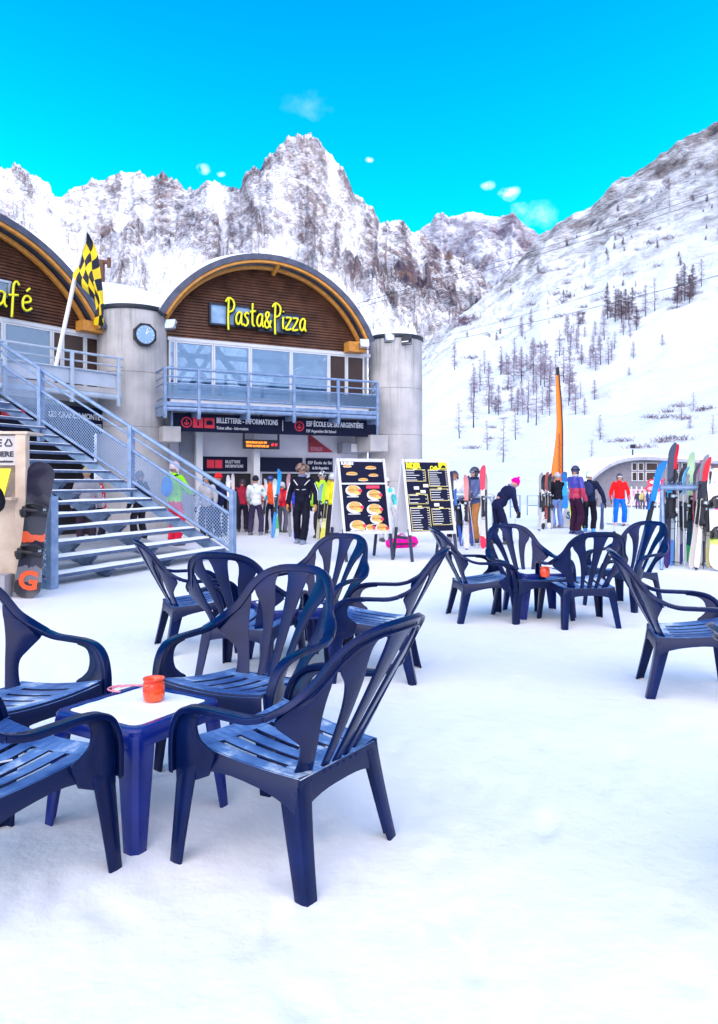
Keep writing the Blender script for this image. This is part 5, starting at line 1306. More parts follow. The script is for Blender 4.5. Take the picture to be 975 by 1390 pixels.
XS = [((900,766),(902,640),(.6,.62,.66),(.7,.1,.15),'slim silver ski with a red end, left part of the right rack'),((908,767),(905,628),(.03,.03,.05),(.35,.38,.45),'slim black ski behind the dark pair of the right rack'),((919,768),(925,632),(.7,.68,.62),(.05,.05,.08),'slim cream ski with a black tip in the right rack'),
 ((924,766),(931,645),(.1,.1,.35),(.5,.5,.55),'slim indigo ski in the middle of the right rack'),((930,769),(928,634),(.6,.6,.62),(.1,.4,.6),'slim white ski with a turquoise tip in the right rack'),((942,768),(943,630),(.45,.05,.12),(.03,.03,.04),'slim crimson ski with a black tip in the right rack'),
 ((950,770),(953,636),(.55,.57,.6),(.2,.2,.24),'slim grey ski in the right half of the right rack'),((954,768),(963,630),(.02,.03,.09),(.75,.75,.7),'slim navy ski with a white tip in the right rack'),((962,771),(958,644),(.65,.55,.2),(.05,.05,.06),'slim ochre ski near the right end of the right rack'),((969,768),(970,634),(.1,.12,.2),(.5,.1,.1),'slim slate ski beside the white snowboard')]
for b, t, c1, c2, lab in XS:
    g = gnd(*b); ski(g, tp(t[0], t[1], max(g.y+.2, 11.95)), (random.Random(b[0]).uniform(-.8,.8),-1,0), lab, [c1, tuple(min(1,.5*u+.3) for u in c1), c1, c2], [0,.32,.5,.8], .075)
# centre rack
CYR = gnd(670, 738).y
rk = empty('ski_rack', tuple(gnd(670, 738)), 0, 'pale grey ski rack with a rounded corner right of the menu boards', 'ski rack')
mb = MB(); pa = [gnd(671, 738), pix(671, 690, CYR), pix(668, 678, CYR), pix(658, 673, CYR), pix(560, 672, CYR), pix(548, 676, CYR), pix(546, 688, CYR), pix(546, 734, CYR)]
mb.tube(smooth_path(pa, 4), .055, 10); under(mb.build('rack_frame', M['steel_light'], None, smooth=True), rk)
mb = MB(); zs = []
for k in range(21): zs.append(pix(560+k*5, 672 if k % 2 else 667, CYR)-Vector((0,.03,0)))
mb.tube(zs, .016, 6); under(mb.build('ski_hook', M['steel_light'], None, smooth='auto'), rk)
for b, t, cols, stops, w_, lab in (((634,747),(633,645),[(.1,.1,.25),(.65,.62,.65),(.7,.25,.25)],[0,.1,.6],.10,'white and salmon ski left of the person with brown trousers'),
  ((656,745),(655,632),[(.85,.02,.08),(.62,.60,.56),(.75,.05,.10)],[0,.22,.78],.12,'tall white ski with red tip and red tail in front of the brown trousers'),
  ((641,742),(636,646),[(.02,.05,.25),(.02,.03,.10)],[0,.5],.08,'narrow navy ski beside the salmon ski'),
  ((660,743),(659,640),[(.04,.04,.06),(.35,.3,.28)],[0,.7],.09,'dark ski just right of the tall red-tipped one'),
  ((618,742),(612,640),[(.65,.02,.05),(.5,.5,.52),(.03,.03,.06)],[0,.07,.5],.10,'grey and black ski beside the skier in white'),
  ((627,742),(616,664),[(.03,.1,.45),(.05,.2,.6)],[0,.6],.08,'thin blue ski crossing in front of the skier in white')):
    g = gnd(*b); ski(g, tp(t[0], t[1], g.y+.15), (random.Random(b[0]).uniform(-.5,.5),-1,0), lab, cols, stops, w_)
for k, (b, t) in enumerate((((626,744),(634,668)),((645,744),(636,672)),((650,744),(660,665)),((631,742),(641,668)))):
    g = gnd(*b); pole(g, tp(t[0], t[1], g.y+.1), 'slanting ski pole leaning on the centre rack below its bar', (.5,.53,.6), (.02,.02,.03), 'poles leaning on the centre rack')
# far rack left of the orange banner
for k, (b, t) in enumerate((((733,718),(734,642)),((738,719),(737,645)),((743,718),(742,641)),((747,719),(746,643)),((751,718),(750,646)),((740,717),(741,648)))):
    g = gnd(*b); g.y += .05*k; ski(g, tp(t[0], t[1], g.y+.25), (.2,-1,0), ['whitish ski at the left end of the small cluster beside the orange banner','black and white ski in the cluster beside the orange banner','red and white patterned ski in the cluster beside the orange banner','white ski with black blocks in the cluster beside the orange banner','silver ski nearest the man in jeans','dark ski at the back of the cluster beside the orange banner'][k],
        [[(.6,.6,.62),(.4,.4,.45)],[(.02,.02,.03),(.6,.6,.6),(.02,.02,.03),(.6,.6,.6),(.02,.02,.03)],[(.6,.6,.6),(.6,.1,.08),(.65,.62,.6),(.4,.08,.06)],[(.65,.65,.68),(.03,.03,.04),(.65,.65,.68),(.03,.03,.04)],[(.45,.46,.5),(.2,.2,.25)],[(.03,.03,.04),(.1,.1,.12)]][k],
        [[0,.5],[0,.2,.4,.6,.8],[0,.25,.5,.75],[0,.2,.5,.75],[0,.6],[0,.6]][k], .11)
pole(gnd(731,722), tp(741,696, gnd(731,722).y+.3), 'short slanting ski pole left of the small ski cluster', group='ski poles')
# boards resting between the chatting group
g = gnd(769, 716); snowboard(g, tp(776, 680, g.y+.15), (-.3,-1,0), 'white snowboard with a blue S propped between the man in jeans and the crimson jacket', [(.72,.73,.75),(.72,.73,.75)], [0,.5], .38, False, fig=[('S', (.03,.14,.35), .36, .30)])
g = gnd(782, 717); snowboard(g, tp(781, 685, g.y+.1), (.2,-1,0), 'neon yellow snowboard standing behind the crimson jacket skier', [(.75,.9,.0),(.72,.85,.0)], [0,.5], .40, False)
g = gnd(811, 722); ski(g, tp(807, 676, g.y), (.5,-1,0), 'white ski held by the man in the navy jacket', [(.7,.7,.72),(.1,.1,.12)], [0,.8], .14, bind=False)
g = gnd(817, 719); ski(g, tp(818, 680, g.y), (.5,-1,0), 'dark blue ski held by the man in the navy jacket', [(.02,.04,.12),(.05,.08,.2)], [0,.8], .14, bind=False)

# ------------------------------------------------------------------ orange feather banner
bY2 = 25.0
bn = empty('feather_banner', tuple(gnd(748, 706)), 0, 'tall orange feather banner with a black tip on a bent mast', 'banner')
cen = [(757.5,498),(759,520),(761.5,550),(763,585),(763,620),(763,655),(762,690)]; lef = [(755,499),(754.5,520),(755,550),(755.5,580),(752.5,612),(748,645),(745,690)]
ia = smooth_path([tuple(pix(x, y, bY2)) for x, y in lef], 5); ob_ = smooth_path([tuple(pix(x, y, bY2+.05)) for x, y in cen], 5)
mb = MB(); mb.strip(ia, ob_, [(0,1,0)]*len(ia), .012)
m = band_mat('banner_cloth', [(.85,.15,.005),(.9,.19,.006),(.02,.02,.02)], [0,.3,.992], 5.0, .7, .02); 
under(mb.build('banner_cloth', m, None, smooth=True), bn)
mb = MB(); mb.tube([tuple(p+Vector((.02,0,0))) for p in ob_]+[gnd(762,706)], .022, 6); under(mb.build('mast', M['black'], None, smooth=True), bn)
mb = MB()
for k, s_ in enumerate('YTINAM'): 
    pass
zz = []
for k in range(30):
    q = random.Random(k); zz.append(pix(759.5+(1.4 if k % 2 else -1.2)*q.uniform(.5,1.2), 588+k*3.1+q.uniform(-.6,.6), bY2-.02))
mb.tube(zz, .013, 5)
under(mb.build('banner_print', INK, None), bn)

# ------------------------------------------------------------------ low round-roofed building on the right
lbY = 62.0
lb_ = empty('lift_station', tuple(pix(880, 690, lbY)), 0, 'low grey building with a curved snowy roof behind the ski rack', 'building')
zb_ = gz(25, lbY)-.3
out = smooth_path([tuple(pix(x, y, lbY)) for x, y in ((788,665),(800,650),(816,636),(834,626),(855,621),(880,620),(930,623),(990,626),(1060,629))], 4)
poly = [(p.x, p.z) for p in out]+[(out[-1].x, zb_), (out[0].x, zb_)]
mb = MB(); mb.prism(poly, lambda u, v, w_: Vector((u, lbY+.3+w_, v-.25)), 9); under(mb.build('wall', mat('grey_render', (.20,.19,.22), .8, var=.1, bump=.1), None), lb_)
mb = MB(); k = len(out); vs = []
for p in out: vs += [(p.x, lbY-.5, p.z-.28), (p.x, lbY-.5, p.z-.02), (p.x, lbY+9.5, p.z-.02), (p.x, lbY+9.5, p.z-.28)]
mb.add(vs, [(4*i+j, 4*i+(j+1)%4, 4*i+4+(j+1)%4, 4*i+4+j) for i in range(k-1) for j in range(4)]+[(0,1,2,3)]); ro = under(mb.build('roof', mat('grey_roof_edge', (.35,.36,.42), .6), None, smooth='auto'), lb_)
mb = MB(); vs = []
for p in out: vs += [(p.x, lbY-.35, p.z-.01), (p.x, lbY-.3, p.z+.14), (p.x, lbY+9.4, p.z+.14)]
mb.add(vs, [(3*i+j, 3*i+j+1, 3*i+4+j, 3*i+3+j) for i in range(k-1) for j in range(2)]); under(mb.build('roof_snow', M['snow_cap'], None, smooth=True), ro)
for x0, x1 in ((858,865),(866.5,874),(877,893),(905,922),(926,944)):
    for y0, y1 in ((628,639),(640.5,653)):
        fo_ = MB(); p0 = pix(x0, y1, lbY+.2); p1 = pix(x1, y0, lbY+.2); fo_.box(((p0.x+p1.x)/2, lbY+.27, (p0.z+p1.z)/2), (p1.x-p0.x, .1, p1.z-p0.z)); w2 = under(fo_.build('window', M['white_paint'], None), lb_)
        f3 = MB(); f3.box(((p0.x+p1.x)/2, lbY+.20, (p0.z+p1.z)/2), (p1.x-p0.x-.12, .05, p1.z-p0.z-.12)); under(f3.build('pane', M['glass_dark'], None), w2)
# queue fence with pink netting and the red arrow signs
nY = 56.0
def netm(name, c1, c2): return mat(name, c1, .7, color2=c2, vscale=3.5, contrast=(.42,.58))
nf = empty('queue_fence', tuple(pix(860, 688, nY)), 0, 'pale fence hung with pink netting in front of the low building', 'fence')
mb = MB(); p0, p1 = pix(850, 686, nY), pix(905, 664, nY); mb.box(((p0.x+p1.x)/2, nY, (p0.z+p1.z)/2), (p1.x-p0.x, .03, p1.z-p0.z)); under(mb.build('netting', netm('pink_netting', (.75,.30,.42), (.75,.72,.75)), None), nf)
for x in range(850, 906, 7):
    mb = MB(); p = pix(x, 664, nY); mb.tube([(p.x, nY-.05, gz(p.x, nY)-.1), (p.x, nY-.05, p.z+.2)], .05, 6); under(mb.build('fence_post', M['white_paint'], None, smooth='auto'), nf)
for x0, x1, y0, y1, lab in ((878,900,652,657,'white arrow sign with a red border, upper of the two near the low building'), (875,897,660,666,'pink arrow sign just below the upper arrow sign')):
    sgn = empty('arrow_sign', tuple(pix(888, 660, nY-3)), 0, lab, 'sign', 'arrow signs'); Yq = nY-3
    pts = [(x0,(y0+y1)/2),(x0+5,y0-1.5),(x1,y0-1.5),(x1,y1+1.5),(x0+5,y1+1.5)]; P = [pix(x, y, Yq) for x, y in pts]
    mb = MB(); mb.prism([(p.x, p.z) for p in P], lambda u, v, w_: Vector((u, Yq+w_, v)), .05); under(mb.build('sign_panel', M['sign_red'], None), sgn)
    mb = MB(); c = Vector((sum(p.x for p in P)/5, 0, sum(p.z for p in P)/5)); mb.prism([(c.x+(p.x-c.x)*.72, c.z+(p.z-c.z)*.55) for p in P], lambda u, v, w_: Vector((u, Yq-.01+w_, v)), .008); under(mb.build('arrow_field', M['cream'] if y0 < 655 else mat('pink_field', (.75,.35,.4), .6), None), sgn)
    mb = MB(); p = pix((x0+x1)/2, y1, Yq); mb.tube([(p.x, Yq+.08, gz(p.x, Yq)-.1), (p.x, Yq+.08, p.z+.5)], .05, 6); under(mb.build('sign_post', M['steel_light'], None), sgn)
# small barriers on the snow field
for x0, x1, y, Yq, lab in ((693,706,686,30,'small pale blue barrier in the distance right of the woman in navy'), (716,731,686,34,'small blue barrier beside the distant ski cluster')):
    br = empty('snow_barrier', tuple(pix(x0, y, Yq)), 0, lab, 'barrier', 'small barriers'); p0, p1 = pix(x0, y+4, Yq), pix(x1, y-3, Yq)
    z0_ = gz(p0.x, Yq)
    mb = MB(); mb.tube([(p0.x, Yq, z0_), (p0.x, Yq, z0_+.9), (p1.x, Yq, z0_+.9), (p1.x, Yq, z0_)], .03, 6); mb.tube([(p0.x, Yq, z0_+.45), (p1.x, Yq, z0_+.45)], .02, 6); under(mb.build('barrier_frame', M['steel'], None), br)
# lamp on the slope and lift cables
p = pix(859, 628, 75); r0 = empty('slope_lamp', (p.x, 75, gz(p.x, 75)), 0, 'small dark lamp on a thin pole above the low building', 'lamp')
mb = MB(); mb.tube([(0,0,-.5), (0,0,pix(859,610,75).z-gz(p.x,75))], .07, 6); mb.build('lamp_pole', M['steel_dark'], r0); mb = MB(); mb.box((0,0,pix(859,606,75).z-gz(p.x,75)), (.45,.3,.4)); mb.build('lamp_head', M['black'], r0, bevel=.03)
for (x0, y0, Y0, x1, y1, Y1, r_, lab) in ((486,412,260,1000,250,330,.10,'upper lift cable crossing in front of the bright valley snow'), (486,418,262,1000,258,335,.09,'second lift cable just below the upper one'), (570,470,230,1010,365,120,.05,'lower lift cable sagging across the right-hand slope'), (572,464,232,820,395,170,.05,'thin lowest strand of cable left of the dark tree clump')):
    A, B = pix(x0, y0, Y0), pix(x1, y1, Y1); mb = MB()
    mb.tube([A.lerp(B, k/24)-Vector((0,0,math.sin(math.pi*k/24)*(B-A).length*.006)) for k in range(25)], r_, 5); tag(mb.build('lift_cable', M['steel_dark'], None), lab, 'cable', 'lift cables')

# ------------------------------------------------------------------ people
def wobble(o, amp, sc, seed=0.0):
    me = o.data
    for v in me.vertices:
        n = noise.fractal(Vector((v.co.x*sc+seed, v.co.y*sc, v.co.z*sc*.6)), .8, 2, 3); v.co += v.normal*n*amp
def limb(mb, pts, rad, n=10):
    mb.tube(smooth_path(pts, 4) if len(pts) > 2 else pts, [rad[0]+(rad[-1]-rad[0])*k/max(1, (len(smooth_path(pts, 4)) if len(pts) > 2 else 2)-1) for k in range(len(smooth_path(pts, 4)) if len(pts) > 2 else 2)], n)
    mb.ell(pts[0], (rad[0],)*3, 10, 7); mb.ell(pts[-1], (rad[-1],)*3, 10, 7)
def hand(side, curl=.6):
    """glove pointing down (-z), thumb towards +y, five fingers"""
    mb = MB(); mb.ell((0,0,-.045), (.022,.043,.055), 10, 8)
    for k, (y, L_) in enumerate(((.032,.072),(.011,.082),(-.011,.076),(-.031,.060))):
        z0 = -.085; c = curl*.9
        pts = [(0,y,z0), (side*-.010*c,y,z0-L_*.42), (side*-.036*c,y,z0-L_*.72), (side*-.055*c,y,z0-L_*(1-.35*c))]
        mb.tube(smooth_path(pts, 2), .0125, 7); mb.ell(pts[-1], (.0125,)*3, 7, 5)
    pts = [(0,.030,-.03), (side*-.012,.058,-.055), (side*-.030,.062,-.088)]; mb.tube(smooth_path(pts, 2), .0145, 7); mb.ell(pts[-1], (.0145,)*3, 7, 5)
    return mb
PAT = {}
def pattern(key, base, spots, vs, lo=.5, hi=.53):
    if key not in PAT: PAT[key] = mat('patterned_fabric', base, .6, color2=spots, vscale=vs, contrast=(lo, hi), bump=.3, bscale=22)
    return PAT[key]
def person(base, heading, H, label, jacket, trousers, head=('helmet', (.02,.02,.03)), gloves=(.02,.02,.025), boots=(.05,.05,.06), lean_=0, armL=None, armR=None, legs=None,
           headturn=0, nod=0, goggles=None, stripes=None, backpack=None, group=None, long_hem=0, scarf=None, female=False):
    s = H/1.78; vx = .021 if base[1] < 30 else .045; root = empty('person', tuple(base), R(heading), label, 'person', group)
    def J(p): return Vector(p)*s
    hipz = .93
    def tilt(p):
        v = Vector(p)
        if lean_ and v.z > hipz:
            d = v-Vector((0,0,hipz)); d = Matrix.Rotation(-R(lean_), 3, 'X') @ d; v = d+Vector((0,0,hipz))
        return v*s
    lg = legs or ((-.12,.02),(.12,-.03)); kn = []; feet = []
    for sgn, (x, y) in zip((-1,1), lg):
        hip = J((sgn*.095, 0, .92)); ank = J((x, y, .11)); dist = (hip-ank).length; maxl = .83*s
        mid = (hip+ank)/2; bend = math.sqrt(max(.0004, (maxl/2)**2-(dist/2)**2)) if dist < maxl else .02; kn.append(mid+Vector((sgn*.02,min(bend,.25),0))); feet.append(ank)
    shw = .185 if not female else .165
    shL, shR = tilt((-shw,0,1.42)), tilt((shw,0,1.42))
    def arm(a, sgn):
        a = a or ((sgn*.27,-.02,1.14),(sgn*.28,.08,.90)); return tilt(a[0]), tilt(a[1])
    elL, wrL = arm(armL, -1); elR, wrR = arm(armR, 1)
    hc = tilt((0,.02,1.64)); nk = tilt((0,0,1.50))
    HM = Matrix.Rotation(R(headturn), 3, 'Z') @ Matrix.Rotation(-R(nod+lean_*.5), 3, 'X')
    def hp(p): return hc + (HM @ (Vector(p)*s))
    # body
    mb = MB()
    for p, r_ in (((0,.0,0),(.076,.094,.112)),((0,.028,-.055),(.056,.062,.060)),((0,-.02,.02),(.078,.085,.09))): mb.ell(hp(p), tuple(q*s for q in r_), 16, 12, HM.to_euler())
    mb.ell(hp((0,.097,-.012)), (.013*s,.022*s,.024*s), 8, 6, HM.to_euler())
    mb.ell(hp((0,.084,-.052)), (.026*s,.013*s,.010*s), 8, 6, HM.to_euler())
    for sgn in (-1,1): mb.ell(hp((sgn*.078,-.005,-.01)), (.012*s,.022*s,.030*s), 8, 6, HM.to_euler())
    limb(mb, [hp((0,-.01,-.08)), nk, tilt((0,0,1.40))], [.052*s,.06*s])
    mb.ell(tilt((0,0,1.28)), (.14*s,.09*s,.20*s), 12, 8); mb.ell(tilt((0,0,1.02)), (.13*s,.09*s,.16*s), 12, 8)
    for sh, el, wr in ((shL,elL,wrL),(shR,elR,wrR)):
        limb(mb, [sh, el, wr], [.045*s,.028*s]); mb.ell(wr+(wr-el).normalized()*.04*s, (.03*s,.03*s,.045*s), 8, 6)
    for k in (0,1): limb(mb, [J(((-1,1)[k]*.09,0,.92)), kn[k], feet[k]], [.07*s,.045*s]); mb.ell(feet[k]+J((0,.05,-.04)), (.035*s,.09*s,.03*s), 8, 6)
    body = mb.build('body', M['skin'], root, remesh=vx*s, smoothit=3)
    for sgn in (-1,1):
        e = MB(); e.ell(hp((sgn*.030,.082,.010)), (.012*s,.008*s,.008*s), 8, 6, HM.to_euler()); e.build('eye', M['black'], root, smooth=True)
    # jacket
    jm = jacket if not isinstance(jacket, tuple) else cm(jacket)
    mb = MB(); k = .93 if female else 1
    mb.ell(tilt((0,0,1.30)), (.195*s*k,.135*s*k,.185*s), 16, 12); mb.ell(tilt((0,.01,1.12)), (.175*s*k,.135*s*k,.20*s), 16, 12); mb.ell(tilt((0,.0,.97-long_hem)), (.185*s*k,.140*s*k,.13*s), 16, 12)
    mb.tube([tilt((0,0,1.35)), tilt((0,0,1.47)), tilt((0,.005,1.535))], [.12*s,.085*s,.078*s], 14)
    for sh, el, wr in ((shL,elL,wrL),(shR,elR,wrR)):
        mb.ell(sh-(Vector((0,0,.02))*s), (.082*s,.082*s,.085*s), 10, 8); limb(mb, [sh, el, wr], [.078*s*k,.058*s*k], 12); mb.ell(el, (.067*s*k,)*3, 10, 8)
    jk = mb.build('jacket', jm, root, remesh=vx*s, smoothit=4); wobble(jk, .014*s, 9, H*7)
    # trousers
    mb = MB(); mb.ell(J((0,-.005,.93)), (.160*s*k,.125*s,.12*s), 14, 10)
    for q in (0,1):
        limb(mb, [J(((-1,1)[q]*.085,0,.90)), kn[q], feet[q]+J((0,0,.03))], [.098*s*k,.082*s], 12); mb.ell(kn[q], (.085*s,)*3, 10, 8); mb.ell(feet[q]+J((0,.01,.02)), (.090*s,.098*s,.06*s), 10, 8)
    tm = trousers if not isinstance(trousers, tuple) else cm(trousers)
    tr = mb.build('trousers', tm, root, remesh=vx*s, smoothit=3); wobble(tr, .014*s, 8, H*3)
    for q in (0,1):
        mb = MB(); f_ = feet[q]; mb.ell(f_+J((0,.06,-.055)), (.055*s,.15*s,.052*s), 12, 8); mb.box(f_+J((0,.05,-.09)), (.10*s,.29*s,.035*s)); mb.tube([f_+J((0,0,-.06)), f_+J((0,-.01,.06))], [.062*s,.07*s], 10)
        mb.build('boot', cm(boots, .35, 'boot_shell'), root, remesh=vx*.85*s, smoothit=2)
    # gloves with fingers
    for sgn, el, wr in ((-1,elL,wrL),(1,elR,wrR)):
        g_ = hand(sgn); d = (wr-el).normalized(); q = Vector((0,0,-1)).rotation_difference(d).to_matrix()
        g_.v = [tuple(wr+d*.015*s+(q @ Vector(p))*s*1.12) for p in g_.v]; g_.build('glove', cm(gloves, .6), root, smooth=True)
    # headgear
    kind, hcol = head[0], head[1]
    hm = hcol if not isinstance(hcol, tuple) else cm(hcol, .35 if kind == 'helmet' else .8, 'helmet_shell' if kind == 'helmet' else 'cloth')
    if kind == 'helmet':
        mb = MB(); n_, m_ = 22, 12; vs = []
        for i in range(m_+1):
            th = math.pi*.60*i/m_
            for j in range(n_):
                a = 2*math.pi*j/n_; fr = max(0, math.sin(a)); th2 = th*(1-.27*fr); r_ = .118 if True else 0
                vs.append(hp((.105*math.sin(th2)*math.cos(a), -.012+.124*math.sin(th2)*math.sin(a), .015+.128*math.cos(th2))))
        mb.add(vs, [(i*n_+j, i*n_+(j+1)%n_, (i+1)*n_+(j+1)%n_, (i+1)*n_+j) for i in range(m_) for j in range(n_)])
        for sgn in (-1,1): mb.ell(hp((sgn*.088,-.01,-.045)), (.022*s,.05*s,.05*s), 8, 6)
        mb.build('helmet', hm, root, smooth=True)
    elif kind == 'beanie':
        mb = MB(); mb.ell(hp((0,-.012,.045)), (.094*s,.110*s,.105*s), 16, 10); mb.tube([hp((.094*math.cos(a), -.012+.110*math.sin(a), .018)) for a in [2*math.pi*q/18 for q in range(19)]], .016*s, 6)
        b = mb.build('beanie', hm, root, remesh=.012*s, smoothit=2)
        if len(head) > 2: mb = MB(); mb.ell(hp((0,-.02,.165)), (.032*s,)*3); mb.build('bobble', head[2] if not isinstance(head[2], tuple) else cm(head[2]), root, smooth=True)
    elif kind == 'fur':
        mb = MB(); mb.ell(hp((0,-.01,.075)), (.118*s,.130*s,.078*s), 18, 12); mb.ell(hp((0,.09,.065)), (.10*s,.040*s,.055*s), 12, 8)
        for sgn in (-1,1): mb.ell(hp((sgn*.112,-.01,.02)), (.038*s,.060*s,.075*s), 12, 8)
        b = mb.build('fur_hat', mat('brown_fur', (.07,.04,.035), .9, color2=(.38,.26,.22), vscale=16, contrast=(.42,.58), bump=.8, bscale=60), root, remesh=.010*s, smoothit=1); wobble(b, .03*s, 42)
    elif kind == 'hair':
        mb = MB(); mb.ell(hp((0,-.018,.03)), (.088*s,.10*s,.10*s), 14, 10); b = mb.build('hair', hm, root, smooth=True); wobble(b, .008*s, 40)
    if goggles:
        mb = MB(); A = [hp((.088*math.sin(a), -.005+.102*math.cos(a)*(1.0), .018)) for a in [R(-62+124*q/12) for q in range(13)]]
        mb.tube(A, .026*s, 8); mb.build('goggles', cm(goggles, .15, 'goggle_lens'), root, smooth=True)
        mb = MB(); A = [hp((.110*math.sin(a), -.012+.128*math.cos(a), .03)) for a in [R(60+240*q/16) for q in range(17)]]; mb.tube(A, .011*s, 6); mb.build('goggle_strap', cm(gloves, .6), root, smooth=True)
    if scarf: mb = MB(); mb.tube([tilt((.075*math.cos(a), .01+.08*math.sin(a), 1.515)) for a in [2*math.pi*q/14 for q in range(15)]], .032*s, 8); mb.build('scarf', cm(scarf), root, smooth=True)
    if stripes:
        for sgn in (-1,1):
            mb = MB(); P = [tilt((sgn*.08,.125,1.30)), tilt((sgn*.13,.118,1.36)), tilt((sgn*.185,.075,1.42))]; mb.tube(smooth_path(P, 4), .011*s, 5); mb.build('jacket_stripe', cm(stripes), root, smooth=True)
            sh, el, wr = (shL,elL,wrL) if sgn < 0 else (shR,elR,wrR); o_ = Vector((sgn*.062,.035,0))*s; mb = MB(); mb.tube([sh.lerp(el,.25)+o_*1.2, el+o_, el.lerp(wr,.7)+o_*.95], .011*s, 5); mb.build('jacket_stripe', cm(stripes), root, smooth=True)
        mb = MB(); mb.tube([tilt((-.11,.142,1.21)), tilt((-.03,.152,1.20))], .007*s, 5); mb.build('pocket_zip', cm(stripes), root); mb = MB(); mb.tube([tilt((.04,.152,1.20)), tilt((.11,.142,1.21))], .007*s, 5); mb.build('pocket_zip', cm(stripes), root)
    if backpack:
        mb = MB(); mb.ell(tilt((0,-.20,1.25)), (.145*s,.095*s,.22*s), 14, 10); mb.ell(tilt((0,-.26,1.16)), (.10*s,.06*s,.11*s), 12, 8); mb.build('backpack', cm(backpack), root, remesh=vx*.85*s, smoothit=3)
        for sgn in (-1,1):
            mb = MB(); mb.tube(smooth_path([tilt((sgn*.10,-.15,1.43)), tilt((sgn*.11,-.01,1.495)), tilt((sgn*.115,.135,1.38)), tilt((sgn*.12,.13,1.18)), tilt((sgn*.13,-.1,1.08))], 4), .017*s, 6); mb.build('backpack_strap', M['black'], root, smooth=True)
    # contact: rest the soles on the snow
    return root, (lambda p: Vector(base)+(Matrix.Rotation(R(heading), 3, 'Z') @ p)), (wrL, wrR)
def stand(x, yfeet): 
    g = gnd(x, yfeet); g.z += .005; return g
QG = 'people queuing outside the ticket office'
person(stand(411,738), 168, 1.74, 'man in a black jacket and brown fur hat walking across the snow', (.008,.009,.022), (.008,.009,.020), ('fur', None), gloves=(.55,.28,.08), boots=(.20,.24,.34), stripes=(.72,.74,.80), legs=((-.07,.16),(.13,-.10)), armL=((-.30,.0,1.15),(-.33,.10,.90)), armR=((.31,-.08,1.15),(.33,.02,.90)), nod=18, scarf=(.15,.17,.28))
person(stand(347,727), -8, 1.50, 'person in a white and teal patterned jacket seen from behind, skis beside', pattern('teal', (.70,.74,.76), (.02,.32,.36), 9, .56, .60), (.045,.035,.085), ('beanie', (.02,.02,.035)), gloves=(.4,.42,.45), boots=(.15,.16,.2), armL=((-.26,.10,1.14),(-.24,.26,.98)), armR=((.28,.08,1.14),(.26,.22,.98)), legs=((-.16,0),(.17,0)))
person(stand(237,741), -35, 1.78, 'skier in neon green with a blue backpack and red trousers behind the stairs', (.28,.80,.02), (.80,.02,.06), ('helmet', (.62,.50,.55)), backpack=(.01,.20,.62), gloves=(.02,.02,.03), armL=((-.30,.02,1.18),(-.28,.20,1.02)), armR=((.30,.10,1.18),(.22,.30,1.12)))
person(stand(281,731), 160, 1.52, 'person in a light grey jacket and dark helmet queuing behind the stair railing', (.42,.42,.46), (.03,.03,.06), ('helmet', (.03,.03,.04)), group=QG, goggles=(.3,.3,.35))
person(stand(297,729), 120, 1.56, 'person in a navy jacket with a bright red hat behind the foot of the stairs', (.012,.018,.07), (.015,.02,.06), ('beanie', (.75,.02,.03)), group=QG, armR=((.28,.12,1.15),(.15,.28,1.05)))
person(stand(118,742), 30, 1.66, 'person with a beige hat glimpsed under the staircase', (.45,.42,.46), (.05,.03,.05), ('beanie', (.70,.52,.28)), group=QG)
person(stand(136,738), -60, 1.52, 'person in a red and white jacket glimpsed under the staircase', pattern('rw', (.65,.03,.05), (.7,.7,.72), 4, .48, .50), (.03,.03,.05), ('helmet', (.7,.7,.72)), group=QG)
person(stand(190,736), 60, 1.60, 'person in dark clothes standing behind the lower stair treads', (.02,.02,.04), (.02,.02,.03), ('helmet', (.1,.1,.12)), group=QG)
person(stand(329,722), 10, 1.42, 'person in a dark red jacket half hidden left of the white patterned jacket', (.35,.02,.05), (.02,.02,.035), ('helmet', (.05,.03,.06)), group=QG, armL=((-.32,.1,1.18),(-.42,.2,1.02)))
person(stand(367,724), 20, 1.50, 'person in an orange-red jacket and blue helmet queuing behind the pillar', (.85,.10,.03), (.02,.02,.045), ('helmet', (.03,.06,.25)), group=QG, goggles=(.3,.35,.4))
person(stand(383,723), -20, 1.34, 'person in a crimson jacket beside the tall blue ski', (.75,.02,.05), (.12,.12,.16), ('helmet', (.5,.5,.55)), group=QG, backpack=(.55,.03,.05))
person(stand(311,727), 200, 1.40, 'person in a black jacket between the red hat and the stair post', (.02,.02,.035), (.03,.03,.05), ('helmet', (.65,.65,.68)), group=QG)
person(stand(438,731), 40, 1.60, 'skier in a lime green jacket and striped beanie behind the man in black', (.42,.85,.03), (.03,.03,.04), ('beanie', pattern('stripe', (.65,.66,.7), (.03,.03,.04), 30, .49, .51)), group=QG, armR=((.30,.12,1.14),(.30,.30,1.0)))
person(stand(451,730), -15, 1.55, 'skier in a yellow jacket at the left edge of the burger menu easel', (.85,.75,.02), (.06,.05,.08), ('helmet', (.5,.52,.55)), group=QG)
person(stand(524,735), 200, 1.45, 'person in a white and turquoise jacket seen between the two menu easels', pattern('wt', (.7,.74,.76), (.05,.55,.55), 5, .5, .54), (.5,.52,.58), ('helmet', (.7,.7,.72)), group=QG)
person(stand(617,734), 172, 1.60, 'skier in a white jacket with small red marks right of the menu easels', pattern('wred', (.74,.74,.78), (.75,.10,.18), 7, .63, .66), (.012,.014,.035), ('helmet', (.03,.03,.05)), goggles=(.45,.12,.05), gloves=(.03,.03,.04), boots=(.3,.3,.35), female=True)
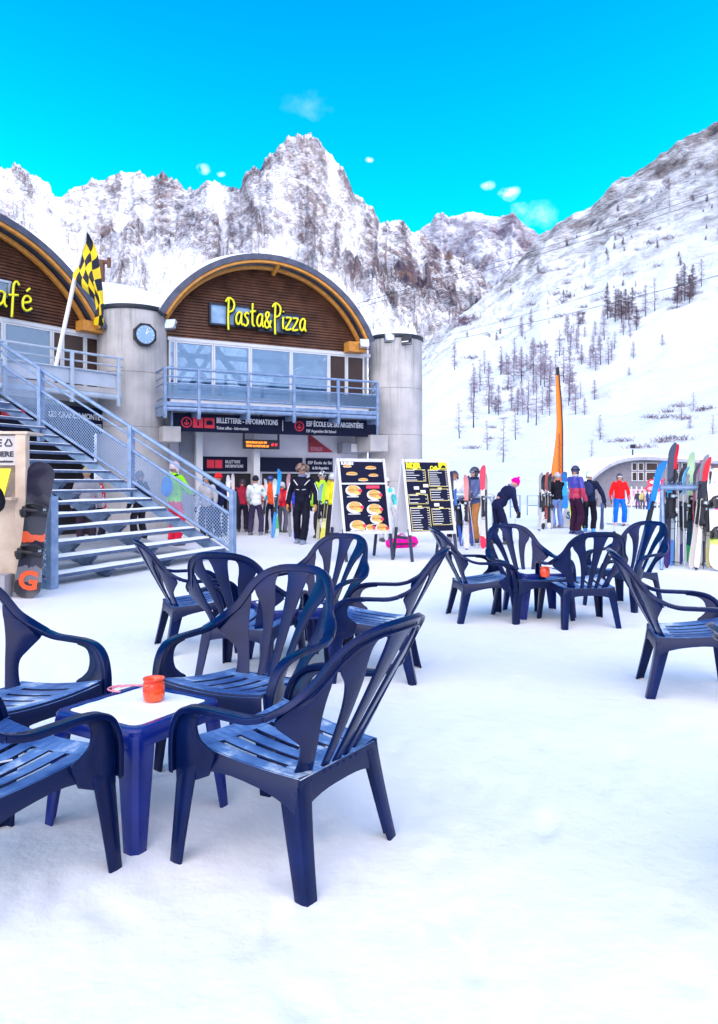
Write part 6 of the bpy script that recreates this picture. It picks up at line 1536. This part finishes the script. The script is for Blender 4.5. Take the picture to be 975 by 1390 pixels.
person(stand(645,737), 110, 1.68, 'person in a slate blue jacket and brown trousers behind the centre rack', (.10,.13,.28), (.48,.20,.07), ('helmet', (.03,.035,.06)), scarf=(.02,.03,.08), goggles=(.15,.2,.3), armL=((-.26,.14,1.16),(-.22,.30,1.04)), armR=((.28,.12,1.14),(.24,.28,1.0)))
_, wfn, (wl, wr) = person(stand(675,739), -70, 1.62, 'woman in a navy ski suit and magenta hat bending forward over her poles', (.010,.014,.055), (.010,.014,.055), ('beanie', (.95,.0,.30), (.95,.0,.30)), lean_=42, nod=22, legs=((-.16,-.02),(.14,.16)), armL=((-.22,.18,1.28),(-.20,.22,.93)), armR=((.20,.22,1.22),(.18,.42,1.12)), scarf=(.25,.22,.38), female=True)
p = wfn(wr); pole(gnd(692, 741), p+Vector((.02,0,.05)), 'ski pole planted by the woman in the magenta hat', (.4,.42,.5), group='poles held by skiers')
person(stand(757,717), 20, 1.60, 'man in a black jacket and blue jeans with a blue board under his arm', (.010,.010,.018), (.16,.25,.52), ('beanie', (.45,.45,.5)), boots=(.2,.2,.25), armR=((.24,.10,1.2),(.14,.24,1.32)), armL=((-.26,.10,1.14),(-.2,.24,1.02)))
b0 = stand(757,717); snowboard(b0+Vector((.22,.02,.55)), b0+Vector((.20,.05,1.62)), (.3,-1,0), 'bright blue short board held upright by the man in jeans', [(.01,.22,.65),(.02,.35,.75),(.01,.12,.4)], [0,.4,.8], .20, False)
person(stand(781,725), -60, 1.76, 'tall skier in a blue-hooded crimson jacket and dark trousers', band_mat('crimson_blue_jacket', [(.38,.008,.06),(.03,.03,.30)], [0,.66], 1.9, .6, .08), (.030,.008,.030), ('helmet', (.02,.03,.09)), goggles=(.25,.2,.1), boots=(.02,.03,.12), scarf=(.4,.4,.45), armL=((-.24,.12,1.18),(-.14,.30,1.10)))
person(stand(800,722), -25, 1.62, 'skier in a dark navy jacket with white and green helmet', (.010,.016,.055), (.008,.008,.018), ('helmet', pattern('hel', (.7,.72,.72), (.03,.55,.25), 5, .5, .53)), boots=(.02,.25,.6), armR=((.34,.06,1.16),(.42,.10,.88)), armL=((-.26,.1,1.15),(-.2,.28,1.1)), backpack=(.02,.03,.09))
_, wfn, (wl, wr) = person(stand(841,713), 180, 1.60, 'skier in a bright red jacket and blue trousers standing on skis near the low building', (.90,.012,.015), (.005,.14,.75), ('helmet', (.05,.05,.07)), goggles=(.5,.5,.52), boots=(.65,.45,.45), legs=((-.16,0),(.16,0)), armL=((-.29,.02,1.14),(-.30,.06,.92)), armR=((.29,.02,1.14),(.30,.06,.92)))
g = stand(841,713)
for s_, lab in ((-1,'left'),(1,'right')):
    o = bpy.data.objects.new('ski', None); COL.objects.link(o); tag(o, 'ski worn by the skier in red on the '+lab+' side of the photo', 'ski', 'skis worn by the skier in red')
    make_board_mesh(1.6, .09, .016, .08, band_mat('ski_graphic', [(.3,.35,.45),(.6,.62,.66)], [0,.6], 1.6), 'ski_board', o, .72, False); lean(o, g+Vector((s_*.145,.75,.02)), (0,-1,-.0), (0,0,1))
    x = 829 if s_ < 0 else 853
for x0, x1, lab in ((838,833,'left'),(848,850,'right')):
    gg = gnd(x0+4*(1 if lab == 'right' else -1), 724); pole(gg, wfn(wr if lab == 'left' else wl)+Vector((0,-.05,.08)), lab+' ski pole of the skier in red', (.5,.52,.55), (.1,.3,.6), 'poles held by skiers')
# distant skiers by the pink netting
for k, (x, Yq, c1, c2, lab) in enumerate(((866,54,(.05,.05,.08),(.1,.1,.2),'tiny distant skier in black by the netting'),(872,53,(.55,.45,.2),(.1,.1,.12),'tiny distant skier in ochre by the netting'),(879,52.5,(.03,.06,.2),(.04,.08,.25),'tiny distant skier in navy by the arrow signs'),(884,53,(.03,.10,.3),(.03,.05,.2),'tiny distant skier in blue by the arrow signs'))):
    X = (x-CX)/F_PX*Yq; person((X, Yq, gz(X, Yq)), 150+40*k, 1.35, lab, c1, c2, ('helmet', (.1,.1,.12)), group='distant skiers')
# sleeve of someone standing at the very edge of the frame
person((pix(-47,700,7.9).x, 7.9, 0), 190, 1.78, 'person in a black coat at the left edge, only an arm in view', (.008,.008,.014), (.012,.012,.02), ('beanie', (.03,.03,.04)), armL=((-.33,-.02,1.16),(-.28,.14,1.02)))
# skis carried by or standing among the queue
for b, t, cols, stops, w_, lab in (((370,731),(381,637),[(.05,.25,.6),(.01,.30,.80)],[0,.3],.10,'tall bright blue ski slanting in the queue left of the man in black'),
  ((357,727),(362,650),[(.6,.6,.62),(.7,.7,.72)],[0,.5],.08,'white ski upright between the patterned jacket and the orange jacket'),
  ((394,729),(391,642),[(.3,.3,.34),(.55,.3,.35)],[0,.6],.09,'pinkish grey ski just left of the man in black'),
  ((318,733),(316,643),[(.5,.3,.3),(.7,.6,.6)],[0,.5],.08,'pale pink ski beside the stair post'),
  ((312,734),(310,645),[(.65,.65,.68),(.75,.75,.78)],[0,.5],.09,'white ski left of the pale pink one beside the stair post'),
  ((437,735),(447,652),[(.75,.7,.1),(.85,.8,.3),(.8,.7,.0)],[0,.3,.7],.11,'yellow ski held beside the lime green jacket'),
  ((431,734),(436,656),[(.7,.65,.4),(.3,.5,.6)],[0,.5],.08,'pale ski in front of the lime green jacket'),
  ((402,733),(398,668),[(.02,.05,.45),(.03,.05,.5)],[0,.5],.10,'dark blue ski tail behind the legs of the man in black'),
  ((376,727),(373,650),[(.55,.7,.6),(.1,.5,.2),(.7,.72,.72)],[0,.2,.4],.12,'white and green ski in the middle of the queue')):
    g = gnd(*b); ski(g, tp(t[0], t[1], g.y+.1), (random.Random(b[0]).uniform(-.5,.5),-1,0), lab, cols, stops, w_, .12, 'skis in the ticket queue')
# magenta bag on the snow behind the second easel
g = gnd(545, 744); mb = MB(); mb.ell((0,0,.10), (.34,.16,.13), 18, 10); mb.ell((.2,.02,.13), (.16,.12,.12)); mb.tube([(-.15,0,.2),(0,-.02,.30),(.15,0,.2)], .015, 6)
bg_ = empty('sports_bag', tuple(g), R(10), 'magenta sports bag lying on the snow between the menu easels', 'bag'); o = mb.build('bag_body', cm((.85,.01,.35)), bg_, remesh=.015, smoothit=3); wobble(o, .03, 7)
mb = MB(); mb.box((0,-.165,.10), (.5,.02,.03)); mb.build('bag_strap', M['black'], bg_)

# ------------------------------------------------------------------ bare larches on the slope
M['bark'] = mat('larch_bark', (.045,.03,.045), .9, var=.3, vscale=.8)
M['twig'] = mat('frosted_larch_twigs', (.17,.13,.18), .9, color2=(.46,.41,.50), vscale=.5, contrast=(.3,.7))
M['twig_dark'] = mat('dark_larch_twigs', (.07,.045,.06), .9, color2=(.20,.14,.17), vscale=.5)
def larch(seed, Ht=12.0, dens=1.0, tw='twig'):
    rd = random.Random(seed); r0 = bpy.data.objects.new('larch_tree', None); COL.objects.link(r0)
    tk = MB(); pts = []; x = y = 0
    for k in range(9):
        pts.append((x, y, Ht*k/8-.3)); x += rd.uniform(-.12,.12); y += rd.uniform(-.12,.12)
    tk.tube(pts, [.19*(1-k/8.6) for k in range(9)], 6); tk.build('trunk', M['bark'], r0, smooth=True)
    cr = MB(); n = int(170*dens)
    for k in range(n):
        t = .16+.83*rd.random()**.85; z = Ht*t; q = t*8; i = min(7, int(q)); f = q-i
        c = Vector(pts[i]).lerp(Vector(pts[i+1]), f); a = rd.uniform(0, 6.283); L_ = Ht*.25*(1.10-t)**.75*rd.uniform(.45,1.1)
        d = Vector((math.cos(a), math.sin(a), rd.uniform(-.15,.25)))
        P = [c, c+d*L_*.5+Vector((0,0,-.02*L_)), c+d*L_+Vector((0,0,rd.uniform(-.12,.12)*L_))]
        cr.tube(P, [.045,.03,.012], 3, caps=False)
        for m_ in range(rd.randint(5,9)):
            s_ = rd.uniform(.25,.98); b0 = c+d*L_*s_; e = Vector((rd.uniform(-1,1), rd.uniform(-1,1), rd.uniform(-.9,.35))).normalized()*L_*rd.uniform(.15,.38)
            cr.tube([b0, b0+e], [.030,.014], 3, caps=False)
    cr.build('crown', M[tw], r0, fixn=False)
    return r0
protos = {}
def get_proto(kind):
    if kind not in protos: protos[kind] = larch(*{'a':(1,12,1.0),'b':(2,12,.75),'c':(3,12,1.3),'d':(4,12,.45),'e':(5,12,1.6,'twig_dark'),'f':(6,12,1.2,'twig_dark')}[kind])
    else: return copy_tree(protos[kind])
    return protos[kind]
def hill_hit(x, y):
    az = math.degrees(math.atan((x-CX)/F_PX)); r = HR0
    while r < 560:
        z = hill_z(az, r); Y = r*math.cos(R(az)); py = HZ-(z-CAM_H)/Y*F_PX
        if py <= y: return Vector((r*math.sin(R(az)), Y, z)), Y
        r += 1.0
    return None, None
LT = [ # x, y foot, height px, kind, label, group
 (825,434,46,'e','dark','up'),(835,438,48,'f','dark','up'),(844,439,46,'e','dark','up'),(854,442,44,'f','dark','up'),(864,449,34,'e','dark','up'),(850,434,44,'e','dark','up'),(876,430,46,'b','dark','up'),(889,423,48,'d','dark','up'),(858,428,40,'e','dark','up'),(840,430,40,'f','dark','up'),
 (919,419,50,'e','dark','ur'),(930,410,54,'f','dark','ur'),(941,404,46,'e','dark','ur'),(952,390,40,'b','dark','ur'),(925,408,44,'a','dark','ur'),(936,412,40,'e','dark','ur'),
 (771,464,40,'a','frost','mid'),(760,484,38,'b','frost','mid'),(820,462,44,'a','frost','mid'),(805,491,38,'c','frost','mid'),(815,496,44,'a','frost','mid'),(826,496,40,'b','frost','mid'),(860,487,26,'a','frost','mid'),(899,470,18,'a','frost','mid'),(786,444,24,'f','dark','mid'),(791,440,18,'e','dark','mid'),(783,474,30,'c','frost','mid'),
 (664,562,76,'a','frost','low'),(643,581,72,'d','frost','low'),(680,510,42,'b','frost','low'),(698,519,46,'b','frost','low'),(724,517,62,'a','frost','low'),(734,523,62,'c','frost','low'),(746,542,60,'b','frost','low'),(773,545,78,'c','frost','low'),(717,574,66,'d','frost','low'),(728,578,66,'d','frost','low'),(673,562,26,'e','dark','low'),(658,508,34,'b','frost','low'),(807,545,30,'c','frost','low'),(854,511,14,'a','frost','low'),(788,541,26,'d','frost','low'),(690,530,50,'a','frost','low'),(652,532,46,'b','frost','low'),(741,510,52,'a','frost','low'),(765,520,52,'b','frost','low'),(708,512,44,'c','frost','low'),
 (683,628,62,'d','frost','foot'),(624,596,52,'d','frost','foot'),(700,598,50,'d','frost','foot'),(662,612,44,'d','frost','foot'),(640,560,40,'b','frost','foot'),
 (815,598,38,'b','frost','lone'),(803,621,26,'d','frost','lone'),(926,572,30,'d','frost','lone'),(941,557,28,'d','frost','lone'),(937,583,22,'a','frost','lone'),(968,590,30,'d','frost','lone')]
names = {'up':'in the dark clump above the middle of the right slope','ur':'in the dark clump high up at the right','mid':'on the open middle of the right slope','low':'in the frosted wood behind the orange banner','foot':'at the misty foot of the right slope','lone':'standing apart on the lower right slope'}
rd = random.Random(11)
for k in range(80):
    x = rd.uniform(600, 975); top = interp([(600,445),(690,372),(770,302),(870,240),(975,170)], x); y = top+rd.uniform(24, 150)+max(0,(x-760))*.1*rd.random(); 
    if y < 480: LT.append((x, y, rd.uniform(5,13), rd.choice('eefab'), 'small', 'scat'))
for k in range(34):
    x = rd.gauss(725, 42); y = 520+rd.uniform(-28, 50); LT.append((x, y, rd.uniform(24,46), rd.choice('abcd'), 'frost', 'low'))
for k in range(24):
    x = rd.gauss(800, 70); y = rd.uniform(425, 505); LT.append((x, y, rd.uniform(14,30), rd.choice('abc'), 'frost', 'mid'))
names['scat'] = 'among the scattered ones below the rocky crest'
cnt = {}
for (x, y, hpx, kind, look, grp) in LT:
    p, Y = hill_hit(x, y)
    if p is None: continue
    o = get_proto(kind); Ht = hpx/F_PX*Y; k = Ht/12
    o.location = p-Vector((0,0,.2)); o.rotation_euler = (0,0,rd.uniform(0,6.28)); wk = min(1.5, max(.75, (40/max(hpx, 10))**.25)) if hpx > 20 else 1.4; o.scale = (k*wk, k*wk, k)
    lab = {'dark':'dark bare larch ','frost':'pale frosted larch ','small':'small dark tree '}[look]+names[grp]
    tag(o, lab, 'tree', 'larches '+names[grp]+(' dark' if look == 'dark' else ''))
# low bushes poking through the snow
M['bush'] = mat('bare_bush', (.07,.04,.06), .9, color2=(.20,.13,.17), vscale=.6)
bp_ = []
for sd_ in range(3):
    rb = random.Random(50+sd_); mb = MB()
    for k in range(60):
        a = rb.uniform(0, 6.283); L_ = rb.uniform(.5,1.3); c = Vector((rb.gauss(0,.9), rb.gauss(0,.5), -.1)); d = Vector((math.cos(a)*.5, math.sin(a)*.5, rb.uniform(.4,1))).normalized(); mb.tube([c, c+d*L_], [.035,.01], 3, caps=False)
    o = mb.build('bare_bush', M['bush'], None, fixn=False); o['used'] = 0; bp_.append(o)
spots = [(640+rd.uniform(-16,22), 438+rd.uniform(-6,6), 9) for _ in range(5)]
spots += [(900+rd.uniform(-20,70), 560+rd.uniform(-12,10), 8) for _ in range(7)]+[(870+rd.uniform(-30,80), 600+rd.uniform(-8,10), 9) for _ in range(5)]
spots += [(rd.uniform(640,960), 0, rd.uniform(4,8)) for _ in range(55)]
first = [True]*3
for i, (x, y, hp_) in enumerate(spots):
    if y == 0: y = interp([(600,445),(690,372),(770,302),(870,240),(975,170)], x)+rd.uniform(30, 210)
    p, Y = hill_hit(x, y)
    if p is None: continue
    q = i % 3; o = bp_[q] if first[q] else bp_[q].copy()
    if not first[q]: COL.objects.link(o)
    first[q] = False
    s_ = hp_/F_PX*Y/1.2; o.location = p; o.scale = (s_*1.5, s_*1.5, s_); o.rotation_euler = (0,0,rd.uniform(0,6.28)); tag(o, 'low bare bush poking through the snow of the right-hand slope', 'bush', 'bushes on the slope')
for o in bp_:
    if 'used' in o: del o['used']


# ------------------------------------------------------------------ sky, sun, camera
SUN_AZ, SUN_EL = 103.0, 25.0      # azimuth clockwise from the view direction (+Y)
w = bpy.data.worlds.new('World'); scene.world = w; w.use_nodes = True
N = w.node_tree.nodes; L = w.node_tree.links; bg = N['Background']
sky = N.new('ShaderNodeTexSky'); sky.sky_type = 'NISHITA'; sky.sun_disc = False
sky.sun_elevation = R(SUN_EL); sky.sun_rotation = R(SUN_AZ); sky.altitude = 1200; sky.air_density = 1.0; sky.dust_density = .6; sky.ozone_density = 1.0
hs = N.new('ShaderNodeHueSaturation'); hs.inputs['Hue'].default_value = .468; hs.inputs['Saturation'].default_value = 1.75; hs.inputs['Value'].default_value = 1.5
L.new(sky.outputs[0], hs.inputs['Color'])
tc = N.new('ShaderNodeTexCoord')
def math_node(op, a, b=None, clamp=False):
    n = N.new('ShaderNodeMath'); n.operation = op; n.use_clamp = clamp
    for i, v in enumerate((a, b)):
        if v is None: continue
        if isinstance(v, (int, float)): n.inputs[i].default_value = v
        else: L.new(v, n.inputs[i])
    return n.outputs[0]
hz_ = N.new('ShaderNodeSeparateXYZ'); L.new(tc.outputs['Generated'], hz_.inputs[0]); hm_ = N.new('ShaderNodeMapRange'); hm_.inputs[1].default_value = .18; hm_.inputs[2].default_value = .62; hm_.inputs[3].default_value = .452; hm_.inputs[4].default_value = .497
L.new(hz_.outputs['Z'], hm_.inputs[0]); L.new(hm_.outputs[0], hs.inputs['Hue'])
# added white fill in the unseen sky behind the viewer, whitens the shaded snow
sep = N.new('ShaderNodeSeparateXYZ'); L.new(tc.outputs['Generated'], sep.inputs[0])
nb = N.new('ShaderNodeTexNoise'); nb.inputs['Scale'].default_value = 2.2; nb.inputs['Detail'].default_value = 5; L.new(tc.outputs['Generated'], nb.inputs['Vector'])
back = N.new('ShaderNodeMapRange'); back.inputs[1].default_value = .12; back.inputs[2].default_value = -.75; L.new(sep.outputs['Y'], back.inputs[0])
fill_veil = math_node('MULTIPLY', back.outputs[0], math_node('ADD', nb.outputs['Fac'], .45), True)
mixv = N.new('ShaderNodeMixRGB'); L.new(fill_veil, mixv.inputs[0]); L.new(hs.outputs[0], mixv.inputs[1]); mixv.inputs[2].default_value = (14.7,13.8,14.6,1)
# the few small white clouds over the peaks
nc = N.new('ShaderNodeTexNoise'); nc.inputs['Scale'].default_value = 55; nc.inputs['Detail'].default_value = 8; nc.inputs['Roughness'].default_value = .6; L.new(tc.outputs['Generated'], nc.inputs['Vector'])
last = mixv.outputs[0]
nw = N.new('ShaderNodeTexNoise'); nw.inputs['Scale'].default_value = 38; nw.inputs['Detail'].default_value = 6; L.new(tc.outputs['Generated'], nw.inputs['Vector'])
for (x, y, rad, amt) in ((691,264,.016,.8),(662,252,.010,.6),(276,228,.011,.55),(300,237,.006,.4),(502,217,.006,.9),(732,292,.028,.22),(706,284,.014,.25),(418,142,.03,.06)):
    d = Vector(((x-CX)/F_PX, 1, (HZ-y)/F_PX)).normalized()
    vs = N.new('ShaderNodeVectorMath'); vs.operation = 'SUBTRACT'; L.new(tc.outputs['Generated'], vs.inputs[0]); vs.inputs[1].default_value = d
    vm = N.new('ShaderNodeVectorMath'); vm.operation = 'MULTIPLY'; L.new(vs.outputs[0], vm.inputs[0]); vm.inputs[1].default_value = (1,1,1.6)
    wv_ = N.new('ShaderNodeVectorMath'); wv_.operation = 'MULTIPLY_ADD'; L.new(nw.outputs['Color'], wv_.inputs[0]); wv_.inputs[1].default_value = (rad*1.6,)*3; wv_.inputs[2].default_value = (-rad*.8,)*3; av = N.new('ShaderNodeVectorMath'); av.operation = 'ADD'; L.new(vm.outputs[0], av.inputs[0]); L.new(wv_.outputs[0], av.inputs[1]); vm = av
    ln = N.new('ShaderNodeVectorMath'); ln.operation = 'LENGTH'; L.new(vm.outputs[0], ln.inputs[0])
    q = math_node('SUBTRACT', 1.0, math_node('DIVIDE', ln.outputs['Value'], rad), True)
    q = math_node('MULTIPLY', q, math_node('MULTIPLY', math_node('SUBTRACT', nc.outputs['Fac'], .36, True), 4.5*amt), True)
    mx = N.new('ShaderNodeMixRGB'); L.new(q, mx.inputs[0]); L.new(last, mx.inputs[1]); mx.inputs[2].default_value = (9.0,9.3,9.6,1); last = mx.outputs[0]
L.new(last, bg.inputs['Color']); bg.inputs['Strength'].default_value = .15

sl = bpy.data.lights.new('sun', 'SUN'); sl.energy = 2.0; sl.angle = R(.5); sl.color = (1,.93,.82)
so = bpy.data.objects.new('sun', sl); COL.objects.link(so)
sd = Vector((math.sin(R(SUN_AZ))*math.cos(R(SUN_EL)), math.cos(R(SUN_AZ))*math.cos(R(SUN_EL)), math.sin(R(SUN_EL))))
so.rotation_euler = sd.to_track_quat('Z', 'Y').to_euler(); so.location = sd*3000

cd = bpy.data.cameras.new('camera'); cam = bpy.data.objects.new('camera', cd); COL.objects.link(cam); scene.camera = cam
cam.location = (0,0,CAM_H); cam.rotation_euler = (R(90),0,0)
cd.sensor_fit = 'VERTICAL'; cd.sensor_height = 36; cd.lens = F_PX/1390*36; cd.shift_y = -(695-HZ)/1390
cd.clip_start = .05; cd.clip_end = 9000
scene.view_settings.view_transform = 'Standard'; scene.view_settings.look = 'None'; scene.view_settings.gamma = 1; scene.view_settings.use_curve_mapping = False
scene.view_settings.exposure = 1.0
bpy.data.scenes.remove(TMP)
scene.render.engine = 'CYCLES'; scene.cycles.max_bounces = 6; scene.cycles.transparent_max_bounces = 16
